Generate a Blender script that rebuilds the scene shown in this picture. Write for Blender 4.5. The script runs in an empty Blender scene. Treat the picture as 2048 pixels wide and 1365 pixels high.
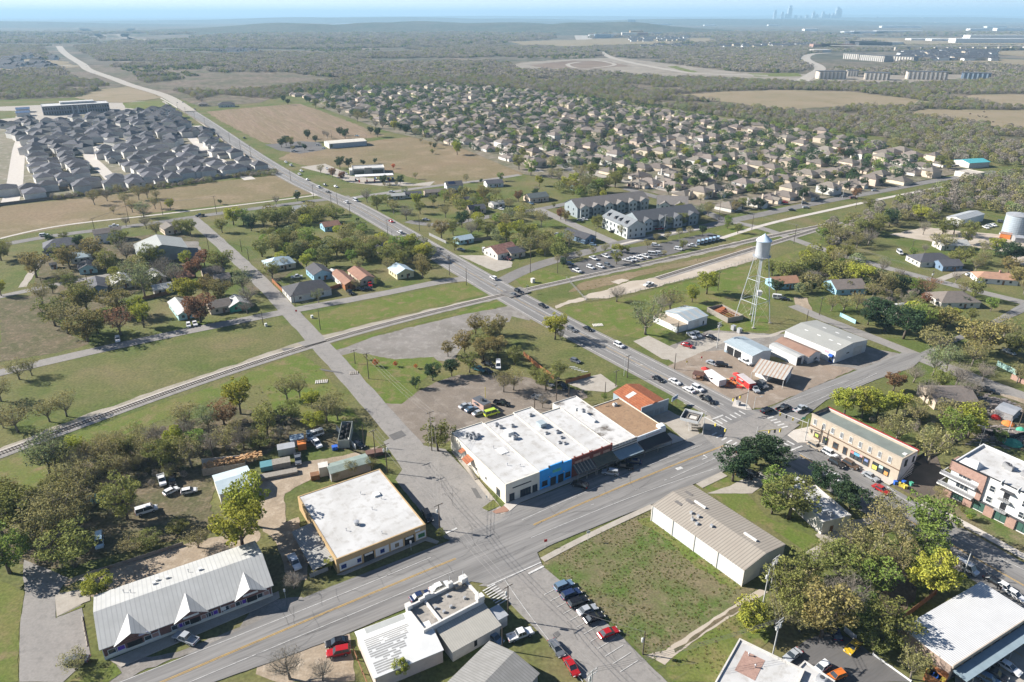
import bpy, bmesh, math, random
import numpy as np
from mathutils import Vector, Matrix, noise
C = bpy.context
SC = C.scene
COL = SC.collection
rnd = random.Random(7)
# ---------------------------------------------------------------- camera, world, sun, exposure
FPX, HZ, CAMH = 1421.0, 30.0, 120.0
PITCH = math.atan((682.5 - HZ) / FPX)
cam_d = bpy.data.cameras.new("camera"); cam = bpy.data.objects.new("camera", cam_d); COL.objects.link(cam)
cam_d.sensor_width = 36.0; cam_d.lens = FPX / 2048 * 36.0
cam_d.clip_start = 1.0; cam_d.clip_end = 200000.0
cam.location = (0, 0, CAMH); cam.rotation_euler = (math.pi / 2 - PITCH, 0, 0)
SC.camera = cam
SUN_EL, SUN_AZ = math.radians(31), math.radians(168.5)      # azimuth of the sun, counter-clockwise from +x
W = bpy.data.worlds.new("World"); SC.world = W; W.use_nodes = True
wn = W.node_tree.nodes; wl = W.node_tree.links
bg = wn["Background"]; sky = wn.new("ShaderNodeTexSky"); sky.sky_type = 'NISHITA'; sky.sun_disc = False
sky.sun_elevation = SUN_EL; sky.sun_rotation = math.pi / 2 - SUN_AZ
sky.air_density = 0.6; sky.dust_density = 0.3; sky.ozone_density = 3.0; sky.altitude = 100
# pale band of humid air low over the horizon, brighter towards the sun
tc = wn.new("ShaderNodeTexCoord"); sx = wn.new("ShaderNodeSeparateXYZ"); wl.new(tc.outputs["Generated"], sx.inputs[0])
def wmath(op, a, b_=None, c_=None):
    n = wn.new("ShaderNodeMath"); n.operation = op
    for i, v in enumerate((a, b_, c_)):
        if v is None: continue
        if isinstance(v, (int, float)): n.inputs[i].default_value = v
        else: wl.new(v, n.inputs[i])
    return n.outputs[0]
fall = wmath('POWER', 2.718, wmath('MULTIPLY', wmath('ABSOLUTE', sx.outputs[2]), -16.0))
side = wmath('MULTIPLY_ADD', sx.outputs[0], -0.62, 0.60)
band = wn.new("ShaderNodeMix"); band.data_type = 'RGBA'; band.inputs[6].default_value = (5.0, 6.6, 8.0, 1); band.inputs[7].default_value = (12.5, 12.3, 11.8, 1); wl.new(side, band.inputs[0])
wmx = wn.new("ShaderNodeMix"); wmx.data_type = 'RGBA'; wl.new(fall, wmx.inputs[0]); wl.new(sky.outputs[0], wmx.inputs[6]); wl.new(band.outputs[2], wmx.inputs[7])
wl.new(wmx.outputs[2], bg.inputs[0]); bg.inputs[1].default_value = 0.062
sun_d = bpy.data.lights.new("sun", 'SUN'); sun_d.energy = 5.0; sun_d.angle = math.radians(0.53); sun_d.color = (1, 0.95, 0.88)
sun = bpy.data.objects.new("sun", sun_d); COL.objects.link(sun)
sdir = Vector((math.cos(SUN_AZ) * math.cos(SUN_EL), math.sin(SUN_AZ) * math.cos(SUN_EL), math.sin(SUN_EL)))
sun.rotation_euler = sdir.to_track_quat('Z', 'Y').to_euler()
SC.view_settings.view_transform = 'Standard'; SC.view_settings.look = 'None'
SC.view_settings.exposure = 1.12; SC.view_settings.gamma = 1
SC.cycles.max_bounces = 4; SC.cycles.diffuse_bounces = 2; SC.cycles.glossy_bounces = 2
SC.cycles.transparent_max_bounces = 4; SC.cycles.volume_bounces = 0; SC.cycles.transmission_bounces = 0
SC.cycles.use_denoising = True; SC.cycles.caustics_reflective = False; SC.cycles.caustics_refractive = False
SC.cycles.use_adaptive_sampling = True; SC.cycles.adaptive_threshold = 0.02

# ---------------------------------------------------------------- survey: photograph pixel -> point on the ground (or at height z)
def at(x, y, z=0.0):
    u = (x - 1024) / FPX; v = (682.5 - y) / FPX
    cp, sp = math.cos(PITCH), math.sin(PITCH)
    t = (z - CAMH) / (v * cp - sp)
    return Vector((t * u, t * (cp + v * sp), z))
TF = 512 / 2026
def K(r, c, x, y):                                  # reading taken from an enlarged tile of the photograph
    return (c * 512 + x * TF, (1020, 700, 370)[r] + y * TF)
def hat(b, ytop):                                   # height above the ground point b that reaches photo row ytop
    lo, hi = 0.0, 90.0; cp, sp = math.cos(PITCH), math.sin(PITCH)
    for _ in range(30):
        m = (lo + hi) / 2; dz = m - CAMH
        yy = 682.5 - FPX * (b.y * sp + dz * cp) / (b.y * cp - dz * sp)
        if yy > ytop: lo = m
        else: hi = m
    return lo
G1 = math.radians(31.6)                             # bearing of the main street; the town grid follows it

# ---------------------------------------------------------------- materials
MATS = {}
def mat(name, c1, c2=None, rough=0.85, scale=0.5, detail=4.0, c3=None, bump=0.0, metal=0.0, coord='world', stretch=None, lo=0.35, hi=0.65,
        stripe=0.0, stripe_c=None, stripe_axis=0, perobj=0.0, spec=0.3, emit=None, fine=0.0, fine_scale=6.0, stripe_w=0.5):
    if name in MATS: return MATS[name]
    m = bpy.data.materials.new(name); m.use_nodes = True; MATS[name] = m
    N = m.node_tree.nodes; L = m.node_tree.links; b = N["Principled BSDF"]
    b.inputs["Roughness"].default_value = rough; b.inputs["Metallic"].default_value = metal
    b.inputs["Specular IOR Level"].default_value = spec
    def rgb(c): return (c[0], c[1], c[2], 1)
    b.inputs["Base Color"].default_value = rgb(c1)
    if emit: b.inputs["Emission Color"].default_value = rgb(emit[:3]); b.inputs["Emission Strength"].default_value = emit[3]
    if c2 is None and not stripe and not perobj and not fine: return m
    if coord == 'world':
        g = N.new("ShaderNodeNewGeometry"); src = g.outputs["Position"]
    else:
        g = N.new("ShaderNodeTexCoord"); src = g.outputs["Object"]
    if stretch:
        mp = N.new("ShaderNodeMapping"); mp.vector_type = "TEXTURE"; L.new(src, mp.inputs[0]); mp.inputs["Rotation"].default_value = (0, 0, stretch[0]); mp.inputs["Scale"].default_value = stretch[1]
        nsrc = mp.outputs[0]
    else: nsrc = src
    col = None
    def noi(sc, det, s=None):
        n = N.new("ShaderNodeTexNoise"); n.inputs["Scale"].default_value = sc; n.inputs["Detail"].default_value = det; n.inputs["Roughness"].default_value = 0.6
        L.new(s or nsrc, n.inputs["Vector"]); return n.outputs["Fac"]
    def rng(f, a, z):
        r = N.new("ShaderNodeMapRange"); r.inputs[1].default_value = a; r.inputs[2].default_value = z; L.new(f, r.inputs[0]); return r.outputs[0]
    def mix(f, a, bb, mode='MIX'):
        x = N.new("ShaderNodeMix"); x.data_type = 'RGBA'; x.blend_type = mode
        if isinstance(f, float): x.inputs[0].default_value = f
        else: L.new(f, x.inputs[0])
        for k, v in ((6, a), (7, bb)):
            if isinstance(v, tuple): x.inputs[k].default_value = rgb(v)
            else: L.new(v, x.inputs[k])
        return x.outputs[2]
    col = c1
    if c2 is not None: col = mix(rng(noi(scale, detail), lo, hi), c1, c2)
    if c3 is not None: col = mix(rng(noi(scale * 3.7, detail), 0.5, 0.72), col, c3)
    if fine:
        f = rng(noi(fine_scale, 3.0), 0.3, 0.7)
        r = N.new("ShaderNodeMapRange"); r.inputs[3].default_value = 1 - fine; r.inputs[4].default_value = 1 + fine; L.new(f, r.inputs[0])
        vm = N.new("ShaderNodeVectorMath"); vm.operation = 'SCALE'
        if isinstance(col, tuple): vm.inputs[0].default_value = col
        else: L.new(col, vm.inputs[0])
        L.new(r.outputs[0], vm.inputs["Scale"]); col = vm.outputs[0]
    if stripe:
        sx = N.new("ShaderNodeSeparateXYZ"); tc = N.new("ShaderNodeTexCoord"); L.new(tc.outputs["Object"], sx.inputs[0])
        d = N.new("ShaderNodeMath"); d.operation = 'DIVIDE'; L.new(sx.outputs[stripe_axis], d.inputs[0]); d.inputs[1].default_value = stripe
        fr = N.new("ShaderNodeMath"); fr.operation = 'FRACT'; L.new(d.outputs[0], fr.inputs[0])
        lt = N.new("ShaderNodeMath"); lt.operation = 'LESS_THAN'; L.new(fr.outputs[0], lt.inputs[0]); lt.inputs[1].default_value = stripe_w
        col = mix(lt.outputs[0], col, stripe_c)
    if perobj:
        oi = N.new("ShaderNodeObjectInfo"); r = N.new("ShaderNodeMapRange"); r.inputs[3].default_value = 1 - perobj; r.inputs[4].default_value = 1 + perobj
        L.new(oi.outputs["Random"], r.inputs[0])
        vm = N.new("ShaderNodeVectorMath"); vm.operation = 'SCALE'
        if isinstance(col, tuple): vm.inputs[0].default_value = col
        else: L.new(col, vm.inputs[0])
        L.new(r.outputs[0], vm.inputs["Scale"]); col = vm.outputs[0]
        hs = N.new("ShaderNodeHueSaturation"); fr = N.new("ShaderNodeMath"); fr.operation = 'MULTIPLY'; fr.inputs[1].default_value = 7.31; L.new(oi.outputs["Random"], fr.inputs[0])
        f2 = N.new("ShaderNodeMath"); f2.operation = 'FRACT'; L.new(fr.outputs[0], f2.inputs[0])
        r2 = N.new("ShaderNodeMapRange"); r2.inputs[3].default_value = 0.5 - perobj * 0.10; r2.inputs[4].default_value = 0.5 + perobj * 0.06; L.new(f2.outputs[0], r2.inputs[0])
        L.new(r2.outputs[0], hs.inputs["Hue"]); L.new(col, hs.inputs["Color"]); col = hs.outputs[0]
    if not isinstance(col, tuple): L.new(col, b.inputs["Base Color"])
    if bump:
        bp = N.new("ShaderNodeBump"); bp.inputs["Strength"].default_value = bump; bp.inputs["Distance"].default_value = 0.3
        L.new(noi(max(scale * 4, 1.0), 5.0), bp.inputs["Height"]); L.new(bp.outputs[0], b.inputs["Normal"])
    return m

# ---------------------------------------------------------------- mesh helpers
def tag(o, label=None, cat=None, group=None, kind=None):
    if label: o['label'] = label
    if cat: o['category'] = cat
    if group: o['group'] = group
    if kind: o['kind'] = kind
    return o
def empty(name, loc, rz=0.0, label=None, cat=None, group=None):
    o = bpy.data.objects.new(name, None); o.empty_display_size = 0.5; COL.objects.link(o)
    o.location = loc; o.rotation_euler = (0, 0, rz)
    return tag(o, label, cat, group)
class MB:
    def __init__(s): s.v = []; s.f = []; s.m = []; s.mi = 0
    def add(s, vs, fs):
        n = len(s.v); s.v += [tuple(q) for q in vs]; s.f += [tuple(n + i for i in f) for f in fs]; s.m += [s.mi] * len(fs); return s
    def box(s, x0, x1, y0, y1, z0, z1):
        return s.add([(x0,y0,z0),(x1,y0,z0),(x1,y1,z0),(x0,y1,z0),(x0,y0,z1),(x1,y0,z1),(x1,y1,z1),(x0,y1,z1)],
                     [(3,2,1,0),(4,5,6,7),(0,1,5,4),(1,2,6,5),(2,3,7,6),(3,0,4,7)])
    def prism(s, poly, z0, z1):
        n = len(poly)
        return s.add([(p[0],p[1],z0) for p in poly] + [(p[0],p[1],z1) for p in poly],
                     [tuple(reversed(range(n))), tuple(range(n, 2*n))] + [(i,(i+1)%n,n+(i+1)%n,n+i) for i in range(n)])
    def xprism(s, prof, x0, x1):                     # profile in y,z extruded along x
        n = len(prof)
        return s.add([(x0,p[0],p[1]) for p in prof] + [(x1,p[0],p[1]) for p in prof],
                     [tuple(reversed(range(n))), tuple(range(n, 2*n))] + [(i,(i+1)%n,n+(i+1)%n,n+i) for i in range(n)])
    def yprism(s, prof, y0, y1):                     # profile in x,z extruded along y
        n = len(prof)
        return s.add([(p[0],y0,p[1]) for p in prof] + [(p[0],y1,p[1]) for p in prof],
                     [tuple(range(n)), tuple(reversed(range(n, 2*n)))] + [(i,n+i,n+(i+1)%n,(i+1)%n) for i in range(n)])
    def tube(s, pts, r, n=6, r2=None, cap=True):
        pts = [Vector(p) for p in pts]; k = len(pts); vs = []
        for i, p in enumerate(pts):
            d = (pts[min(i+1,k-1)] - pts[max(i-1,0)]).normalized()
            a = Vector((0,0,1)) if abs(d.z) < 0.9 else Vector((1,0,0))
            u = d.cross(a).normalized(); w = d.cross(u)
            rr = r if r2 is None else r + (r2 - r) * i / (k - 1)
            vs += [p + u * rr * math.cos(2*math.pi*j/n) + w * rr * math.sin(2*math.pi*j/n) for j in range(n)]
        fs = [(i*n+j, i*n+(j+1)%n, (i+1)*n+(j+1)%n, (i+1)*n+j) for i in range(k-1) for j in range(n)]
        if cap: fs += [tuple(reversed(range(n))), tuple(range((k-1)*n, k*n))]
        return s.add(vs, fs)
    def lathe(s, prof, cx=0, cy=0, n=16):            # profile of (r,z)
        vs = []
        for r, z in prof: vs += [(cx + r*math.cos(2*math.pi*j/n), cy + r*math.sin(2*math.pi*j/n), z) for j in range(n)]
        k = len(prof)
        return s.add(vs, [(i*n+j, i*n+(j+1)%n, (i+1)*n+(j+1)%n, (i+1)*n+j) for i in range(k-1) for j in range(n)] + [tuple(reversed(range(n))), tuple(range((k-1)*n, k*n))])
    def mesh(s, name, mats, smooth=False):
        me = bpy.data.meshes.new(name); me.from_pydata(s.v, [], s.f)
        for m in (mats if isinstance(mats, (list, tuple)) else [mats]): me.materials.append(m)
        me.polygons.foreach_set("material_index", s.m)
        if smooth: me.polygons.foreach_set("use_smooth", [True] * len(s.f))
        me.update(); return me
    def build(s, name, mats, parent=None, smooth=False):
        o = bpy.data.objects.new(name, s.mesh(name, mats, smooth)); COL.objects.link(o)
        if parent: o.parent = parent
        return o
def copy_tree(o, parent=None):
    c = o.copy(); COL.objects.link(c); c.parent = parent
    for ch in o.children: copy_tree(ch, c)
    return c
ORD = "first second third fourth fifth sixth seventh eighth ninth tenth eleventh twelfth thirteenth fourteenth fifteenth sixteenth seventeenth eighteenth nineteenth twentieth".split()
TENS = {2: "twenty", 3: "thirty", 4: "forty", 5: "fifty", 6: "sixty", 7: "seventy", 8: "eighty", 9: "ninety"}
def ordn(i):                                         # 0 -> first
    i += 1
    if i <= 20: return ORD[i-1]
    if i % 10 == 0: return TENS[i//10][:-1] + "ieth"
    return TENS[i//10] + "-" + ORD[i % 10 - 1]

def jit(pts, amp, step):
    out = []
    n = len(pts)
    for i in range(n):
        a, b = pts[i], pts[(i+1) % n]; d = (b - a); L = d.length; k = max(1, min(400, int(L / step)))
        nrm = Vector((-d.y, d.x, 0)).normalized() if L > 0 else Vector((0,0,0))
        for j in range(k):
            p = a + d * (j / k); q = p * (0.6 / step)
            s_ = noise.noise(Vector((q.x, q.y, 3.1))) + 0.6 * noise.noise(Vector((q.x*2.7, q.y*2.7, 8.2))) + 0.5 * noise.noise(Vector((q.x*.3, q.y*.3, 1.2)))
            out.append(p + nrm * amp * s_)
    return out
LZC = {}
def LZ(z):                                           # every sheet gets a height of its own, never two in one plane
    if z > 0.5: return z
    LZC[z] = LZC.get(z, 0) + 1
    return z * 2 + 0.0006 * LZC[z]
def patch(name, px, m, z, amp=0.6, step=1.5, world=False, kind='structure', label=None, group=None):
    z = LZ(z)
    P = [Vector((p[0], p[1], 0)) if world else at(*p) for p in px]
    dist = sum(p.length for p in P) / len(P)
    if amp: P = jit(P, amp * max(1, dist/250), step * max(1, dist/250))
    me = bpy.data.meshes.new(name); me.from_pydata([(p.x, p.y, z) for p in P], [], [tuple(range(len(P)))]); me.materials.append(m)
    me.update()
    if me.polygons[0].normal.z < 0: me.flip_normals()
    o = bpy.data.objects.new(name, me); COL.objects.link(o); o['kind'] = kind
    if label: o['label'] = label
    if group: o['group'] = group
    return o
def smooth_line(P, step=6.0, relax=None):
    out = []
    n = len(P)
    for i in range(n-1):
        p0, p1, p2, p3 = P[max(i-1,0)], P[i], P[i+1], P[min(i+2,n-1)]
        k = max(2, min(60, int((p2-p1).length / step)))
        for j in range(k):
            t = j / k
            out.append(0.5 * ((2*p1) + (p2-p0)*t + (2*p0-5*p1+4*p2-p3)*t*t + (3*p1-p0-3*p2+p3)*t*t*t))
    out.append(P[-1])
    for _ in range(int(14*(6/step)**.5) if relax is None else relax):
        out = [out[0]] + [(out[i-1] + out[i+1] + 2*out[i])/4 for i in range(1, len(out)-1)] + [out[-1]]
    return out
def ribbon(name, px, width, m, z, offset=0.0, amp=0.0, parent=None, world=False, kind='structure', step=6.0, w2=None, label=None, h=None):
    P = px if world else [at(*p) for p in px]
    if parent is None and h is None and kind == 'structure': z = LZ(z)
    P = smooth_line(P, step)
    L = []; R = []; n = len(P)
    for i, p in enumerate(P):
        d = (P[min(i+1,n-1)] - P[max(i-1,0)]); nr = Vector((-d.y, d.x, 0)).normalized()
        w = (width if w2 is None else width + (w2-width) * i/(n-1)) / 2
        ja = amp * noise.noise(p * 0.21); jb = amp * noise.noise(p * 0.19 + Vector((9, 4, 2)))
        L.append(p + nr * (offset + w + ja)); R.append(p + nr * (offset - w + jb))
    b = MB()
    if h is None:
        b.add([(q.x, q.y, z) for q in L] + [(q.x, q.y, z) for q in R], [(n+i, n+i+1, i+1, i) for i in range(n-1)])
    else:
        b.add([(q.x, q.y, z) for q in L] + [(q.x, q.y, z) for q in R] + [(q.x, q.y, z+h) for q in L] + [(q.x, q.y, z+h) for q in R],
              [(3*n+i, 3*n+i+1, 2*n+i+1, 2*n+i) for i in range(n-1)] + [(i, 2*n+i, 2*n+i+1, i+1) for i in range(n-1)] + [(n+i+1, 3*n+i+1, 3*n+i, n+i) for i in range(n-1)] + [(0, n, 3*n, 2*n), (n-1, 3*n-1, 4*n-1, 2*n-1)])
    o = b.build(name, m, parent)
    if kind: o['kind'] = kind
    if label: o['label'] = label
    return o
def dashes(name, px, width, m, z, on, off, offset=0.0):
    z = LZ(z)
    P = smooth_line([at(*p) for p in px], 1.0); b = MB(); acc = 0.0; seg = []
    def flush(seg):
        if len(seg) < 2: return
        a, c = seg[0], seg[-1]; d = (c - a); nr = Vector((-d.y, d.x, 0)).normalized()
        q = [a + nr*(offset+width/2), a + nr*(offset-width/2), c + nr*(offset-width/2), c + nr*(offset+width/2)]
        b.add([(v.x, v.y, z) for v in q], [(0,1,2,3)])
    for i in range(len(P)-1):
        acc += (P[i+1]-P[i]).length
        if acc % (on+off) < on: seg.append(P[i])
        else: flush(seg); seg = []
    flush(seg)
    o = b.build(name, m); o['kind'] = 'structure'; return o
# ================================================================ GROUND
def gm(name, *a, **k): return mat(name, *a, **k)
M_base = gm("grass_ground", (0.088,0.115,0.030), (0.165,0.140,0.070), scale=0.028, detail=9, c3=(0.16,0.15,0.06), fine=0.30, fine_scale=1.1, lo=0.40, hi=0.66, rough=0.95, spec=0.1)
M_green = gm("lush_grass", (0.101,0.140,0.028), (0.155,0.146,0.053), scale=0.06, detail=8, c3=(0.202,0.157,0.083), fine=0.25, fine_scale=1.6, lo=0.4, hi=0.68, rough=0.95, spec=0.1)
M_lot = gm("vacant_lot_grass", (0.153,0.132,0.073), (0.083,0.124,0.029), scale=0.09, detail=9, c3=(0.201,0.165,0.100), fine=0.32, fine_scale=2.2, lo=0.42, hi=0.62, rough=0.95, spec=0.1)
M_tan = gm("dry_field_grass", (0.215,0.16,0.10), (0.17,0.145,0.075), scale=0.012, detail=9, c3=(0.26,0.20,0.13), fine=0.18, fine_scale=0.5, rough=0.95, spec=0.1)
M_mown = gm("mown_brown_field", (0.235,0.17,0.12), (0.185,0.145,0.085), scale=0.06, detail=6, c3=(0.27,0.21,0.15), stretch=(math.radians(118),(9,.8,1)), fine=0.15, fine_scale=0.5, rough=0.95, spec=0.1)
M_past = gm("pasture", (0.27,0.215,0.145), (0.225,0.185,0.115), scale=0.006, detail=8, c3=(0.20,0.17,0.10), rough=0.95, spec=0.1)
M_asph = gm("asphalt", (0.177,0.166,0.156), (0.214,0.202,0.187), scale=0.12, detail=6, c3=(0.155,0.147,0.140), fine=0.10, fine_scale=2.5, rough=0.9, spec=0.2)
def road_mat(nm, a): return gm(nm, (0.182,0.175,0.167), (0.245,0.235,0.222), scale=0.5, detail=5, c3=(0.145,0.139,0.133), fine=0.09, fine_scale=4, rough=0.9, spec=0.2, stretch=(a,(34,1.6,1)), lo=.38, hi=.62)
M_road = road_mat("streaked_asphalt", G1); M_roadh = road_mat("streaked_highway_asphalt", math.radians(-56))
M_limf = gm("far_bare_earth", (0.27,0.235,0.19), (0.20,0.17,0.13), scale=0.01, detail=9, c3=(0.33,0.29,0.24), rough=.95)
M_asph2 = gm("worn_asphalt", (0.236,0.221,0.204), (0.268,0.250,0.229), scale=0.15, detail=7, c3=(0.198,0.187,0.173), fine=0.10, fine_scale=2.0, rough=0.9, spec=0.2)
M_asphd = gm("dark_asphalt", (0.112,0.108,0.105), (0.145,0.137,0.131), scale=0.1, detail=6, fine=0.08, fine_scale=2.5, rough=0.9, spec=0.2, stretch=(G1,(8,1,1)))
M_conc = gm("concrete", (0.33,0.295,0.25), (0.39,0.355,0.305), scale=0.4, detail=6, fine=0.08, fine_scale=3, rough=0.9, spec=0.2)
M_concl = gm("pale_concrete", (0.46,0.42,0.37), (0.52,0.48,0.43), scale=0.4, detail=6, rough=0.9, spec=0.2)
M_grav = gm("gravel", (0.245,0.225,0.205), (0.185,0.17,0.15), scale=0.09, detail=9, c3=(0.30,0.28,0.255), fine=0.16, fine_scale=2, rough=0.95, spec=0.1)
M_dirt = gm("pale_dirt", (0.36,0.29,0.215), (0.27,0.215,0.155), scale=0.11, detail=9, c3=(0.42,0.35,0.27), fine=0.16, fine_scale=2, rough=0.95, spec=0.1)
M_lime = gm("limestone_dirt", (0.46,0.40,0.33), (0.37,0.315,0.25), scale=0.05, detail=9, c3=(0.5,0.44,0.37), rough=0.95, spec=0.1)
M_scrub = gm("scrub_floor", (0.145,0.115,0.075), (0.085,0.088,0.04), scale=0.1, detail=9, c3=(0.2,0.16,0.11), fine=0.3, fine_scale=1.2, rough=0.95, spec=0.1)
M_wood_fl = gm("brush_ground", (0.161,0.129,0.099), (0.101,0.098,0.060), scale=0.012, detail=10, c3=(0.199,0.161,0.121), fine=0.4, fine_scale=0.09, rough=0.95, spec=0.1, lo=0.42, hi=0.6)
M_far = gm("far_land", (0.148,0.124,0.099), (0.071,0.081,0.055), scale=0.0022, detail=12, c3=(0.220,0.172,0.133), fine=0.45, fine_scale=0.02, rough=0.95, spec=0.1, lo=0.4, hi=0.6)
M_hill = gm("wooded_hill", (0.060,0.076,0.055), (0.103,0.101,0.079), scale=0.006, detail=12, fine=0.5, fine_scale=0.05, rough=0.95, spec=0.1)
M_white = gm("white_road_paint", (0.62,0.61,0.58), (0.42,0.41,0.39), scale=0.9, rough=0.8)
M_yel = gm("yellow_road_paint", (0.56,0.36,0.10), (0.40,0.27,0.11), scale=0.9, rough=0.8)

b = MB(); n = 96
b.add([(0,0,0)] + [(75000*math.cos(2*math.pi*i/n), 75000*math.sin(2*math.pi*i/n), 0) for i in range(n)], [(0,i+1,(i+1)%n+1) for i in range(n)])
g = b.build("ground", M_base); g['kind'] = 'structure'
# distant countryside: everything past the brush edge
patch("countryside", [(-2600,128),(-900,134),(150,134),(600,128),(1400,124),(2300,124),(4300,118),(4300,31.5),(-2600,31.5)], M_far, 0.25, amp=0)
patch("brushland", [(-900,215),(0,200),(150,196),(200,178),(270,172),(400,214),(520,206),(600,178),(760,172),(900,165),(1010,175),(1180,195),(1320,210),(1500,235),(1700,262),(1900,300),(2048,330),(2700,330),(2700,105),(-900,105)], M_wood_fl, 0.12, amp=4, step=14)

Z1, Z2, Z3, Z4 = 0.012, 0.024, 0.036, 0.048
# ---- fields
patch("dry_field", [(-160,512),(-30,484),(150,450),(320,424),(520,402),(622,388),(640,383),(560,349),(300,381),(150,397),(-160,432)], M_tan, Z1, amp=0.5)
patch("mown_field", [(412,224),(520,214),(600,208),(640,222),(772,272),(735,277),(640,283),(560,290),(528,286),(470,258)], M_mown, Z1, amp=0.8)
patch("hay_field", [(556,318),(590,303),(640,300),(760,280),(850,272),(935,300),(1050,348),(960,366),(872,370),(800,348),(700,334),(618,333)], M_tan, Z1, amp=0.8)
patch("pasture", [(1330,192),(1450,184),(1560,181),(1700,184),(1800,196),(1880,207),(1790,216),(1660,214),(1560,222),(1470,206),(1400,200)], M_past, 0.16, amp=1.5)
patch("pasture", [(1800,229),(1850,220),(2060,222),(2600,228),(2600,292),(2110,272),(1990,254),(1900,240)], M_past, 0.16, amp=1.5)
patch("pasture", [(1885,196),(1960,190),(2600,186),(2600,214),(2020,216),(1950,204)], M_past, 0.18, amp=1.5)
patch("pasture", [(150,196),(200,180),(262,173),(300,182),(330,196),(250,206),(180,204)], M_past, 0.16, amp=1.5)
patch("dry_field", [(330,158),(420,150),(560,150),(660,160),(560,172),(400,176)], M_wood_fl, 0.17, amp=2)
# far construction land and clearings
patch("graded_earth", [(1012,131),(1060,124),(1150,119),(1240,116),(1330,128),(1480,146),(1560,147),(1640,150),(1700,164),(1560,164),(1400,157),(1270,152),(1160,143),(1040,141)], M_limf, 0.30, amp=1.5)
patch("brown_clearing", [(1060,131),(1140,122),(1220,124),(1260,133),(1180,139),(1090,138)], gm("turned_soil",(0.15,0.105,0.075),(0.2,0.15,0.11),scale=0.01,rough=0.95), 0.33, amp=1.5)
patch("brown_clearing", [(1245,145),(1300,138),(1360,146),(1330,151),(1270,150)], M_limf, 0.36, amp=1.5)
patch("green_clearing", [(1335,134),(1352,133),(1395,145),(1380,147)], M_green, 0.36, amp=1)
patch("green_clearing", [(1500,148),(1600,147),(1604,154),(1510,154)], M_green, 0.36, amp=1)
patch("graded_earth", [(1640,158),(1700,150),(1800,152),(1900,150),(1960,152),(1990,160),(1880,166),(1740,168)], M_limf, 0.34, amp=1.5)
patch("graded_earth", [(1118,96),(1152,91),(1156,97),(1125,99)], M_limf, 0.40, amp=1)
patch("brown_clearing", [(1020,84),(1160,80),(1240,77),(1420,76),(1430,86),(1240,92),(1060,94)], M_past, 0.38, amp=2)
patch("brown_clearing", [(300,81),(560,78),(700,82),(900,84),(1010,84),(1010,88),(820,87),(640,86),(400,88)], M_past, 0.38, amp=2)
patch("brown_clearing", [(1660,75),(1800,77),(2060,74),(2500,76),(2500,94),(2060,92),(1800,92),(1760,84)], M_past, 0.38, amp=2)
patch("brown_clearing", [(1830,116),(2048,120),(2500,124),(2500,138),(2048,134),(1860,122)], M_past, 0.38, amp=2)
patch("brown_clearing", [(1940,104),(2048,101),(2500,104),(2500,116),(2048,114)], M_past, 0.38, amp=2)
patch("field_strip", [(1010,112),(1170,106),(1200,110),(1100,116)], M_past, 0.38, amp=2)
patch("graded_earth", [(0,118),(60,116),(130,124),(160,134),(100,141),(0,144),(-300,146),(-300,120)], M_past, 0.30, amp=2)
patch("river_bed", [(150,58),(175,60),(170,70),(200,77),(260,80),(262,78),(215,75),(196,68),(182,62),(168,57)], M_limf, 0.6, amp=3)
patch("river_bed", [(232,70),(268,57),(274,58),(245,70),(262,77),(330,82),(325,84),(250,79)], M_limf, 0.6, amp=3)
patch("lake", [(640,50),(700,47),(770,44),(790,45),(740,50),(680,51)], gm("lake_water",(0.30,0.38,0.45),rough=0.15), 0.6, amp=0)

# ---- near ground: lush strips, lots
patch("grass_strip", [K(2,1,330,1045),K(2,1,700,960),K(2,1,1300,840),K(2,1,1700,760),K(2,1,1890,850),K(2,1,1500,940),K(2,1,1000,1060),K(2,1,490,1210)], M_green, Z1)
patch("grass_strip", [(600,640),(560,632),(430,662),(280,690),(120,722),(0,760),(0,890),(200,815),(400,745),(560,700),(598,690)], M_base, Z1)
patch("grass_strip", [(598,706),(640,735),(690,800),(760,890),(775,935),(725,900),(650,860),(560,840),(520,770),(420,800),(300,850),(150,905),(60,960),(0,980),(0,925),(150,868),(300,815),(450,765)], M_green, Z1)
patch("grass_strip", [(0,925),(0,1010),(80,1000),(120,950),(100,900)], M_green, Z2)
patch("grass_verge", [K(1,1,650,50),K(1,1,780,20),K(1,1,1100,75),K(1,1,1400,60),K(1,1,1480,120),K(1,1,1300,250),K(1,1,1260,370),K(1,1,1110,450),K(1,1,950,400),K(1,1,800,270)], M_green, Z2)
patch("grass_verge", [K(2,1,530,1285),K(2,1,800,1210),K(2,1,1300,1090),K(2,1,1650,1000),K(2,1,1950,900),K(2,1,2026,930),K(2,1,1850,990),K(2,1,1500,1050),K(2,1,1000,1175),K(2,1,700,1290),K(2,1,560,1330)], M_green, Z2)
patch("gravel_lot", [K(2,1,560,1310),K(2,1,800,1235),K(2,1,1300,1110),K(2,1,1700,1010),K(2,1,2026,960),K(2,2,140,1060),K(2,2,120,1120),K(2,1,2000,1080),K(2,1,1700,1150),K(2,1,1620,1300),K(1,1,1560,90),K(1,1,1300,80),K(1,1,1100,100),K(1,1,850,45),K(1,1,700,60),K(1,1,600,20)], M_grav, Z1, amp=0.9)
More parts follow.
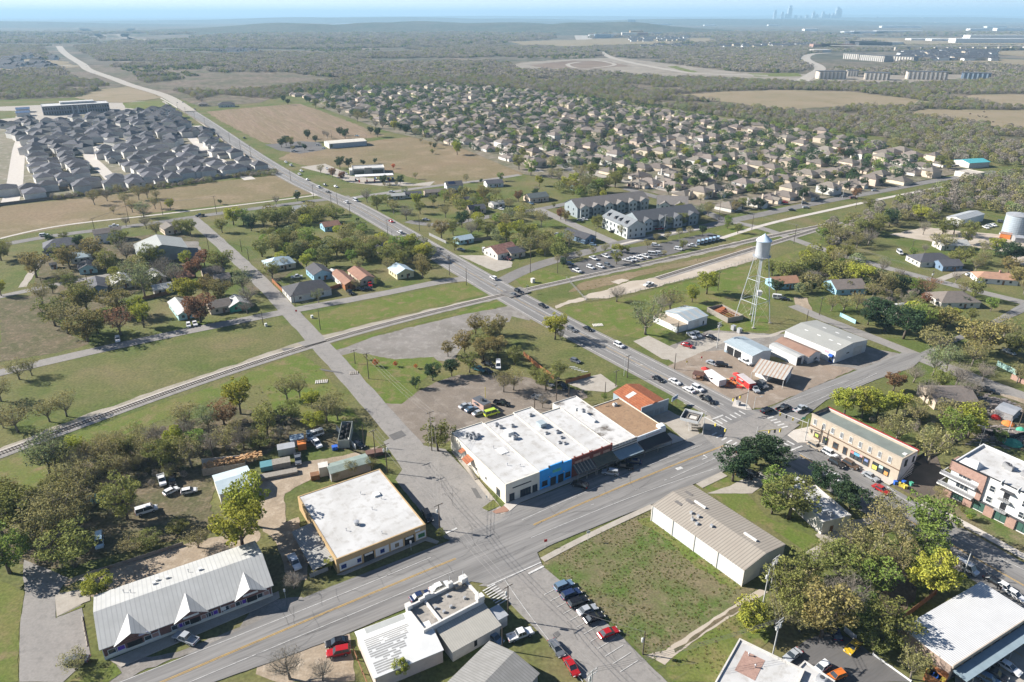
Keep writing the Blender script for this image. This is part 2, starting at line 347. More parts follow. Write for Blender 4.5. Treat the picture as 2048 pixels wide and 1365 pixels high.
patch("dirt_lot", [K(1,1,1150,430),K(1,1,1280,330),K(1,1,1420,260),K(1,1,1600,200),K(1,1,2026,200),K(1,2,150,230),K(1,2,330,310),K(1,2,560,320),K(1,2,600,380),K(1,2,300,480),K(1,2,0,560),K(1,1,1700,620),K(1,1,1500,740),K(1,1,1280,740),K(1,1,1100,560),K(1,1,960,420)], gm("grey_dirt",(0.22,0.185,0.15),(0.165,0.14,0.115),scale=0.07,detail=9,c3=(0.27,0.235,0.2),fine=0.15,fine_scale=2,rough=0.95,spec=0.1), Z2, amp=0.7)
patch("grass_verge", [K(2,2,0,1040),K(2,2,150,1080),K(2,2,420,1200),K(2,2,560,1330),K(1,2,560,60),K(1,2,600,200),K(1,2,430,180),K(1,2,150,150),K(1,1,2026,140),K(2,1,1960,1200)], M_base, Z2)
patch("grass_verge", [K(2,2,370,980),K(2,2,640,930),K(2,2,900,900),K(2,2,1300,780),K(2,2,1640,690),K(2,2,2026,600),K(2,3,300,500),K(2,3,140,620),K(2,3,0,680),K(2,3,0,1160),K(2,2,1600,1150),K(2,2,1350,1230),K(2,2,1000,1215),K(2,2,730,1180),K(2,2,500,1060)], M_green, Z1)
patch("dirt_track", [K(2,2,550,880),K(2,2,750,830),K(2,2,950,760),K(2,2,1100,740),K(2,2,1350,690),K(2,2,1600,610),K(2,2,1900,510),K(2,2,2026,480),K(2,2,2026,560),K(2,2,1750,650),K(2,2,1400,740),K(2,2,1050,830),K(2,2,750,900),K(2,2,600,900)], M_lime, Z2, amp=0.8)
patch("dirt_patch", [K(2,2,340,960),K(2,2,450,915),K(2,2,600,890),K(2,2,560,925),K(2,2,420,950),K(2,2,360,980)], M_lime, Z3, amp=0.8)
patch("dirt_patch", [K(2,2,780,770),K(2,2,870,745),K(2,2,930,755),K(2,2,850,785)], M_lime, Z3, amp=0.6)
patch("dry_verge", [K(2,2,440,850),K(2,2,540,780),K(2,2,800,720),K(2,2,1200,640),K(2,2,1600,560),K(2,2,1900,480),K(2,2,1900,520),K(2,2,1500,620),K(2,2,1100,700),K(2,2,750,800),K(2,2,560,840)], M_tan, Z2, amp=0.7)
patch("dirt_yard", [K(0,1,0,900),K(0,1,560,1050),K(0,1,740,980),K(0,1,760,1130),K(0,1,780,1365),K(0,1,180,1365),K(0,1,0,1300)], M_dirt, Z1, amp=0.7)
patch("dirt_yard", [K(0,0,500,560),K(0,0,750,480),K(0,0,1150,390),K(0,0,1500,260),K(0,0,1900,180),K(0,1,0,80),K(0,1,30,250),K(0,0,1900,330),K(0,0,1450,460),K(0,0,1000,610),K(0,0,760,700),K(0,0,500,620)], M_dirt, Z1, amp=0.6)
patch("dirt_yard", [K(1,1,0,1000),K(1,1,300,900),K(1,1,560,860),K(1,1,820,810),K(1,1,980,760),K(1,1,900,830),K(1,1,560,960),K(1,1,380,1050),K(1,1,230,1140),K(1,1,240,1365),K(0,1,330,60),K(0,1,420,340),K(0,1,400,560),K(0,1,260,560),K(0,1,160,260),K(0,1,0,100)], M_dirt, Z2, amp=0.6)
patch("leafy_floor", [(0,985),(90,975),(190,900),(330,855),(470,815),(560,830),(700,855),(760,925),(700,900),(560,890),(520,920),(430,960),(420,1020),(460,1060),(300,1090),(120,1140),(60,1130),(0,1120)], M_scrub, Z3, amp=1.0)
patch("vacant_lot", [K(0,2,340,330),K(0,2,1080,20),K(1,2,1110,1260),K(0,2,1830,610),K(0,2,1930,630),K(0,2,1120,1190),K(0,2,1050,1160),K(0,2,900,990),K(0,2,380,560),K(0,2,240,440)], M_lot, Z2, amp=0.3)
patch("lot_edge_grass", [K(0,2,1100,40),K(0,2,1500,330),K(0,2,1860,620),K(0,2,1740,640),K(0,2,1500,480),K(0,2,1180,200),K(0,2,1000,90)], M_green, Z3, amp=1.1)
patch("grass_verge", [K(0,2,1220,1210),K(0,2,1960,640),K(0,3,60,700),K(0,3,60,1000),K(0,2,1940,1130),K(0,2,1620,1365),K(0,2,1250,1365)], M_green, Z2, amp=0.5)
patch("two_track_lane", [K(0,2,1060,1150),K(0,2,1210,1110),K(0,2,1560,880),K(0,2,1960,630),K(0,2,2026,650),K(0,2,1800,810),K(0,2,1500,1000),K(0,2,1250,1180),K(0,2,1210,1230)], M_lime, Z3, amp=0.35)
patch("lane_grass", [K(0,2,1290,1110),K(0,2,1560,905),K(0,2,1850,730),K(0,2,1860,750),K(0,2,1580,930),K(0,2,1300,1130)], M_scrub, Z4, amp=0.5)
patch("lawn", [K(1,2,1500,1070),K(1,2,1700,1010),K(1,2,1900,1180),K(1,2,2026,1330),K(0,3,420,240),K(0,3,300,330),K(0,3,0,130),K(1,2,1820,1330)], M_green, Z2, amp=0.3)
patch("bare_soil", [K(0,3,880,560),K(0,3,1150,440),K(0,3,1180,700),K(0,3,1000,860),K(0,3,880,760)], gm("brown_soil",(0.10,0.07,0.05),(0.14,0.105,0.07),scale=0.2,detail=8,fine=.3,fine_scale=2,rough=.95), Z3, amp=0.8)
patch("driveway", [K(0,3,370,200),K(0,3,560,90),K(0,3,900,60),K(0,3,600,230),K(0,3,430,270),K(0,3,380,420),K(0,3,280,350),K(0,3,440,260)], M_conc, Z4, amp=0.2)
patch("parking_lot", [K(1,2,1540,1140),K(1,2,1720,1080),K(1,2,1990,950),K(1,3,130,900),K(1,3,360,1000),K(1,3,240,1090),K(1,3,0,1040),K(1,2,1900,1140)], M_conc, Z4, amp=0.15)
patch("paved_lot", [K(0,3,300,1030),K(0,3,500,960),K(0,3,690,1040),K(0,3,1130,1365),K(0,3,420,1365),K(0,3,170,1230),K(0,3,130,1180)], M_asphd, Z3, amp=0.15)
patch("paved_lot", [K(0,3,1480,1260),K(0,3,2026,860),(2120,1300),(2120,1420),K(0,3,1480,1500)], M_conc, Z3, amp=0)
patch("side_drive", [K(0,0,200,660),K(0,0,440,680),K(0,0,440,860),K(0,0,640,740),K(0,0,720,1160),K(0,0,500,1365),K(0,0,150,1365),K(0,0,160,900)], M_asph2, Z3, amp=0.15)
patch("side_drive", [K(0,0,190,400),K(0,0,380,470),K(0,0,540,540),K(0,0,450,680),K(0,0,200,660),K(0,0,180,540)], M_asph2, Z4, amp=0.2)
patch("concrete_apron", [K(0,0,435,680),K(0,0,650,540),K(0,0,700,540),K(0,0,715,720),K(0,0,660,740),K(0,0,450,850)], M_conc, Z4+.01, amp=0)
patch("island_grass", [K(0,0,470,665),K(0,0,500,620),K(0,0,640,555),K(0,0,650,630)], M_green, Z4+.02, amp=0)
patch("island_grass", [K(0,0,460,850),K(0,0,670,745),K(0,0,665,770)], M_green, Z4+.02, amp=0)
patch("grass_strip", [K(0,0,0,560),K(0,0,190,640),K(0,0,150,940),K(0,0,145,1365),K(0,0,-300,1365),K(0,0,-300,560)], M_green, Z2, amp=0.3)
patch("grass_strip", [K(0,0,540,1365),K(0,0,900,1215),K(0,0,960,1290),K(0,0,860,1365)], M_green, Z4+.02, amp=0.3)
patch("gravel_shoulder", [K(0,0,850,1365),K(0,0,950,1200),K(0,0,1400,1130),K(0,0,1900,930),K(0,1,0,730),K(0,1,370,690),K(0,1,420,760),K(0,1,0,940),K(0,0,1100,1290),K(0,0,980,1365)], M_grav, Z3, amp=0.5)
patch("brick_yard", [K(1,3,-30,100),K(1,3,300,100),K(1,3,700,150),K(1,3,630,180),K(1,3,350,300),K(1,3,0,450),K(1,2,1900,470),K(1,2,1700,400),K(1,2,1230,140),K(1,2,1400,20),K(1,2,1700,0)], gm("sandy_yard",(0.27,0.21,0.16),(0.21,0.17,0.13),scale=0.07,detail=9,c3=(.33,.28,.23),fine=.1,fine_scale=2,rough=.95), Z3, amp=0.5)
patch("cafe_yard", [K(1,2,1040,500),K(1,2,1240,480),K(1,2,1350,540),K(1,2,1440,590),K(1,2,1500,690),K(1,2,1370,722),K(1,2,1220,590),K(1,2,1110,560)], M_conc, Z3, amp=0.25)
patch("striped_slab", [K(1,2,430,262),K(1,2,700,192),K(1,2,840,290),K(1,2,760,335),K(1,2,560,322)], M_conc, Z3, amp=0.3)
patch("shop_yard", [K(2,2,1180,1300),K(2,2,1350,1240),K(2,2,1560,1150),K(2,2,2026,1180),K(2,3,300,1180),K(2,3,1050,1340),K(1,3,700,160),K(1,2,1700,0),K(1,2,1300,60)], M_grav, Z2, amp=0.5)
patch("concrete_slab", [K(2,2,960,1240),K(2,2,1080,1195),K(2,2,1370,1340),K(1,2,1230,80),K(1,2,1190,75)], M_conc, Z4, amp=0)
patch("shop_lane", [K(2,2,1340,1240),K(2,2,1640,1170),K(2,2,2026,1190),K(2,3,30,1180),K(2,3,140,1150),K(2,3,60,1200),K(2,2,1700,1240),K(1,2,1290,110),K(1,2,1230,70)], M_conc, Z3, amp=0.4)
patch("yard_dirt", [K(1,3,1140,830),K(1,3,1330,830),K(1,3,1420,1100),K(1,3,1220,1200),K(1,3,1000,1080),K(1,3,1130,980)], gm("dark_dirt",(0.13,0.10,0.08),(0.09,0.075,0.06),scale=.3,detail=8,rough=.95), Z3, amp=0.4)
patch("junkyard_ground", [K(1,3,1400,340),K(1,3,1700,300),K(1,3,2026,430),(2200,830),(2200,930),K(1,3,1800,760),K(1,3,1560,600)], M_scrub, Z3, amp=0.6)
patch("sandy_bank", [K(1,3,1760,330),K(1,3,1950,400),(2200,880),(2200,840),K(1,3,1900,360)], M_dirt, Z4, amp=0.6)
patch("worn_yard", [(470,560),(560,540),(620,520),(560,560),(510,590)], M_scrub, Z2, amp=0.6)
patch("worn_yard", [(90,500),(160,480),(300,470),(400,470),(380,540),(300,570),(200,620),(120,640),(60,600)], M_scrub, Z2, amp=1.0)
patch("field_grass", [(0,600),(110,585),(100,640),(180,690),(120,705),(0,725)], M_scrub, Z1, amp=1.0)
patch("gravel_lot", [K(2,0,1380,450),K(2,0,1560,450),K(2,0,1630,560),K(2,0,1560,590),K(2,0,1430,600)], M_grav, Z3, amp=0.5)
patch("gravel_lot", [K(2,1,1600,560),K(2,1,1850,560),K(2,1,2026,610),K(2,1,2026,650),K(2,1,1900,690),K(2,1,1780,640)], M_conc, Z3, amp=0.5)
patch("suburb_ground", [(-300,272),(0,258),(160,232),(330,212),(400,262),(470,305),(545,346),(300,378),(0,413),(-300,452)], gm("suburb_yard",(0.20,0.17,0.12),(0.13,0.125,0.07),scale=0.05,detail=6,c3=(.3,.27,.22),rough=.95), Z1, amp=0)
patch("suburb_ground", [(590,186),(760,172),(900,170),(1100,185),(1300,215),(1500,245),(1700,275),(1850,310),(1950,340),(1760,380),(1450,430),(1300,385),(1050,350),(930,300),(770,262),(640,215)], gm("suburb_yard2",(0.19,0.155,0.115),(0.10,0.105,0.05),scale=0.05,detail=7,c3=(.27,.23,.18),rough=.95), 0.135, amp=0)
patch("parking_lot", [K(2,2,440,640),K(2,2,780,520),K(2,2,1150,470),K(2,2,1560,380),K(2,2,1680,410),K(2,2,1300,540),K(2,2,900,640),K(2,2,640,720),K(2,2,470,690)], M_asphd, Z3, amp=0)
patch("grass_triangle", [K(2,2,0,720),K(2,2,240,670),K(2,2,480,740),K(2,2,100,820)], M_green, Z2, amp=0.4)
patch("grass_triangle", [K(2,2,1600,380),K(2,2,1780,310),K(2,2,1980,380),K(2,2,1780,450)], M_green, Z3, amp=0.3)
patch("rail_yard_ground", [(1780,470),(1850,455),(2100,480),(2100,560),(1990,500),(1900,490)], M_lime, Z2, amp=0.8)
patch("pavement_yard", [(1990,345),(1850,352),(1860,335),(1960,345)], M_concl, Z3, amp=0.2)
patch("school_ground", [(-60,218),(0,214),(230,204),(330,203),(340,212),(180,228),(0,258),(-60,262)], M_conc, Z2, amp=0)
patch("school_lawn", [(-60,222),(32,222),(30,236),(-60,244)], M_base, Z3, amp=0.5)
patch("school_lawn", [(245,206),(320,202),(345,215),(300,222),(250,216)], M_green, Z3, amp=0.3)
patch("station_lot", [(600,335),(650,328),(690,345),(700,352),(830,368),(870,363),(860,372),(760,372),(700,366),(660,350)], M_conc, Z3, amp=0)
patch("shop_parking", [(530,290),(600,283),(640,285),(648,300),(600,308),(560,302)], M_asphd, Z3, amp=0.2)

# ---- roads
HW = [(118,93),(126,104),(142,116),(165,130),(178,141),(225,158),(262,172),(330,193),(380,224),(430,257),(480,292),(530,325),(580,355),(640,384),(700,408),(760,441),(830,481),(900,523),(960,558),(1010,587),(1080,626),(1150,663),(1230,705),(1300,740),(1370,777),(1440,815),(1485,840)]
ribbon("highway", HW, 17.5, M_asph2, 0.060, w2=15.5)
ribbon("highway", HW[:9], 24, M_conc, 0.47, w2=16)
ribbon("highway_lanes", HW, 12.4, road_mat("dark_lane_asphalt", math.radians(-56)), 0.088)
HW2 = [(1485,840),(1545,877),(1611,915),(1700,966),(1800,1027),(1930,1105),(2048,1174),(2160,1240)]
ribbon("highway", HW2, 16.5, M_roadh, 0.060)
patch("main_street", [(120,1440),(180,1392),K(0,0,940,1365),K(0,0,1400,1190),K(0,0,2026,890),K(0,1,370,700),K(0,1,760,545),K(0,1,1550,240),K(1,1,1950,1340),K(1,2,0,1245),K(1,2,450,1065),K(1,2,820,903),K(1,2,1360,722),(1400,868),(1470,880),(1480,925),K(1,2,1680,965),K(1,2,1430,1070),K(1,2,1110,1225),K(0,2,1000,0),K(0,2,340,265),K(0,2,200,340),K(0,2,230,415),K(0,1,1900,600),K(0,1,1700,570),K(0,1,1205,775),K(0,1,740,975),K(0,1,560,1045),K(0,1,0,1250),K(0,0,1700,1365),(380,1385),(320,1440)], M_road, 0.072, amp=0.12)
patch("main_street", [(1400,868),(1470,880),(1500,912),(1560,870),(1592,848),K(1,3,460,400),K(1,3,870,232),K(1,3,1140,145),K(2,3,1250,1350),K(2,3,1500,1240),K(2,3,2026,1010),(2200,560),(2200,500),K(2,3,2026,930),K(2,3,1750,1090),K(2,3,1400,1240),K(2,3,1200,1335),K(1,3,1060,25),K(1,3,700,165),K(1,3,350,300),K(1,3,0,465),K(1,2,1880,480),(1440,850)], M_road, 0.066, amp=0.12)
patch("intersection", [(1400,866),(1440,833),(1478,812),(1505,822),(1555,840),(1600,850),(1560,880),(1535,910),(1480,925),(1440,905)], M_asph2, 0.084, amp=0.15)
SS = [(1185,1300),(1100,1205),(1030,1130),(965,1058),(900,985),(830,905),(740,800),(640,690),(590,636),(510,552),(430,478),(385,437)]
ribbon("side_street", SS[5:], 7.6, M_asph2, 0.054, amp=0.5, w2=7.6)
patch("side_street", [K(1,1,1100,1030),K(1,1,1160,950),K(1,1,1010,730),K(1,1,1200,620),K(1,1,1330,760),K(1,1,1500,790),K(1,1,1700,1000),K(1,1,1960,1270),K(1,1,2026,1290),K(0,1,1650,260),K(0,1,1500,230),K(0,1,1340,60)], M_asph2, 0.054, amp=0.2)
patch("bottom_parking_street", [K(0,1,1760,600),K(0,2,230,420),K(0,2,240,450),K(0,2,480,640),K(0,2,900,1040),K(0,2,1050,1190),K(0,2,1230,1365),(1400,1440),(1230,1440),K(0,2,590,1365),K(0,2,250,1010),K(0,2,0,760),K(0,1,1980,720),K(0,1,1830,610)], M_asph2, 0.054, amp=0.15)
ribbon("sidewalk", [K(1,1,1560,800),K(1,1,1700,980),K(1,1,1830,1140),K(1,1,1960,1300)], 1.3, M_conc, 0.07)
NS = [(-60,760),(0,744),(110,722),(240,690),(430,652),(560,627),(625,612),(700,600),(800,583),(880,563),(940,548),(985,560)]
ribbon("north_street", NS, 6.6, M_asph2, 0.050, amp=0.4)
ribbon("back_lane", [(-60,608),(0,592),(101,572),(162,559),(227,547),(260,545)], 5.2, M_asph2, 0.046, amp=0.5)
ribbon("driveway", [(45,575),(55,560),(60,545),(85,520)], 3.5, M_conc, 0.046, amp=0.5)
FR = [(-80,506),(15,489),(83,474),(177,463),(285,451),(394,433),(460,425),(520,416),(620,403),(700,394)]
ribbon("north_road", FR, 7.5, M_asph, 0.050, amp=0.3)
ribbon("east_street", [(1000,566),(1030,545),(1060,533),(1160,508),(1280,478),(1380,460),(1440,447),(1520,430),(1640,405),(1760,383),(1880,360),(1935,352),(1992,343)], 8.5, M_asph, 0.050, amp=0.2)
ribbon("east_avenue", [(815,443),(870,456),(950,438),(1024,425),(1080,421),(1135,408),(1170,398)], 7.0, M_asph, 0.046, amp=0.3)
ribbon("apartment_street", [(1075,418),(1150,452),(1230,487)], 7.5, M_asph2, 0.047, amp=0.2)
ribbon("estate_street", [(1120,330),(1160,350),(1180,345),(1215,344)], 8, M_asph2, 0.15, amp=0.2)
ribbon("estate_street", [(1251,378),(1322,398),(1403,420),(1453,445)], 8, M_asph, 0.15, amp=0.2)
ribbon("station_street", [(700,397),(745,390),(790,384),(860,373),(940,365),(1000,357),(1040,350)], 6.5, M_asph2, 0.046, amp=0.3)
ribbon("east_road", [(1440,440),(1536,457),(1581,479),(1650,501),(1720,522),(1776,539),(1877,562),(1966,587),(2048,607),(2200,640)], 6.6, M_asph2, 0.046, amp=0.3)
ribbon("tower_lane", [(1585,612),(1612,622),(1640,640),(1700,657),(1760,680),(1835,712)], 6.0, M_asph2, 0.046, amp=0.5)
ribbon("dirt_drive", [(1612,622),(1590,608),(1600,595)], 6, M_dirt, 0.04, amp=0.8)
ribbon("corner_lane", [(1840,715),(1902,742),(1980,770),(2048,797),(2200,850)], 8, M_asph2, 0.046, amp=0.3)
ribbon("drive", [(1880,560),(1910,548),(1935,540)], 4, M_conc, 0.047, amp=0.4)
ribbon("far_road", [(1600,166),(1612,158),(1628,148),(1640,140),(1635,132),(1615,122),(1612,115),(1625,109),(1660,107)], 26, M_conc, 0.44)
ribbon("far_road", [(1200,104),(1215,113),(1240,121),(1290,132),(1380,147),(1450,150),(1536,152)], 22, M_conc, 0.44)
ribbon("far_road", [(1160,68),(1166,76),(1172,84)], 90, M_conc, 0.7)
ribbon("construction_track", [(1055,128),(1110,124),(1180,121),(1230,130),(1180,138),(1150,137),(1135,130),(1160,125)], 12, M_conc, 0.5)
ribbon("far_track", [(0,122),(60,123),(130,121)], 16, M_conc, 0.5)
ribbon("far_track", [(20,136),(90,131),(150,134)], 12, M_conc, 0.5)
ribbon("estate_road", [(20,405),(28,380),(33,340),(38,300),(45,268),(30,262)], 11, M_concl, 0.05)
ribbon("estate_road", [(500,360),(468,338),(420,310),(392,285),(380,268),(395,252)], 9, M_concl, 0.05)
ribbon("estate_road", [(232,368),(205,340),(190,325),(175,310),(195,292),(230,285)], 9, M_concl, 0.05)
ribbon("estate_road", [(300,228),(330,236),(340,248)], 9, M_concl, 0.05)
for pts in ([(0,478),(83,456),(180,444),(285,434),(400,420),(520,406),(640,390)], [(560,348),(590,362),(625,382),(628,390)], [(320,196),(345,210),(405,248),(470,300),(545,350)]):
    ribbon("sidewalk", pts, 2.6, M_concl, 0.065)
ribbon("jogging_path", [(1440,478),(1536,448),(1640,425),(1740,403),(1830,385),(1900,372)], 3.5, M_concl, 0.06)
ribbon("sidewalk", [(1226,493),(1290,477),(1360,463),(1400,458)], 2.2, M_concl, 0.06)
ribbon("sidewalk", [K(0,2,240,400),K(0,2,330,330),K(0,2,620,200),K(0,2,1000,20),K(1,2,1110,1240)], 1.7, M_conc, 0.075)
ribbon("sidewalk", [K(1,2,1480,1080),K(1,2,1680,985)], 2.4, M_conc, 0.075)
ribbon("sidewalk", [K(1,3,1220,1220),K(1,3,1400,1290),K(0,3,1330,0),K(0,3,1700,190),K(0,3,2026,370),(2200,1200)], 2.3, M_concl, 0.12, h=0.14)
patch("roadside_grass", [K(1,3,1260,1170),K(1,3,1420,1090),K(1,3,1560,1200),(2200,1160),(2200,1190),K(0,3,1400,0)], M_lot, Z3, amp=0.3)
# street corner plazas with real kerbs
def slab(name, px, m, h=0.13, z0=0.12):
    P = [at(*p) for p in px]; b = MB()
    area = sum(P[i].x*P[(i+1)%len(P)].y - P[(i+1)%len(P)].x*P[i].y for i in range(len(P)))
    if area < 0: P.reverse()
    b.prism([(p.x, p.y) for p in P], z0, z0 + h); o = b.build(name, m); o['kind'] = 'structure'; return o
slab("corner_pavement", [K(1,3,340,610),K(1,3,200,640),K(1,3,155,680),K(1,3,240,740),K(1,3,320,740),K(1,3,960,1075),K(1,3,1010,1050)], M_concl)
slab("corner_pavement", [(1396,838),(1420,832),(1432,852),(1420,862),(1396,858)], M_conc)
slab("shop_pavement", [K(0,0,870,1195),K(0,1,0,720),K(0,1,180,650),K(0,1,190,700),K(0,1,10,790),K(0,0,960,1250)], M_conc)
slab("shop_pavement", [K(0,1,640,520),K(0,1,1350,215),K(0,1,1450,255),K(0,1,1430,275),K(0,1,1340,250),K(0,1,700,520)], M_conc)
slab("shop_pavement", [K(1,1,1960,1235),K(1,2,0,1170),K(1,2,470,1000),K(1,2,800,860),K(1,2,1250,660),K(1,2,1370,715),K(1,2,820,895),K(1,2,450,1055),K(1,2,60,1215),K(1,1,2010,1280)], M_concl)
slab("shop_pavement", [K(1,2,1760,395),K(1,2,1740,450),K(1,2,1850,480),K(1,2,1900,480),K(1,2,1870,440)], M_concl)
slab("corner_planter_bed", [K(1,1,1790,1255),K(1,1,1880,1190),K(1,1,1930,1240),K(1,1,1840,1280)], M_green, 0.1)
slab("tan_ramp", [K(1,1,1870,1285),K(1,1,1960,1240),K(1,1,2026,1250),K(1,1,1990,1285),K(1,1,1900,1300)], gm("brick_ramp",(0.30,0.17,0.12)), 0.08)

# ---- markings
MS1 = [(300,1376),K(0,1,0,1045),K(0,1,800,712),K(0,1,1580,390)]
MS2 = [K(1,2,170,1390),K(1,2,700,1150),K(1,2,1250,925),K(1,2,1680,760)]
for off in (0.16, -0.16):
    ribbon("yellow_line", MS1, 0.15, M_yel, 0.092, offset=off); ribbon("yellow_line", MS2, 0.15, M_yel, 0.092, offset=off)
    ribbon("yellow_line", [K(1,3,250,835),K(1,3,560,985),K(1,3,700,1100)], 0.15, M_yel, 0.092, offset=off)
    ribbon("yellow_line", [(1740,1000),(1800,1035),K(0,3,1560,330),K(0,3,1760,460),K(0,3,2026,605)], 0.15, M_yel, 0.092, offset=off)
ribbon("white_line", [(236,1368),K(0,0,2026,945),K(0,1,800,630),K(0,1,1385,380)], 0.14, M_white, 0.092)
ribbon("white_line", [(372,1369),K(0,1,0,1150),K(0,1,800,815),K(0,1,1575,485)], 0.14, M_white, 0.092)
ribbon("white_line", [K(1,2,80,1350),K(1,2,460,1175),K(1,2,1000,945),K(1,2,1500,755)], 0.14, M_white, 0.092)
ribbon("white_line", [K(0,2,150,225),K(1,2,450,1365),K(1,2,1200,1060),K(1,2,1620,940)], 0.14, M_white, 0.092)
ribbon("white_line", [K(1,2,1255,1020),K(1,2,1655,840)], 0.14, M_white, 0.092)
dashes("white_dashes", [K(1,2,520,1268),K(1,2,1240,1025)], 0.14, M_white, 0.092, 1.5, 3.4)
dashes("white_dashes", [K(1,2,430,1300),K(1,2,750,1210)], 0.14, M_white, 0.092, 1.5, 5.0)
for off in (6.3, -6.3): ribbon("white_line", HW[8:-1], 0.2, M_white, 0.092, offset=off)
for off in (1.9, -1.9, 0): ribbon("centre_line", HW[10:-1], 0.16, M_yel if off == 0 else M_white, 0.093, offset=off)
for pts in ([K(1,3,180,780),K(1,3,400,910),K(1,3,650,1060),K(1,3,1000,1230),K(1,3,1250,1365)], [K(0,3,1400,180),K(0,3,1700,340),K(0,3,2026,480)], [K(0,3,1440,300),K(0,3,1800,570),K(0,3,2026,700)], [K(1,3,980,1130),K(1,3,1180,1250)]):
    ribbon("white_line", pts, 0.14, M_white, 0.092)
for pts in ([K(1,3,300,440),K(1,3,640,290),K(1,3,860,190)], [K(1,3,100,430),K(1,3,460,300),K(1,3,640,245)]): ribbon("white_line", pts, 0.14, M_white, 0.092)
def bars(name, a, b_, n, w, l, m=None, z=0.095):
    z = LZ(z)
    A, B = at(*a), at(*b_); d = (B-A).normalized(); nr = Vector((-d.y, d.x, 0)); mb = MB()
    for i in range(n):
        c = A + (B-A) * (i/(n-1) if n > 1 else 0)
        q = [c - d*w/2 - nr*l/2, c + d*w/2 - nr*l/2, c + d*w/2 + nr*l/2, c - d*w/2 + nr*l/2]
        mb.add([(v.x, v.y, z) for v in q], [(0,1,2,3)])
    o = mb.build(name, m or M_white); o['kind'] = 'structure'; return o
bars("crosswalk", K(1,2,1640,575), K(1,2,1820,500), 6, 0.55, 2.6)
bars("crosswalk", K(1,2,1600,670), K(1,2,1800,770), 6, 0.55, 2.6)
bars("crosswalk", K(1,3,20,540), K(1,3,130,615), 5, 0.55, 2.6)
bars("crosswalk", K(1,3,60,800), K(1,3,180,740), 5, 0.55, 2.6)
ribbon("stop_line", [K(1,2,1580,555),K(1,2,1670,520)], 0.6, M_white, 0.095)
ribbon("stop_line", [K(1,2,1680,755),K(1,2,1750,795)], 0.6, M_white, 0.095)
ribbon("stop_line", [K(1,3,150,812),K(1,3,270,765)], 0.6, M_white, 0.095)
ribbon("stop_line", [K(0,1,1500,190),K(0,1,1590,150)], 0.55, M_white, 0.095)
ribbon("stop_line", [K(0,2,130,510),K(0,2,250,450)], 0.55, M_white, 0.095)
ribbon("stop_line", [K(0,1,1830,610),K(0,2,0,520),K(0,2,230,420)], 0.3, M_white, 0.095)
ribbon("parking_edge_line", [K(0,1,1970,560),K(0,2,0,720),K(0,2,300,1050),K(0,2,560,1365)], 0.14, M_white, 0.095)
bars("parking_lines", K(0,2,325,640), K(0,2,930,1240), 12, 0.12, 5.0)
bars("hatched_crossing", K(0,1,1845,620), K(0,1,1960,730), 8, 0.3, 3.6)
bars("parking_lines", K(0,3,1560,1380), K(0,3,2000,1060), 7, 0.15, 4.6, M_yel)
def arrow(px, ang, left=True):
    c = at(*px); b = MB(); ca, sa = math.cos(ang), math.sin(ang); zz = LZ(0.096)
    pts = [[(-1.6,-.12),(0.6,-.12),(0.6,.12),(-1.6,.12)], [(0.36,.12),(0.6,.12),(0.6,1.0),(0.36,1.0)], [(0.05,1.0),(0.9,1.0),(0.48,1.7)]]
    for k in pts:
        vs = [(c.x + x*ca - y*sa, c.y + x*sa + y*ca, zz) for x, y in k]; b.add(vs, [tuple(range(len(vs)))])
    o = b.build("turn_arrow", M_white); o['kind'] = 'structure'
arrow(K(1,2,1535,860), G1); arrow(K(1,3,430,940), math.radians(126)); arrow(K(1,2,1000,125), math.radians(-55)); arrow(K(1,2,1385,440), math.radians(-55))
ribbon("railroad_marking", [K(1,2,1300,950),K(1,2,1345,935)], 1.2, M_white, 0.095)
ribbon("railroad_marking", [K(1,3,665,1080),K(1,3,720,1105)], 1.4, M_white, 0.095)

# ---- railway
RL = [K(1,0,-400,980),(0,909),K(1,0,500,612),K(1,0,1000,440),K(1,0,1500,262),K(1,0,2026,95),K(2,1,60,1362),K(2,1,480,1232),K(2,1,1000,1097),K(2,1,1500,980),K(2,1,1980,865),K(2,2,100,835),K(2,2,500,742),K(2,2,1000,640),K(2,2,1500,535),K(2,2,1920,432),(1560,468),(1627,456),(1680,445)]
RL2 = [K(2,2,1150,745),K(2,2,1390,670),K(2,2,1650,590),K(2,2,1910,510),(1561,481),(1600,469),(1640,458)]
M_ball = gm("ballast", (0.40,0.37,0.335), (0.31,0.285,0.255), scale=0.5, detail=8, fine=0.2, fine_scale=3, rough=0.95)
M_rail = gm("rusty_steel", (0.10,0.075,0.06), rough=0.5, metal=0.4)
M_tie = gm("dark_timber", (0.085,0.07,0.058), (0.06,0.05,0.042), scale=1.0, rough=0.9)
ribbon("gravel_bank", RL, 6.0, gm("limestone_verge",(0.36,0.32,0.265),(0.25,0.225,0.17),scale=.12,detail=9,fine=.2,fine_scale=2,rough=.95), 0.028, amp=1.8, step=3)
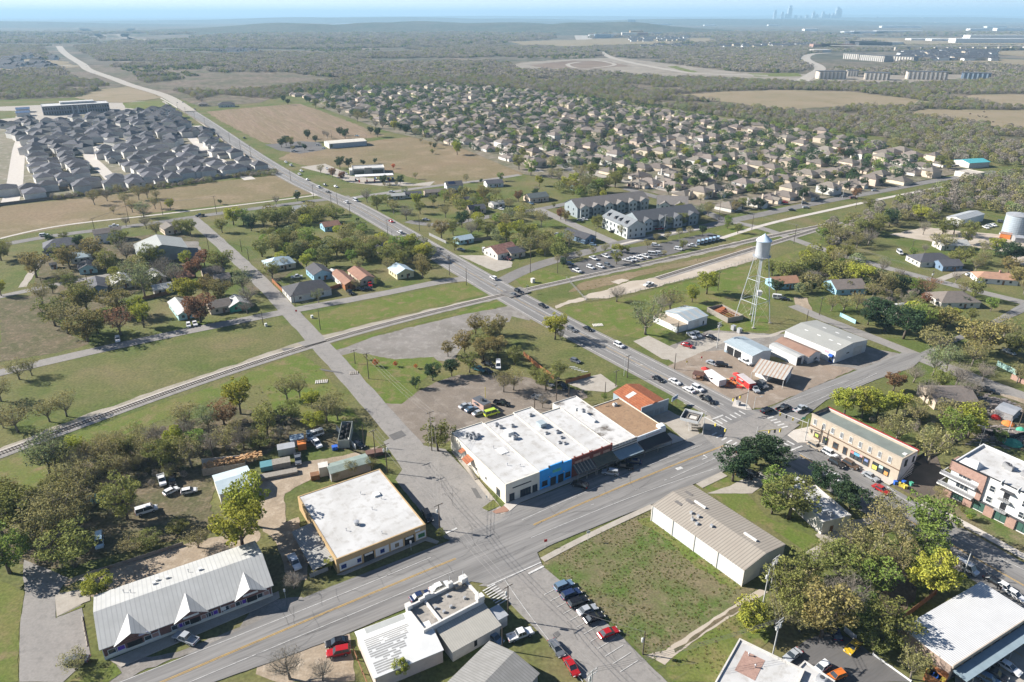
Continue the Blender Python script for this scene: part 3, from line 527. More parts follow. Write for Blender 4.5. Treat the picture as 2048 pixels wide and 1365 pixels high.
def railway(pts, label):
    root = empty("railway_track", (0,0,0), 0, label, "railway track")
    P = smooth_line([at(*p) for p in pts], 5.0, 160); n = len(P); b = MB()
    rows = []
    for off, z in ((-2.6,0.09),(-1.6,0.32),(1.6,0.32),(2.6,0.09)):
        rows.append([P[i] + Vector((-(P[min(i+1,n-1)]-P[max(i-1,0)]).y, (P[min(i+1,n-1)]-P[max(i-1,0)]).x, 0)).normalized()*off + Vector((0,0,z)) for i in range(n)])
    vs = [v for r in rows for v in r]
    b.add(vs, [(k*n+i, k*n+i+1, (k+1)*n+i+1, (k+1)*n+i)[::-1] for k in range(3) for i in range(n-1)])
    b.build("ballast", M_ball, root)
    for s in (-0.75, 0.75):
        o = ribbon("rail", P, 0.14, M_rail, 0.42, offset=s, parent=root, world=True, kind=None, h=0.12, step=8)
    t = MB(); acc = 0
    for i in range(n-1):
        seg = (P[i+1]-P[i]); L = seg.length; d = seg.normalized(); nr = Vector((-d.y,d.x,0))
        pos = (-acc) % 0.9
        while pos < L:
            c = P[i] + d*pos; q = [c-d*.14-nr*1.3, c+d*.14-nr*1.3, c+d*.14+nr*1.3, c-d*.14+nr*1.3]
            t.add([(v.x,v.y,.40) for v in q], [(0,1,2,3)]); pos += 0.9
        acc += L
    tt = t.build("sleepers", M_tie, root); tt['kind'] = 'stuff'
railway(RL, "single railway line on pale ballast running past the whole town")
railway(RL2, "weathered siding track beside the pale dirt track near the water tower")
patch("level_crossing", [K(2,1,330,1260),K(2,1,500,1215),K(2,1,560,1240),K(2,1,380,1290)], M_asph2, 0.56, amp=0)
patch("level_crossing", [(998,588),(1040,576),(1062,586),(1020,598)], M_asph, 0.56, amp=0)

# ---- wooded hills far off
def hill(cx, cy, rx, ry, h, rot=0.0):
    b = MB(); nx, ny = 60, 26; c, s_ = math.cos(rot), math.sin(rot)
    for j in range(ny+1):
        for i in range(nx+1):
            u = -1 + 2*i/nx; v = -1 + 2*j/ny; r = min(1.0, math.sqrt(u*u + v*v))
            z = h * (0.5 + 0.5*math.cos(math.pi*r)) * (1 + 0.45*noise.noise(Vector((u*4+cx*.001, v*2.5, h)))) 
            x, y = u*rx, v*ry
            b.v.append((cx + x*c - y*s_, cy + x*s_ + y*c, z - 1.0))
    b.f = [(j*(nx+1)+i, j*(nx+1)+i+1, (j+1)*(nx+1)+i+1, (j+1)*(nx+1)+i) for j in range(ny) for i in range(nx)]; b.m = [0]*len(b.f)
    o = b.build("hills", M_hill, smooth=True); o['kind'] = 'structure'
hill(-1500, 6200, 1900, 1300, 62); hill(-600, 6600, 2600, 1500, 60); hill(600, 6000, 1500, 1200, 64); hill(-7600, 9500, 4200, 2500, 70)
hill(3000, 12000, 5000, 2600, 60); hill(-2500, 14500, 7000, 2600, 75); hill(8500, 17000, 7000, 2500, 70); hill(500, 24000, 12000, 4000, 95); hill(14000, 30000, 14000, 4000, 110)

for pts in ([(1100,324),(1250,303),(1400,278),(1500,264)],[(1180,348),(1300,325),(1500,292),(1650,277)],[(1290,372),(1450,338),(1600,312),(1760,292)],[(1400,395),(1550,364),(1700,337),(1830,320)],[(960,272),(1100,257),(1250,242),(1400,240)],[(800,236),(950,226),(1100,213)],[(700,206),(850,199),(980,190)],[(1080,345),(1010,300),(960,272),(880,245),(800,236)],[(1400,395),(1290,372),(1180,348)]):
    ribbon("estate_street", pts, 8, M_conc, 0.15)
# worn pavement: repair patches, sealed cracks, oil and tyre darkening
M_patch = gm("repair_asphalt", (0.115,0.11,0.105), (0.135,0.13,0.125), scale=.8, fine=.1, fine_scale=5); M_seal = gm("crack_seal", (0.10,0.097,0.093)); M_pale = gm("pale_worn_asphalt", (0.25,0.24,0.225), (0.205,0.196,0.185), scale=.3, detail=8)
for q in ([K(1,1,1700,1095),K(1,1,1740,1100),K(1,1,1790,1180),K(1,1,1745,1175)],[K(0,2,320,985),K(0,2,365,960),K(0,2,385,985),K(0,2,340,1030)],[K(1,1,500,150),K(1,1,680,180),K(1,1,700,195),K(1,1,520,165)],[K(0,3,1600,190),K(0,3,1670,220),K(0,3,1640,232),K(0,3,1580,205)],[K(1,3,600,1030),K(1,3,660,1060),K(1,3,620,1075),K(1,3,570,1045)],[K(1,1,1050,680),K(1,1,1150,640),K(1,1,1190,680),K(1,1,1090,720)],[K(2,1,200,1300),K(2,1,300,1290),K(2,1,330,1330),K(2,1,240,1340)]):
    patch("repair_patch", q, M_patch, 0.079, amp=.05, step=.5)
rr_ = random.Random(8)
def cracks(name, a, b_, n, spread):
    A, B_ = at(*a), at(*b_); mb = MB()
    for i in range(n):
        p = A.lerp(B_, rr_.random()) + Vector((rr_.uniform(-spread,spread), rr_.uniform(-spread,spread), 0)); an = rr_.choice((G1, G1+1.571)) + rr_.uniform(-.25,.25)
        for k in range(rr_.randint(3, 9)):
            q = p + Vector((math.cos(an), math.sin(an), 0))*1.1; nr = Vector((-math.sin(an), math.cos(an), 0))*.022; mb.add([(v.x, v.y, .2015+.0002*(i%5)) for v in (p-nr, q-nr, q+nr, p+nr)], [(0,1,2,3)]); p = q; an += rr_.uniform(-.3,.3)
    o = mb.build(name, M_seal); o['kind'] = 'structure'
cracks("sealed_cracks", (520,1290), (1000,1080), 40, 5.5); cracks("sealed_cracks", (1000,1080), (1420,900), 40, 5.5); cracks("sealed_cracks", (1130,1200), (1280,1340), 26, 7); cracks("sealed_cracks", (870,940), (960,1060), 16, 6); cracks("sealed_cracks", (1600,905), (2000,1140), 34, 5); cracks("sealed_cracks", (1490,860), (1700,760), 26, 6); cracks("sealed_cracks", (600,650), (830,900), 14, 2.4)
# ================================================================ TREES
def leafmat(name, c, c2, rough=0.8, k=2.4):
    c = tuple(v*k for v in c); c2 = tuple(v*k for v in c2)
    m = mat(name, c, c2, scale=0.45, detail=4, coord='object', perobj=0.16, rough=rough, spec=0.1, lo=0.38, hi=0.62)
    N, L = m.node_tree.nodes, m.node_tree.links; b = N["Principled BSDF"]; t = N.new("ShaderNodeBsdfTranslucent"); x = N.new("ShaderNodeMixShader"); x.inputs[0].default_value = 0.34
    L.new(b.inputs["Base Color"].links[0].from_socket, t.inputs[0]); L.new(b.outputs[0], x.inputs[1]); L.new(t.outputs[0], x.inputs[2]); L.new(x.outputs[0], N["Material Output"].inputs[0])
    return m
LM = {
 'live':  (leafmat("live_oak_leaves", (0.031,0.052,0.022), (0.020,0.035,0.017)), "dark live oak"),
 'olive': (leafmat("olive_leaves", (0.112,0.118,0.034), (0.085,0.092,0.028)), "olive spreading tree"),
 'half':  (leafmat("thinning_leaves", (0.145,0.132,0.052), (0.112,0.105,0.045)), "thin olive-brown tree"),
 'yellow':(leafmat("yellow_green_leaves", (0.190,0.190,0.028), (0.130,0.145,0.026)), "yellow-green tree"),
 'green': (leafmat("fresh_green_leaves", (0.105,0.145,0.030), (0.080,0.115,0.028)), "fresh green tree"),
 'brown': (leafmat("brown_olive_leaves", (0.140,0.115,0.042), (0.108,0.096,0.036)), "brownish autumn tree"),
 'rust':  (leafmat("rust_leaves", (0.140,0.080,0.042), (0.105,0.062,0.034)), "rust-brown tree"),
 'red':   (leafmat("red_leaves", (0.30,0.07,0.02), (0.22,0.05,0.02)), "orange-red tree"),
 'sage':  (leafmat("sage_leaves", (0.120,0.135,0.062), (0.085,0.100,0.050)), "grey-green tree"),
 'bare':  (leafmat("bare_twigs", (0.175,0.155,0.125), (0.13,0.115,0.092)), "bare grey tree"),
 'wood':  (leafmat("leafless_woods", (0.150,0.130,0.105), (0.108,0.098,0.078)), "leafless grey-brown tree"),
 'cedar': (leafmat("cedar_leaves", (0.035,0.058,0.024), (0.026,0.042,0.018)), "dark dense cedar"),
}
M_bark = mat("bark", (0.10,0.08,0.06), (0.14,0.115,0.09), scale=3, coord='object', rough=0.95)
M_barkg = mat("pale_bark", (0.24,0.21,0.17), (0.17,0.145,0.12), scale=3, coord='object', rough=0.95)
def rv(r): 
    while True:
        v = Vector((r.uniform(-1,1), r.uniform(-1,1), r.uniform(-1,1)))
        if 0.05 < v.length < 1: return v
def limb_set(r, H, n, spread, base=0.22):
    out = []
    for i in range(n):
        a = 2*math.pi*(i + r.uniform(-.3,.3))/n; z0 = H * r.uniform(base, base+0.2)
        ln = r.uniform(0.55, 0.95) * spread; z1 = H * r.uniform(0.55, 0.88)
        p0 = Vector((0,0,z0)); p2 = Vector((math.cos(a)*ln, math.sin(a)*ln, z1)); p1 = (p0+p2)/2 + Vector((math.cos(a)*ln*.12, math.sin(a)*ln*.12, -H*.05))
        out.append([p0, p1, p2])
    return out
def proto(seed, shape, leaves=True):
    """unit tree: height 10, crown width 10; returns trunk builder, crown builder"""
    r = random.Random(seed); T = MB(); B = MB(); H = 10.0; sp = 4.6
    lean = Vector((r.uniform(-.3,.3), r.uniform(-.3,.3), 0))
    if shape == 'column': 
        T.tube([(0,0,-.1),(0,0,9)], 0.22, 6, 0.05)
        for i in range(1500):
            z = r.uniform(0.6, 9.9); rad = 4.2 * (1 - (z/10.2)**1.6)**0.75 * (0.75 + 0.35*noise.noise(Vector((z*.9, seed, i%7))))
            a = r.uniform(0, 2*math.pi); q = math.sqrt(r.uniform(.35,1)); leaf(B, r, Vector((math.cos(a)*rad*q, math.sin(a)*rad*q, z)), 0.40)
        return T, B
    T.tube([(0,0,-.15), lean*.4+Vector((0,0,1.6)), lean+Vector((0,0,3.4)), lean*1.5+Vector((0,0,6.0))], 0.34, 7, 0.12)
    nl = {'round':7,'spread':8,'thin':8,'bare':9}[shape]
    limbs = limb_set(r, H, nl, sp*0.78)
    for L in limbs:
        T.tube([p + lean for p in L], 0.15, 5, 0.05)
        for k in range(3):
            q = L[1].lerp(L[2], r.random()); e = q + Vector((r.uniform(-1.4,1.4), r.uniform(-1.4,1.4), r.uniform(.2,1.5))); T.tube([q+lean, e+lean], 0.06, 4, 0.025)
    clumps = []
    n = {'round':44,'spread':36,'thin':34,'bare':0}[shape]
    for i in range(n):
        d = rv(r).normalized() * (r.random()**0.34)
        zz = 6.1 + d.z * 3.5; rr = sp * (0.86 if shape == 'round' else 0.92)
        if d.z < -0.25: rr *= 0.8
        rr *= 1 + .35*noise.noise(Vector((d.x*1.7+seed, d.y*1.7, d.z*1.7))); zz += 1.1*noise.noise(Vector((d.x*1.3, d.y*1.3+seed, 4)))
        clumps.append((Vector((d.x*rr, d.y*rr, zz + r.uniform(-.3,.3))), r.uniform(0.55, 1.25)))
    for L in limbs: clumps.append((L[2] + Vector((0,0,.3)), 1.2))
    per = {'round':72,'spread':56,'thin':27,'bare':0}[shape]
    if shape != 'bare':
        for c, cr in clumps:
            for k in range(int(per*cr)):
                v = rv(r); v = v.normalized() * (v.length**0.6) * cr; v.z *= 0.75
                leaf(B, r, c + v, 0.225 if shape != 'thin' else 0.20)
    if shape in ('thin','bare','spread'):
        m = {'thin':30,'bare':44,'spread':16}[shape]
        for i in range(m):
            d = rv(r).normalized(); d.z = abs(d.z)*0.9 - 0.15
            p0 = Vector((0,0,r.uniform(2.6,5.6))) + Vector((d.x,d.y,0))*r.uniform(.2,1.6)
            p1 = Vector((d.x*sp*r.uniform(.6,1), d.y*sp*r.uniform(.6,1), 6 + d.z*4.2)); pm = p0.lerp(p1,.5) + Vector((0,0,-.3))
            twig(B, p0, pm, .045); twig(B, pm, p1, .035)
            for k in range(9 if shape == 'thin' else 13):
                t = r.uniform(.25,1); q = (p0.lerp(pm,t*2) if t < .5 else pm.lerp(p1,t*2-1)); e = q + rv(r)*1.5 + Vector((0,0,.5)); twig(B, q, e, .026)
                if shape == 'bare':
                    for _ in range(2): twig(B, e, e + rv(r)*.8 + Vector((0,0,.25)), .02)
    return T, B
def leaf(B, r, p, s):
    a = rv(r).normalized(); u = a.cross(Vector((0.3,0.2,1))).normalized(); w = a.cross(u); s *= r.uniform(.6,1.25); k = r.uniform(.5,.9)
    B.add([p-u*s-w*s*k*.4, p+u*s*.2-w*s*k, p+u*s+w*s*k*.3, p-u*s*.1+w*s*k], [(0,1,2,3)])
def twig(B, p, q, w):
    d = (q-p).normalized(); u = d.cross(Vector((0.1,0.2,1))).normalized()*w; v = d.cross(u)
    B.add([p+u, p-u*.5+v*.8, p-u*.5-v*.8, q], [(0,1,3),(1,2,3),(2,0,3)])
SHP = {'live':'round','olive':'spread','half':'thin','yellow':'round','green':'spread','brown':'spread','rust':'round','red':'spread','sage':'thin','bare':'bare','cedar':'round'}
PROTO = {}
for sh in ('round','spread','thin','bare','column'):
    for sd in range(3 if sh in ('round','spread','thin') else 2):
        T_, B_ = proto(11*sd + len(sh), sh); PROTO[sh, sd] = (T_, B_)
CRM = {}
def tree_meshes(kind, sd, shape=None):
    sh = shape or SHP[kind]; sd = sd % (3 if sh in ('round','spread','thin') else 2); k = (kind, sh, sd)
    if k not in CRM:
        T_, B_ = PROTO[sh, sd]
        CRM[k] = (T_.mesh("trunk", M_barkg if kind in ('bare','half','sage') else M_bark, True), B_.mesh("crown", LM[kind][0]))
    return CRM[k]
TREES = []; SPECS = []
def tree(p, w, h, kind, region=None, name="tree", shape=None):
    if region in ('south','grove','hotel','trucks'): w *= .76; h *= .80
    SPECS.append((p, w, h, kind, region, shape, rnd.randrange(3), rnd.uniform(0, 6.28), rnd.uniform(.9, 1.1)))
def make_tree(sp_):
    p, w, h, kind, region, shape, sd, rz, q = sp_
    tm, cm = tree_meshes(kind, sd, shape)
    root = empty("tree", p, rz); s = w/9.6; root.scale = (s, s*q, h/10.0)
    for nm, me in (("trunk", tm), ("crown", cm)):
        o = bpy.data.objects.new(nm, me); COL.objects.link(o); o.parent = root
    TREES.append((root, kind, region, w, h))
SIZE = lambda w: "small" if w < 7 else ("mid-sized" if w < 11 else "large")
def label_trees():
    groups = {}
    for t in TREES: groups.setdefault((t[2], t[1], SIZE(t[3])), []).append(t)
    for (reg, kind, sz), ts in groups.items():
        where, frm, anchor, grp = REG[reg]; A = at(*anchor)
        ts.sort(key=lambda t: (Vector(t[0].location) - A).length)
        ph = LM[kind][1]
        if ph.startswith("small "): ph = ph[6:]
        for i, t in enumerate(ts):
            lb = "%s %s %s" % (sz, ph, where)
            if len(ts) > 1: lb += ", %s from %s" % (ordn(i), frm)
            tag(t[0], lb, "tree", grp)
# region: where, counted from, that place in the photograph
REG = {
 'rail':  ("beside the railway", "north street corner", (590,640), "trees scattered along the railway"),
 'grove': ("in thicket behind strip mall", "its tan neighbour", (600,1000), "trees of the thicket behind the strip mall"),
 'mall':  ("around the brick strip mall", "its ridge end", (545,1190), "trees around the strip mall"),
 'yard':  ("by storage yard", "the grey container", (680,880), "trees around the storage yard"),
 'trucks':("behind the shop row", "the food truck", (960,800), "trees around the dirt lot"),
 'shops': ("by street south of shops", "the crossroads", (1490,870), "trees along the parking court"),
 'hotel': ("behind yellow brick block", "the crossroads", (1560,850), "trees behind the yellow brick block"),
 'south': ("in grove near grey warehouse", "grey warehouse", (1540,1140), "trees of the grove beside the metal roof building"),
 'west':  ("among west-end cottages", "metal gym hall", (330,500), "trees among the west-end cottages"),
 'meadow':("in the tan meadow grove", "metal gym hall", (330,500), "trees in the tan meadow"),
 'mid':   ("among cottages beside highway", "the level crossing", (1010,590), "trees among the cottages by the highway"),
 'north': ("by streets north of highway", "the petrol station", (740,350), "trees on the streets north of the highway"),
 'apts':  ("around grey apartment blocks", "water tower", (1510,600), "trees around the apartments"),
 'tower': ("by the blue metal workshop", "water tower", (1510,600), "trees on the green around the workshop"),
 'east':  ("among cottages east of tower", "water tower", (1510,600), "trees among the cottages east of the tower"),
 'eastw': ("along edge of eastern wood", "water tower", (1510,600), "trees on edge of the eastern wood"),
 'fields':("around fields behind petrol station", "petrol station", (740,350), "trees round the brown fields"),
 'estate':("among tan roofed estate houses", "apartment blocks", (1250,400), "trees among the estate houses"),
}
def TL(reg, r, c, items):
    for it in items:
        x, y, w, h, k = it[:5]
        p = at(*K(r, c, x, y)); tree(p, w, h, k, reg, shape=(it[5] if len(it) > 5 else None))
TL('rail',1,0,[(155,235,9,8,'half'),(255,205,7,7,'half'),(145,655,12,10,'half'),(395,570,9,8,'half'),(530,530,10,9,'half'),(1905,510,12.5,14,'yellow'),(10,410,10,9,'half'),(1655,655,8,10,'sage'),(1485,620,10,9,'half'),(1775,590,11,8,'rust','spread'),(400,1000,12,13,'sage'),(30,620,7,6,'half'),(450,960,12,13,'sage')])
TL('grove',1,0,[(640,860,9,10,'yellow'),(530,960,12,10,'half'),(650,960,13,10,'bare'),(760,900,11,10,'half'),(850,920,12,12,'half'),(940,900,12,12,'half'),(1010,880,11,11,'olive'),(1080,850,10,10,'half'),(1180,900,10,11,'half'),(1280,950,12,13,'olive'),(1390,930,11,13,'olive'),(1400,800,10,11,'yellow'),(1520,930,12,13,'half'),(1560,790,10,9,'green'),(1680,830,11,10,'bare'),(1800,800,11,10,'half'),(1930,790,11,10,'bare'),(1990,770,10,8,'half'),(1240,760,11,9,'bare'),(640,1080,12,10,'half'),(760,1060,11,9,'half'),(900,1010,11,10,'half'),(1000,1000,10,9,'half'),(520,1130,13,11,'half'),(640,1180,12,11,'half'),(1010,1345,17,17,'olive'),(430,1240,12,11,'olive'),(480,1180,11,9,'half'),(560,1300,13,11,'half'),(680,1330,12,10,'half'),(430,1340,11,10,'half'),(90,1190,10,9,'half'),(60,1300,14,12,'olive'),(160,1330,12,11,'olive'),(10,1230,10,9,'half'),(860,1230,9,8,'half'),(1100,720,9,8,'half'),(950,760,8,7,'half'),(1350,1010,6,5,'half'),(1870,700,9,8,'half'),(1480,700,9,8,'bare'),(700,870,8,8,'half'),(820,800,8,8,'half'),(1250,870,7,7,'half'),(1100,950,8,7,'half')])
TL('mall',0,0,[(80,500,13,12,'green'),(40,230,14,13,'olive'),(150,120,12,12,'olive'),(470,230,15,14,'half'),(600,450,14,12,'olive'),(560,250,12,11,'half'),(790,690,8.5,6,'yellow'),(1570,300,8,5.5,'half'),(1925,330,15,15,'yellow'),(1990,130,14,15,'yellow'),(600,1265,7,4,'half'),(1040,330,8,4,'half'),(1180,290,8,4,'olive'),(330,330,12,11,'half'),(1420,180,7,3.5,'olive'),(390,110,13,12,'half')])
TL('mall',0,1,[(300,620,6,4,'bare'),(270,1340,9,8,'bare'),(590,470,4,3,'yellow'),(1150,1330,4,5,'yellow'),(1460,230,3.5,2.5,'olive'),(530,1350,6,5,'bare')])
TL('yard',1,1,[(250,400,9,9,'half'),(350,385,7,9,'half'),(445,460,8,7,'yellow'),(280,570,9,8,'olive'),(95,695,10,12,'olive'),(560,570,11,9,'half'),(470,640,9,7,'yellow'),(650,560,8,7,'half'),(30,780,9,5,'olive'),(200,710,6,3.5,'bare'),(620,480,8,7,'half'),(920,950,5,3,'half'),(760,990,6,3,'half'),(640,1030,3.5,2.5,'half')])
TL('trucks',1,1,[(1400,245,10,9,'live'),(1550,210,9,9,'live'),(1262,305,6.5,5,'cedar'),(1440,800,14,13,'olive'),(1960,335,11,10,'half'),(950,135,3.8,4.5,'red'),(1105,135,2.8,3,'red','bare'),(1265,150,2.5,2.3,'red'),(1690,180,12,11,'olive'),(1800,80,12,12,'brown'),(1910,60,12,12,'brown'),(870,80,2.4,4,'half','column')])
TL('trucks',2,1,[(1650,1340,13,13,'brown'),(1850,1260,14,14,'brown'),(1520,1360,9,8,'brown'),(1740,1180,11,11,'brown'),(1930,1190,10,11,'brown'),(1790,1340,12,11,'olive')])
TL('trucks',1,2,[(270,320,13,11,'olive'),(370,230,10,9,'olive'),(190,260,9,8,'olive'),(240,460,8,7,'bare'),(10,320,11,10,'half'),(20,120,9,10,'olive'),(1490,660,3,2.5,'olive'),(730,400,4,3,'green')])
TL('shops',1,2,[(1745,1040,12.5,11,'live'),(1930,910,13,10,'live'),(2040,900,11,9,'live'),(1860,930,9,8,'live')])
TL('shops',1,3,[(50,970,11,8,'live'),(50,1160,10,9,'green'),(160,1340,16,13,'olive'),(30,1300,9,8,'green'),(410,1120,10,8,'live'),(550,1190,9,8,'live'),(640,1270,10.5,8,'live')])
TL('hotel',1,3,[(600,520,14,13,'yellow'),(740,540,13,13,'yellow'),(860,540,14,13,'yellow'),(1010,520,12,12,'yellow'),(990,330,12,10,'rust'),(1230,430,13,12,'bare'),(1000,740,14,13,'half'),(1270,900,17,15,'half'),(1450,740,15,15,'green'),(1580,700,15,14,'yellow'),(1390,600,12,12,'half'),(1480,300,14,13,'bare'),(1560,400,14,12,'bare'),(1300,210,14,15,'sage'),(1410,170,13,14,'sage'),(1610,130,14,13,'half'),(1350,320,11,11,'olive'),(1700,250,11,10,'bare'),(1970,260,10,10,'half'),(1150,580,11,11,'half'),(900,690,9,9,'half'),(1150,260,11,9,'bare'),(1640,520,8,7,'half'),(1820,740,7,6,'green'),(1340,1190,6,6,'half'),(1590,1350,3,3,'yellow'),(1530,1290,3,2,'olive')])
TL('south',0,2,[(1880,960,13,9,'yellow'),(1960,930,9,8,'olive')])
TL('south',0,3,[(1250,240,17,17,'green'),(1230,390,15,13,'green'),(900,270,15,14,'half'),(640,360,14,12,'half'),(560,560,15,13,'olive'),(420,1010,18,18,'brown'),(520,960,13,15,'brown'),(110,700,15,13,'olive'),(590,890,15,17,'bare'),(830,660,15,12,'green'),(700,850,10,9,'green'),(930,1060,15,13,'olive'),(840,1130,11,9,'olive'),(1290,670,15,14,'yellow'),(1150,610,8,7,'yellow'),(1125,1340,9,10,'half'),(50,940,10,9,'half'),(1010,500,12,11,'half'),(300,560,12,11,'olive'),(790,430,13,12,'half'),(450,420,11,10,'half'),(250,760,12,11,'half'),(720,560,12,11,'olive'),(1050,330,12,11,'half'),(250,960,9,8,'half'),(1400,520,9,8,'bare'),(1500,150,3,3,'olive'),(1590,80,4,4,'green'),(880,860,10,8,'half'),(180,870,11,10,'olive'),(940,130,12,12,'half')])
TL('west',2,0,[(290,735,16,14,'brown'),(560,670,14,13,'brown'),(500,640,12,12,'olive'),(750,600,15,13,'brown'),(860,690,12,12,'olive'),(1010,620,14,14,'bare'),(960,520,13,12,'olive'),(510,800,11,9,'half'),(560,830,9,8,'olive'),(420,860,8,7,'olive'),(1150,890,15,17,'sage'),(1080,830,13,15,'sage'),(1290,740,13,12,'bare'),(1380,800,13,12,'bare'),(1490,930,16,12,'yellow'),(1590,1090,17,13,'rust'),(440,1120,15,13,'olive'),(540,1180,15,14,'half'),(690,1000,15,14,'olive'),(610,1020,12,12,'brown'),(930,1040,17,13,'brown'),(700,1240,17,14,'brown'),(780,1180,12,11,'olive'),(960,1190,14,12,'rust','thin'),(1140,1130,10,12,'yellow'),(1100,1060,9,10,'yellow'),(1750,920,12,11,'brown'),(1650,880,11,10,'brown'),(1760,700,15,13,'olive'),(1930,860,14,13,'sage'),(1550,750,13,12,'rust'),(1480,650,8,9,'yellow'),(410,475,7,6,'live'),(520,455,7,6,'olive'),(630,505,8,8,'live'),(1240,410,11,10,'half'),(1440,395,10,10,'olive'),(1510,400,11,10,'olive'),(10,600,13,11,'olive'),(60,560,9,9,'half'),(1200,640,12,12,'olive'),(340,950,10,11,'half'),(1700,760,11,9,'bare'),(1960,960,10,10,'bare'),(1960,1020,9,7,'bare'),(1620,640,10,9,'rust'),(1000,330,6,8,'bare'),(10,880,8,8,'yellow'),(1260,640,10,9,'olive')])
TL('meadow',2,0,[(750,160,11,10,'half'),(850,130,9,8,'bare'),(990,160,9,8,'half'),(1100,120,10,10,'half'),(1170,110,11,10,'half'),(1140,260,12,11,'sage'),(1350,200,8,8,'yellow'),(1160,350,9,9,'bare'),(1230,190,9,8,'half'),(900,230,5,5,'half'),(1240,120,8,7,'half'),(1060,60,9,6,'bare'),(1745,155,4,3.2,'cedar'),(940,80,9,7,'half'),(1050,220,9,9,'half')])
TL('mid',2,0,[(1850,320,14,12,'yellow'),(1930,320,11,11,'green'),(1760,380,10,8,'olive'),(1990,365,11,9,'live')])
TL('mid',2,1,[(60,330,12,11,'olive'),(170,320,13,11,'olive'),(260,300,12,10,'olive'),(400,290,11,9,'olive'),(520,290,12,10,'olive'),(620,310,12,10,'olive'),(410,500,14,12,'green'),(130,745,12,9,'olive'),(50,570,12,10,'olive'),(180,560,10,9,'olive'),(240,500,9,8,'olive'),(400,665,9,8,'yellow'),(560,650,12,10,'olive'),(480,570,10,9,'olive'),(640,560,12,10,'olive'),(760,560,12,10,'olive'),(700,470,10,9,'half'),(850,600,12,10,'olive'),(940,560,10,9,'olive'),(1040,620,12,10,'olive'),(1130,560,13,12,'green'),(1220,540,13,11,'yellow'),(1330,600,12,10,'yellow'),(1320,740,11,10,'brown'),(1050,690,8,8,'half'),(495,935,7,6.5,'sage'),(820,680,8,7,'half'),(230,660,6,5,'half'),(800,830,5,6,'half'),(960,800,5,4,'olive'),(130,430,8,7,'olive'),(330,130,8,6,'live'),(160,160,7,7,'bare'),(690,340,3,4,'half'),(805,300,2.5,4,'live'),(1370,350,4,4,'half'),(760,620,9,6,'green'),(230,470,11,9,'olive'),(320,420,10,8,'olive'),(350,560,11,9,'half'),(1000,500,8,6,'half'),(1160,650,10,8,'olive'),(1240,600,10,9,'olive')])
TL('north',2,1,[(960,200,12,10,'olive'),(1040,170,9,8,'olive'),(1090,230,11,9,'half'),(1190,280,13,10,'bare'),(1270,170,10,9,'yellow'),(1300,230,9,8,'olive'),(880,140,11,9,'bare'),(1470,430,13,12,'brown'),(1560,400,11,10,'olive'),(1630,340,12,9,'live'),(1570,520,8,7,'olive'),(1700,420,12,9,'bare'),(1830,420,12,10,'olive'),(1980,450,13,12,'yellow'),(1800,130,13,12,'brown'),(1900,120,10,8,'half'),(1490,140,10,8,'green'),(1640,110,10,9,'olive'),(1580,180,6,5,'olive'),(1750,230,5,6,'cedar'),(2000,200,8,8,'half'),(1400,160,8,7,'olive'),(1500,260,10,8,'half'),(1760,370,9,8,'olive'),(1680,290,8,6,'half')])
TL('north',2,2,[(110,440,12,10,'olive'),(150,440,9,10,'yellow'),(230,330,11,10,'half'),(200,500,13,10,'half'),(260,560,10,8,'half'),(310,540,9,7,'olive'),(50,400,10,8,'yellow'),(450,490,9,8,'half'),(360,620,5,4,'half'),(425,600,4,5,'half'),(60,320,11,7,'half'),(180,100,8,5,'live'),(270,110,5,3,'olive'),(50,130,6,8,'bare','bare'),(330,180,4,3,'olive')])
TL('apts',2,2,[(385,275,7,8,'rust','thin'),(425,290,7,8,'brown','thin'),(680,340,9,8,'olive'),(650,330,6,6,'olive'),(865,410,7,8,'half'),(1080,340,9,8,'half'),(1340,330,10,8,'olive'),(1220,350,8,8,'sage'),(1475,290,9,7,'sage'),(1550,250,9,8,'half'),(1705,350,6,7,'green'),(1785,385,7,6,'olive'),(1505,400,7,5.5,'live'),(825,630,8,7,'olive'),(405,650,5,5,'live'),(1140,455,5,6,'half'),(1228,440,5,6,'half'),(1322,415,5,6,'half'),(1405,400,5,6,'half'),(735,545,6,5.5,'half'),(640,560,5,5,'half'),(530,585,4,5,'half'),(1070,505,5,6,'half'),(1350,510,6,5.5,'olive'),(810,530,4,5,'yellow'),(860,540,5,5.5,'yellow'),(1170,180,8,5,'yellow','spread'),(910,540,4,5,'olive'),(1200,570,4.5,3,'half')])
TL('tower',2,2,[(828,925,10,8,'bare'),(1540,865,13,12,'yellow'),(1425,930,9,6.5,'yellow'),(1250,1000,16,11,'half'),(1180,1010,11,9,'bare'),(1055,1185,17,15,'sage'),(340,1225,12,12,'yellow'),(380,1230,6,4,'half')])
TL('eastw',2,3,[(415,435,6,10,'green','column'),(500,420,11,8,'half'),(560,460,12,9,'half'),(640,440,12,9,'half'),(700,500,11,9,'half'),(790,480,12,10,'bare'),(720,400,11,9,'olive'),(820,400,12,10,'olive'),(880,360,12,11,'olive'),(960,330,12,10,'live'),(480,500,9,6,'olive'),(620,540,9,7,'half'),(1200,290,13,10,'yellow'),(1170,260,9,8,'yellow'),(1225,395,9,9,'bare'),(1280,320,10,9,'olive'),(800,190,9,6,'olive'),(760,170,6,5,'half'),(1380,400,12,10,'olive'),(1470,390,12,10,'olive'),(1600,420,12,9,'olive'),(1560,470,10,9,'olive'),(1900,230,9,8,'green'),(690,110,8,8,'rust','spread')])
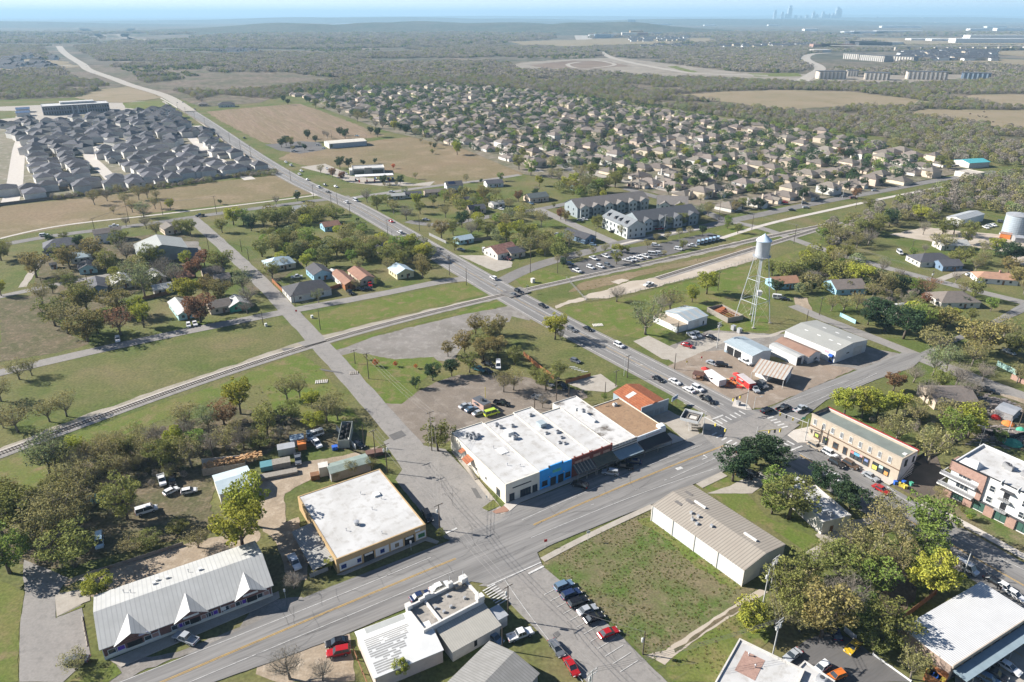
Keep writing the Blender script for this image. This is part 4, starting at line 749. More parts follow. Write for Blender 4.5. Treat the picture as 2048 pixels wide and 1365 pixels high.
TL('east',2,3,[(30,720,11,9,'olive'),(120,760,12,10,'olive'),(220,740,12,10,'olive'),(300,700,12,10,'olive'),(400,690,12,10,'olive'),(340,790,10,8,'bare'),(450,720,10,9,'olive'),(540,640,12,9,'half'),(490,600,9,7,'yellow'),(720,790,15,11,'yellow'),(660,760,10,10,'yellow'),(620,600,10,8,'olive'),(850,820,12,9,'half'),(900,700,10,7,'bare'),(960,830,11,9,'half'),(1050,830,11,8,'live'),(1160,860,9,7,'green'),(1250,880,12,9,'rust','thin'),(1030,760,8,6,'bare'),(1560,610,11,9,'olive'),(1490,640,12,9,'olive'),(1640,690,9,7,'half'),(1870,620,15,11,'live'),(1960,600,12,10,'live'),(1800,540,11,9,'yellow'),(1700,560,9,8,'half'),(1400,520,12,10,'half'),(1330,500,11,9,'half'),(1630,915,9,11,'olive'),(1540,880,7,8,'half'),(1700,640,10,9,'half'),(1900,700,11,9,'brown'),(1980,800,13,10,'brown'),(1140,570,6,5,'green'),(1240,540,5,6,'bare'),(60,870,9,7,'live'),(500,1000,9,6,'half'),(600,1000,11,7,'half'),(700,980,10,8,'half'),(850,1080,14,11,'live'),(790,1110,9,7,'live'),(1070,1220,17,14,'live'),(920,1160,12,9,'live'),(980,1060,10,8,'olive'),(1190,1140,13,11,'green'),(1160,1070,9,8,'green'),(1400,1130,13,9,'brown'),(1340,1110,9,8,'olive'),(1440,1100,8,7,'yellow'),(1600,1080,7,5,'olive'),(1760,1000,8,5,'green'),(1560,960,5,4,'live'),(1640,1350,18,15,'brown'),(1750,1300,13,12,'brown'),(1860,1230,13,10,'half'),(1310,1360,14,12,'half'),(830,900,10,8,'half'),(1240,960,7,5,'rust'),(1960,1350,12,9,'olive'),(340,850,7,4,'live'),(300,860,5,3,'cedar'),(860,990,8,5,'half'),(1480,780,7,6,'bare'),(2020,870,8,7,'half')])
def FL(reg, ox, oy, sc, items):
    for it in items:
        x, y, w, h, k = it[:5]; tree(at(ox+x*sc, oy+y*sc), w, h, k, reg, shape=(it[5] if len(it) > 5 else None))
FL('fields',560,165,.1465,[(50,270,11,8,'live'),(110,310,11,7,'live'),(365,275,11,8,'live'),(405,280,9,7,'live'),(490,350,13,13,'olive'),(600,380,6,6,'half'),(740,370,11,10,'olive'),(810,450,11,8,'bare'),(960,500,9,7,'bare'),(1060,540,14,11,'half'),(1050,480,12,10,'olive'),(1160,510,11,8,'half'),(380,775,11,8,'live'),(485,820,8,6,'live'),(85,870,12,9,'live'),(150,880,11,9,'olive'),(20,890,11,7,'live'),(340,930,7,6,'live'),(270,880,5,5,'half'),(180,940,6,4,'half'),(820,730,11,7,'live'),(890,770,13,8,'live'),(650,770,10,6,'bare'),(600,740,9,5,'bare'),(1240,710,10,7,'live'),(1335,750,12,9,'live'),(1310,630,12,8,'bare'),(1400,640,12,8,'bare'),(1560,650,11,10,'yellow'),(1640,670,10,9,'live'),(1720,710,12,9,'live'),(1850,740,11,7,'half'),(820,1180,12,9,'live'),(940,1170,10,7,'live'),(1135,1140,6,5,'live'),(1300,1110,5,4.5,'live'),(560,1250,9,6,'half'),(720,1300,9,7,'rust','spread'),(850,1350,9,7,'rust','spread'),(1550,1180,5,4,'red','thin')])
FL('fields',512,150,.25,[(605,590,4,5,'olive'),(1410,635,5,5,'olive'),(1610,640,12,12,'yellow'),(1320,545,5,5,'half'),(1430,590,6,5,'live'),(1395,575,5,5,'brown'),(1020,880,8,7,'live'),(1155,870,7,6,'live'),(1275,835,6,5,'half'),(1070,905,4,4,'half'),(1125,890,4,4,'half'),(1030,900,4,4,'half'),(1955,850,8,6,'green'),(1800,870,4,4,'cedar'),(1680,860,6,7,'half'),(1450,560,12,9,'bare')])
FL('estate',1000,270,.1465,[(260,480,15,12,'olive'),(420,560,15,13,'green'),(700,480,10,13,'half'),(1000,700,11,9,'yellow'),(1100,640,15,13,'half'),(1250,600,14,13,'olive'),(900,730,9,9,'yellow'),(1170,790,13,12,'half'),(1340,800,12,12,'green'),(1440,790,12,11,'olive'),(1570,720,14,13,'olive'),(1650,620,11,12,'green'),(1330,430,9,7,'live'),(1820,540,9,7,'live'),(800,640,11,9,'half'),(700,600,9,8,'half'),(540,700,9,7,'yellow'),(250,910,7,9,'rust','bare'),(500,800,7,5,'bare')])
FL('estate',1290,250,.1465,[(320,960,8,8,'live'),(440,800,10,7,'olive'),(520,770,9,8,'live'),(790,820,10,8,'live'),(700,760,10,8,'live'),(1050,760,11,8,'live'),(900,720,10,8,'live'),(1180,660,7,7,'yellow'),(700,600,9,6,'yellow'),(540,440,9,9,'yellow'),(1560,460,8,8,'half'),(1420,940,9,6,'green'),(1500,940,9,7,'half'),(1330,1150,9,7,'olive'),(1230,1200,9,7,'brown'),(1480,1140,8,5,'live'),(1570,1150,9,6,'live'),(850,1010,7,5,'half'),(760,1070,7,6,'half'),(480,1260,11,8,'olive'),(740,1280,11,8,'sage'),(860,1230,10,8,'half'),(1130,1360,6,6,'green'),(550,1180,6,4,'half'),(1080,540,7,6,'green'),(670,860,9,6,'live')])
FL('estate',1580,240,.195,[(100,470,10,8,'green'),(320,440,9,7,'olive'),(360,480,11,7,'live'),(520,380,9,8,'rust'),(600,400,11,8,'live'),(790,440,9,8,'green'),(870,510,9,7,'olive'),(1150,520,6,5,'green'),(750,700,7,9,'live','column'),(940,680,8,6,'live'),(1100,640,9,6,'live'),(570,720,7,5,'live'),(440,770,8,6,'live'),(330,780,9,7,'live'),(120,830,11,8,'live'),(1410,600,6,6,'half'),(1540,500,13,11,'olive'),(1620,520,10,9,'olive'),(860,380,8,6,'live'),(1330,450,7,5,'olive'),(450,590,7,5,'olive'),(640,570,6,5,'live'),(730,550,6,5,'live')])
NIND = 292
def seen(sp_):
    p = sp_[0]; d = p.y*math.cos(PITCH) + CAMH*math.sin(PITCH); u = FPX*p.x/d
    v = 682.5 - FPX*(p.y*math.sin(PITCH) - CAMH*math.cos(PITCH))/d
    if abs(u) > 1040 or v > 1380: return -1
    return sp_[1]*sp_[2]/d/d
SPECS.sort(key=seen, reverse=True)
for sp_ in SPECS[:NIND]: make_tree(sp_)
label_trees()
REST = [q for q in SPECS[NIND:] if seen(q) > 0]
print("trees", len(TREES), len(REST))

# ---- massed woods: geometry nodes scatter of leafy clumps, one object per wood
def clump(seed, kinds, n, spread, hgt, nleaf, ls):
    r = random.Random(seed); B = MB()
    for i in range(n):
        B.mi = r.randrange(len(kinds)); a = r.uniform(0, 6.28); q = spread*math.sqrt(r.random()) if n > 1 else 0
        c = Vector((math.cos(a)*q, math.sin(a)*q, 0)); h = hgt*r.uniform(.7,1.15); w = h*r.uniform(.42,.62)
        for k in range(nleaf):
            v = rv(r); v = v.normalized()*(v.length**0.4); leaf(B, r, c + Vector((v.x*w, v.y*w, h*.58 + v.z*h*.42)), ls)
    o = bpy.data.objects.new("clump", B.mesh("clump", [LM[k][0] for k in kinds])); return o
def inpoly(x, y, poly):
    ins = np.zeros(len(x), bool); n = len(poly)
    for i in range(n):
        x1, y1 = poly[i]; x2, y2 = poly[(i+1) % n]
        if y1 == y2: continue
        c = ((y1 > y) != (y2 > y)) & (x < (x2-x1)*(y-y1)/(y2-y1) + x1); ins ^= c
    return ins
def G(px): return [(p.x, p.y) for p in [at(*q) for q in px]]
def scatter(name, pts, scales, protos, seed, label=None):
    me = bpy.data.meshes.new(name); me.vertices.add(len(pts)); me.vertices.foreach_set("co", np.asarray(pts, np.float32).ravel())
    a = me.attributes.new("sc", 'FLOAT', 'POINT'); a.data.foreach_set("value", np.asarray(scales, np.float32))
    o = bpy.data.objects.new(name, me); COL.objects.link(o); o['kind'] = 'stuff'
    if label: o['label'] = label
    pc = bpy.data.collections.new(name + "_protos")
    for p in protos: pc.objects.link(p)
    ng = bpy.data.node_groups.new(name, 'GeometryNodeTree')
    ng.interface.new_socket("Geometry", in_out='INPUT', socket_type='NodeSocketGeometry'); ng.interface.new_socket("Geometry", in_out='OUTPUT', socket_type='NodeSocketGeometry')
    N, L = ng.nodes, ng.links
    gi = N.new("NodeGroupInput"); go = N.new("NodeGroupOutput"); m2p = N.new("GeometryNodeMeshToPoints"); iop = N.new("GeometryNodeInstanceOnPoints")
    ci = N.new("GeometryNodeCollectionInfo"); ci.inputs["Collection"].default_value = pc; ci.inputs["Separate Children"].default_value = True; ci.inputs["Reset Children"].default_value = True
    rz = N.new("FunctionNodeRandomValue"); rz.data_type = 'FLOAT_VECTOR'; rz.inputs["Max"].default_value = (0, 0, 6.28); rz.inputs["Min"].default_value = (0,0,0); rz.inputs["Seed"].default_value = seed
    na = N.new("GeometryNodeInputNamedAttribute"); na.data_type = 'FLOAT'; na.inputs["Name"].default_value = "sc"
    L.new(gi.outputs[0], m2p.inputs[0]); L.new(m2p.outputs[0], iop.inputs["Points"]); L.new(ci.outputs[0], iop.inputs["Instance"])
    iop.inputs["Pick Instance"].default_value = True; L.new(rz.outputs[0], iop.inputs["Rotation"]); L.new(na.outputs[0], iop.inputs["Scale"]); L.new(iop.outputs[0], go.inputs[0])
    md = o.modifiers.new("scatter", 'NODES'); md.node_group = ng
    return o
def grid_pts(x0, x1, y0, y1, s, rs):
    gx, gy = np.meshgrid(np.arange(x0, x1, s), np.arange(y0, y1, s)); gx = gx.ravel(); gy = gy.ravel()
    return gx + rs.uniform(-.45, .45, gx.size)*s, gy + rs.uniform(-.45, .45, gx.size)*s
def nfield(x, y, sc, off=0.0): return np.array([noise.noise(Vector((a*sc + off, b*sc, off))) for a, b in zip(x, y)])
def near_line(x, y, px, d):
    P = [at(*p) for p in px]; out = np.zeros(len(x), bool)
    for i in range(len(P)-1):
        ax, ay = P[i].x, P[i].y; dx, dy = P[i+1].x-ax, P[i+1].y-ay; L2 = dx*dx+dy*dy
        t = np.clip(((x-ax)*dx+(y-ay)*dy)/L2, 0, 1); out |= (x-ax-t*dx)**2+(y-ay-t*dy)**2 < d*d
    return out
def kind_proto(kind, shape=None):
    T_, B_ = PROTO[shape or SHP[kind], 0]; b = MB(); b.add(T_.v, T_.f); b.mi = 1; b.add(B_.v, B_.f)
    return bpy.data.objects.new("proto", b.mesh("proto", [M_barkg if kind in ('bare','half','sage') else M_bark, LM[kind][0]]))
for kd in sorted(set(q[3] for q in REST)):
    qs = [q for q in REST if q[3] == kd]
    scatter("smaller_trees", [tuple(q[0]) for q in qs], [(q[1]/9.6*.55 + q[2]/10*.45) for q in qs], [kind_proto(kd)], len(qs), "smaller %ss scattered between the farther houses and fields" % LM[kd][1])
RS = np.random.RandomState(5)
woods_near = [clump(i, k, 1, 0, 8.5, 420, 0.42) for i, k in enumerate((['wood'],['half'],['wood'],['bare'],['wood'],['sage'],['half'],['wood'],['olive']))]
woods_far = [clump(40+i, k, 7, 13, 7.5, 46, 1.15) for i, k in enumerate((['wood','bare'],['wood','wood','half'],['wood','bare'],['wood','bare','half'],['olive','live','wood']))]
EXC = [G(p) for p in (
 [(0,258),(-300,272),(-300,560),(150,397),(300,381),(560,349),(640,383),(640,340),(545,318),(480,268),(400,215),(320,185),(262,173),(200,180),(150,196),(60,205),(-300,208),(-300,272)],
 [(412,226),(520,212),(570,203),(590,186),(700,176),(900,172),(1100,188),(1300,216),(1500,246),(1700,276),(1850,310),(1870,326),(2000,335),(2000,380),(1440,450),(900,500),(500,300)],
 [(1320,192),(1450,183),(1560,180),(1700,183),(1800,196),(1880,207),(1790,217),(1660,215),(1560,223),(1470,207),(1400,201)],
 [(1790,229),(1850,219),(2060,221),(2600,227),(2600,293),(2110,273),(1990,255),(1900,241)],
 [(1885,196),(1960,189),(2600,185),(2600,215),(2020,217),(1950,205)],
 [(1012,132),(1060,123),(1150,118),(1240,115),(1330,127),(1480,145),(1560,146),(1640,149),(1700,150),(1800,151),(1900,149),(1975,151),(2000,161),(1880,168),(1740,170),(1640,166),(1560,165),(1400,158),(1270,153),(1160,144),(1040,142)],
 [(1625,150),(1620,130),(1600,118),(1650,104),(1830,104),(1830,126),(1700,128),(1680,138)],
 [(400,200),(440,190),(500,196),(560,200),(560,214),(420,222)],
 [(0,118),(60,116),(130,124),(160,134),(100,141),(0,144),(-400,146),(-400,120)],
 [(1010,84),(1160,78),(1430,76),(1430,87),(1240,93),(1010,94)], [(1110,66),(1180,64),(1190,96),(1110,98)],
 [(1780,105),(1940,102),(2600,100),(2600,138),(2048,135),(1860,124)])]
EXC.append(G([(290,168),(420,152),(600,150),(690,158),(580,176),(430,186),(330,182)])); EXC.append(G([(700,118),(1000,116),(1010,124),(760,128)])); EXC.append(G([(1660,118),(1780,112),(1800,140),(1700,140)]))
EXCL = [(HW[:6], 60), (HW[5:12], 34), ([(1600,166),(1612,158),(1628,148),(1640,140),(1635,132),(1615,122),(1612,115),(1625,109),(1660,107)], 26), ([(1200,104),(1215,113),(1240,121),(1290,132)], 20)]
def wood(name, region, s, protos, sc, thr, nsc, seed, label, excl=True, thin=None):
    poly = G(region); xs = [p[0] for p in poly]; ys = [p[1] for p in poly]
    x, y = grid_pts(min(xs), max(xs), min(ys), max(ys), s, RS)
    m = inpoly(x, y, poly)
    m &= np.abs(x) < 0.80*y + 60
    x, y = x[m], y[m]
    if excl:
        m = np.ones(len(x), bool)
        for e in EXC: m &= ~inpoly(x, y, e)
        for e, d in EXCL: m &= ~near_line(x, y, e, d)
        x, y = x[m], y[m]
    f = nfield(x, y, nsc, seed) + 0.35*nfield(x, y, nsc*4, seed+3)
    m = f > thr; x, y = x[m], y[m]
    if thin: m = RS.rand(len(x)) < thin; x, y = x[m], y[m]
    print(name, len(x))
    return scatter(name, np.stack([x, y, np.zeros(len(x))], 1), RS.uniform(sc[0], sc[1], len(x)), protos, seed, label)
NEARW = [(-500,216),(0,202),(150,196),(262,172),(200,166),(-500,166)]
wood("woods", [(-700,214),(0,200),(150,194),(262,174),(330,192),(400,224),(520,206),(590,186),(900,168),(1100,185),(1300,212),(1500,243),(1700,272),(1850,306),(1900,325),(2000,332),(2100,340),(2300,340),(2300,158),(-700,158)], 7.0, woods_near, (0.5,1.05), -0.34, 0.006, 3, "leafless brown woods beyond the housing estate")
wood("woods", [(-900,158),(2600,158),(2600,92),(-900,92)], 21, woods_far, (0.8,1.25), -0.28, 0.0016, 9, "grey brown woods filling the middle distance")
wood("woods", [(-700,200),(600,178),(1500,225),(2300,320),(2300,100),(-700,100)], 26, woods_far[4:5], (0.5,.9), 0.2, 0.004, 14, "dark green stands scattered through the brown woods")
wood("woods", [(-900,92),(2600,92),(2600,66),(-900,66)], 55, woods_far, (1.2,2.2), -0.25, 0.0007, 12, "blue hazy woods near the horizon")
wood("woods", [(1640,462),(1700,440),(1780,415),(1860,388),(1900,372),(1960,358),(2048,352),(2300,345),(2300,470),(2048,440),(2000,430),(1960,420),(1890,432),(1800,450),(1730,470),(1700,490),(1660,500)], 7, woods_near, (0.6,1.1), -0.4, 0.01, 21, "dense brown wood between path and storage sheds", excl=False)
est_trees = [clump(80+i, k, 1, 0, 7.4, 360, 0.44) for i, k in enumerate((['live'],['live'],['live'],['olive'],['half'],['live'],['green']))]
wood("estate_greenery", [(590,186),(700,174),(900,172),(1100,187),(1300,216),(1500,246),(1700,276),(1850,312),(1900,330),(1820,350),(1700,368),(1560,385),(1440,402),(1300,370),(1180,340),(1080,340),(1020,320),(930,300),(800,262),(700,232),(640,212)], 10.5, est_trees, (0.55,1.0), -0.22, 0.02, 31, "dark live oaks massed between the estate roofs", excl=False)
wood("roadside_brush", [(545,345),(560,349),(300,381),(150,397),(100,402),(100,398),(300,376),(530,344)], 3.2, woods_near, (0.28,0.5), -0.35, 0.02, 33, "low brown scrub along the estate fence", excl=False)
wood("undergrowth", [(60,1010),(120,930),(260,880),(400,835),(520,820),(600,850),(560,890),(500,925),(430,960),(380,1000),(300,1000),(200,1000),(180,1060),(120,1120),(60,1120)], 2.8, woods_near, (0.14,0.30), 0.05, 0.05, 35, "brown undergrowth beneath the thicket", excl=False)
wood("undergrowth", [K(0,3,0,560),K(0,3,300,420),K(0,3,700,300),K(0,3,1000,330),K(0,3,900,560),K(0,3,800,760),K(0,3,700,960),K(0,3,250,950),K(0,3,0,900)], 2.2, woods_near, (0.14,0.3), 0.0, 0.06, 37, "brown undergrowth beneath the grove", excl=False)
wood("undergrowth", [K(1,3,500,560),K(1,3,1000,560),K(1,3,1500,330),K(1,3,1750,450),K(1,3,1650,700),K(1,3,1180,840),K(1,3,1000,720)], 2.6, woods_near, (0.16,0.36), -0.1, 0.06, 39, "brown undergrowth behind the yellow brick block", excl=False)
wood("undergrowth", [K(2,3,0,700),K(2,3,450,680),K(2,3,900,780),K(2,3,1250,860),K(2,3,1300,940),K(2,3,1000,1000),K(2,3,560,1000),K(2,3,600,900),K(2,3,400,800),K(2,3,0,780)], 3.2, woods_near, (0.2,0.42), -0.05, 0.05, 41, "scrubby undergrowth among the eastern cottages", excl=False)

blk = [clump(120+i, k, 1, 0, 8.6, 620, 0.40) for i, k in enumerate((['olive'],['half'],['yellow'],['olive'],['green'],['sage'],['half']))]
for i, (rg, sp, th, lb) in enumerate((([(510,452),(560,425),(680,425),(745,470),(690,480),(640,452),(560,455)],8,.05,"olive trees filling the northern cottage block"),([(530,520),(520,470),(620,475),(760,480),(860,500),(870,530),(800,540),(700,525),(640,525),(560,530)],8,-.02,"olive trees massed behind the cottages by the highway"),([(740,400),(800,385),(900,395),(985,395),(1010,420),(930,425),(860,440),(790,430)],9,.05,"olive trees among the cottages north of the highway"),([(865,455),(950,446),(1040,430),(1080,440),(1140,480),(1120,520),(1040,520),(1000,490),(960,480),(880,475)],8.5,.0,"tangled olive trees on the block west of the apartments"),([(100,545),(200,520),(330,540),(400,570),(440,600),(340,650),(240,640),(180,690),(110,640)],9,.08,"autumn trees filling the west-end cottage block"),([(1560,520),(1640,510),(1760,560),(1860,600),(1900,640),(1820,660),(1700,620),(1600,600)],8,-.05,"olive trees massed among the eastern cottages"),([(1010,400),(1130,375),(1240,360),(1240,385),(1180,405),(1100,412)],8,-.1,"yellow-green trees between apartments and estate"))):
    wood("block_trees", rg, sp, blk, (.55,1.05), th, .025, 50+i, lb, excl=False)

weed = [clump(140+i, k, 9, 12, 8.5, 40, 1.5) for i, k in enumerate((['green'],['half'],['olive'],['half']))]
for i, (rg, sp, th, lb) in enumerate((([K(0,2,340,330),K(0,2,1080,20),K(1,2,1110,1260),K(0,2,1830,610),K(0,2,1120,1190),K(0,2,900,990),K(0,2,380,560)],.9,-.3,"low weeds across the vacant lot"),([K(0,2,1250,1230),K(0,2,1950,660),K(0,2,1900,1150),K(0,2,1640,1350)],1.0,-.1,"low weeds beside the two-track lane"),([(0,985),(60,1000),(300,850),(560,745),(640,740),(760,900),(700,890),(560,820),(480,815),(300,850),(60,1010)],2.2,.02,"tall weeds along edge of the thicket"),([K(2,2,440,850),K(2,2,800,720),K(2,2,1600,560),K(2,2,1500,620),K(2,2,750,820),K(2,2,560,850)],2.4,-.1,"dry weeds between railway and pale track"))):
    wood("weeds", rg, sp, weed, (.010,.026), th, .12, 70+i, lb, excl=False)
# ================================================================ BUILDINGS
def pm(name, c, c2=None, **k):
    k.setdefault('coord', 'object'); k.setdefault('scale', 0.6); k.setdefault('rough', 0.8)
    if c2 is None: c2 = tuple(v*0.86 for v in c)
    return mat(name, c, c2, **k)
WROOF = pm("white_membrane_roof", (0.54,0.535,0.52), (0.44,0.43,0.41), scale=0.13, detail=10, c3=(0.36,0.34,0.31), rough=0.7, lo=.42, hi=.68, stripe=3.05, stripe_c=(0.50,0.49,0.47), stripe_w=.03)
MROOF = pm("ribbed_metal_roof", (0.50,0.50,0.47), (0.44,0.435,0.40), stripe=0.9, stripe_c=(0.38,0.38,0.355), stripe_w=0.22, rough=0.55, scale=0.3)
MROOFW = pm("white_ribbed_roof", (0.46,0.46,0.44), (0.40,0.40,0.38), stripe=0.9, stripe_c=(0.35,0.35,0.34), stripe_w=0.2, rough=0.55, scale=0.25)
CORR = pm("tan_corrugated_roof", (0.36,0.32,0.265), (0.33,0.29,0.24), stripe=0.8, stripe_c=(0.235,0.21,0.18), stripe_w=0.3, rough=0.6, scale=0.3, stripe_axis=0)
CORRW = pm("white_corrugated_roof", (0.62,0.62,0.61), (0.56,0.56,0.55), stripe=0.55, stripe_c=(0.42,0.42,0.42), stripe_w=0.34, rough=0.55, scale=0.3, stripe_axis=1)
CWALL = pm("white_panel_wall", (0.62,0.63,0.62), (0.56,0.57,0.56), stripe=0.75, stripe_c=(0.47,0.49,0.50), stripe_w=0.3, rough=0.6)
BRICK = pm("red_brown_brick", (0.19,0.095,0.08), (0.145,0.075,0.066), scale=1.5, fine=0.15, fine_scale=5)
RBRICK = pm("dark_red_brick", (0.20,0.055,0.04), (0.14,0.04,0.032), scale=1.5, fine=0.15, fine_scale=5)
OBRICK = pm("orange_brick", (0.38,0.245,0.195), (0.32,0.20,0.16), scale=1.2, fine=0.15, fine_scale=4)
YBRICK = pm("yellow_brick", (0.46,0.395,0.31), (0.40,0.34,0.265), scale=0.8, fine=0.06, fine_scale=5)
TANW = pm("tan_stucco", (0.47,0.33,0.17), (0.40,0.28,0.145))
CREAM = pm("cream_stucco", (0.70,0.66,0.56), (0.60,0.56,0.47), scale=0.35)
WHITE = pm("white_paint", (0.66,0.66,0.64), (0.60,0.60,0.58))
OFFW = pm("off_white_render", (0.62,0.59,0.54), (0.52,0.49,0.44))
BLUE = pm("bright_blue_paint", (0.035,0.32,0.72), (0.03,0.28,0.64))
GREY = pm("grey_paint", (0.30,0.30,0.30)); DGREY = pm("dark_grey_trim", (0.07,0.07,0.075)); BLACK = pm("black_paint", (0.018,0.018,0.02))
STEELB = pm("blue_grey_metal", (0.30,0.37,0.42), (0.25,0.31,0.36), rough=0.5)
PALEB = pm("pale_blue_metal_roof", (0.38,0.44,0.47), (0.33,0.385,0.41), rough=0.5, stripe=0.9, stripe_c=(0.30,0.355,0.38), stripe_w=.2)
RUST = pm("rusted_metal_roof", (0.36,0.115,0.045), (0.24,0.075,0.035), scale=0.5, detail=8, c3=(0.42,0.19,0.10), stripe=0.8, stripe_c=(0.20,0.07,0.035), stripe_w=.2)
BRNROOF = pm("brown_gravel_roof", (0.33,0.215,0.125), (0.27,0.17,0.10), scale=0.4, detail=8, c3=(0.19,0.125,0.08))
GRNROOF = pm("grey_green_roof", (0.20,0.225,0.20), (0.165,0.185,0.165), scale=0.3)
MOULD = pm("stained_white_roof", (0.55,0.54,0.52), (0.13,0.11,0.09), scale=0.16, detail=10, c3=(0.40,0.39,0.37), lo=.54, hi=.64)
SHING = pm("grey_brown_shingles", (0.205,0.175,0.150), (0.165,0.145,0.125), scale=0.9, perobj=0.14, fine=0.1, fine_scale=3)
SHINGG = pm("cool_grey_shingles", (0.092,0.091,0.102), (0.072,0.072,0.082), scale=0.9, perobj=0.28, fine=0.1, fine_scale=3)
SHINGD = pm("charcoal_shingles", (0.085,0.083,0.088), (0.065,0.065,0.07), scale=0.9, fine=0.1, fine_scale=3)
SIDE = pm("beige_siding", (0.56,0.48,0.37), (0.50,0.42,0.325), perobj=0.2)
SIDEW = pm("pale_siding", (0.62,0.60,0.55), (0.54,0.52,0.48), perobj=0.12)
TEALW = pm("pale_teal_siding", (0.38,0.56,0.56)); LBLUE = pm("light_blue_siding", (0.30,0.50,0.62)); YELS = pm("pale_yellow_siding", (0.62,0.57,0.36)); DBLUE = pm("slate_blue_siding", (0.16,0.23,0.32))
GLASS = mat("window_glass", (0.035,0.045,0.055), rough=0.12, spec=0.7); GLASSG = mat("green_glass", (0.05,0.11,0.09), rough=0.12, spec=0.7)
WOODB = pm("brown_timber", (0.23,0.12,0.06), (0.17,0.09,0.05), scale=2); WOODR = pm("red_cedar_fence_wood", (0.36,0.15,0.06), (0.27,0.115,0.05), scale=2); WOODG = pm("weathered_grey_timber", (0.30,0.27,0.23), (0.22,0.20,0.17), scale=2)
AWN = pm("dark_awning", (0.045,0.045,0.05)); AWNB = pm("grey_blue_awning", (0.24,0.31,0.35)); GALV = pm("galvanised_steel", (0.45,0.46,0.47), rough=0.45, metal=0.3)
TEALR = pm("teal_metal_roof", (0.10,0.42,0.45), rough=0.5); REDP = pm("red_paint", (0.55,0.03,0.025)); YELP = pm("yellow_paint", (0.62,0.50,0.08)); ORNP = pm("orange_paint", (0.62,0.20,0.05)); GRNP = pm("green_paint", (0.07,0.33,0.22)); BLUP = pm("strong_blue_paint", (0.03,0.12,0.50))
CONC = M_conc
GRP_ROW = "brick and stucco shops in the main street row"
def bframe(name, label, O, FR, BL, h, cat="building", hb=None, group=None, D=None):
    P0 = at(O[0], O[1], h); P1 = at(FR[0], FR[1], h); P2 = at(BL[0], BL[1], h if hb is None else hb)
    dx = P1 - P0; dx.z = 0; Wd = dx.length; rz = math.atan2(dx.y, dx.x); nr = Vector((-dx.y, dx.x, 0)).normalized()
    if D is None: D = abs((P2 - P0).dot(nr))
    return empty(name, (P0.x, P0.y, 0), rz, label, cat, group), Wd, D
def fbox(b, f, W_, D_, u0, u1, z0, z1, o0, o1):
    if f == 'f': b.box(u0, u1, -o1, -o0, z0, z1)
    elif f == 'b': b.box(u0, u1, D_+o0, D_+o1, z0, z1)
    elif f == 'l': b.box(-o1, -o0, u0, u1, z0, z1)
    else: b.box(W_+o0, W_+o1, u0, u1, z0, z1)
WC = {}
def window(root, f, W_, D_, u, z, w, h, fm=None, gm_=None, name="window", bars=0, sill=True, t=0.09, vb=0, off=0.0):
    fm = fm or WHITE; gm_ = gm_ or GLASS
    b = MB(); q = 0.10 + off
    for (a, c, d, e) in ((u-w/2, u-w/2+t, z, z+h), (u+w/2-t, u+w/2, z, z+h), (u-w/2+t, u+w/2-t, z+h-t, z+h), (u-w/2+t, u+w/2-t, z, z+t)): fbox(b, f, W_, D_, a, c, d, e, 0.003+off, q)
    for i in range(bars): zz = z + h*(i+1)/(bars+1); fbox(b, f, W_, D_, u-w/2+t, u+w/2-t, zz-.035, zz+.035, 0.05+off, q-.01)
    for i in range(vb): uu = u - w/2 + w*(i+1)/(vb+1); fbox(b, f, W_, D_, uu-.035, uu+.035, z+t, z+h-t, 0.052+off, q-.008)
    if sill: fbox(b, f, W_, D_, u-w/2-.08, u+w/2+.08, z-.12, z-.003, 0.003+off, q+.08)
    o = b.build(name, fm, root)
    p = MB(); fbox(p, f, W_, D_, u-w/2+t, u+w/2-t, z+t, z+h-t, 0.004+off, 0.045+off); p.build("pane", gm_, o)
    return o
def door(root, f, W_, D_, u, w, h, m, z=0.0, name="door"):
    b = MB(); fbox(b, f, W_, D_, u-w/2, u+w/2, z, z+h, 0.004, 0.08); o = b.build(name, m, root)
    k = MB(); fbox(k, f, W_, D_, u+w/2-.22, u+w/2-.12, z+h*.42, z+h*.48, 0.083, 0.15); k.build("handle", GALV, o); return o
def slabp(root, name, f, W_, D_, u0, u1, z0, z1, o0, o1, m):
    b = MB(); fbox(b, f, W_, D_, u0, u1, z0, z1, o0, o1); return b.build(name, m, root)
def part(root, name, m, *boxes):
    b = MB()
    for x in boxes: b.box(*x)
    return b.build(name, m, root)
def shell(root, W_, D_, h, wm, par=0.45, t=0.3, rm=None, roofz=None, name="wall"):
    b = MB(); b.box(0,W_,0,t,0,h); b.box(0,W_,D_-t,D_,0,h); b.box(0,t,t,D_-t,0,h); b.box(W_-t,W_,t,D_-t,0,h)
    o = b.build(name, wm, root)
    c = MB(); c.box(t,W_-t,t,D_-t,h-par-.25,h-par); c.build("roof", rm or WROOF, root)
    return o
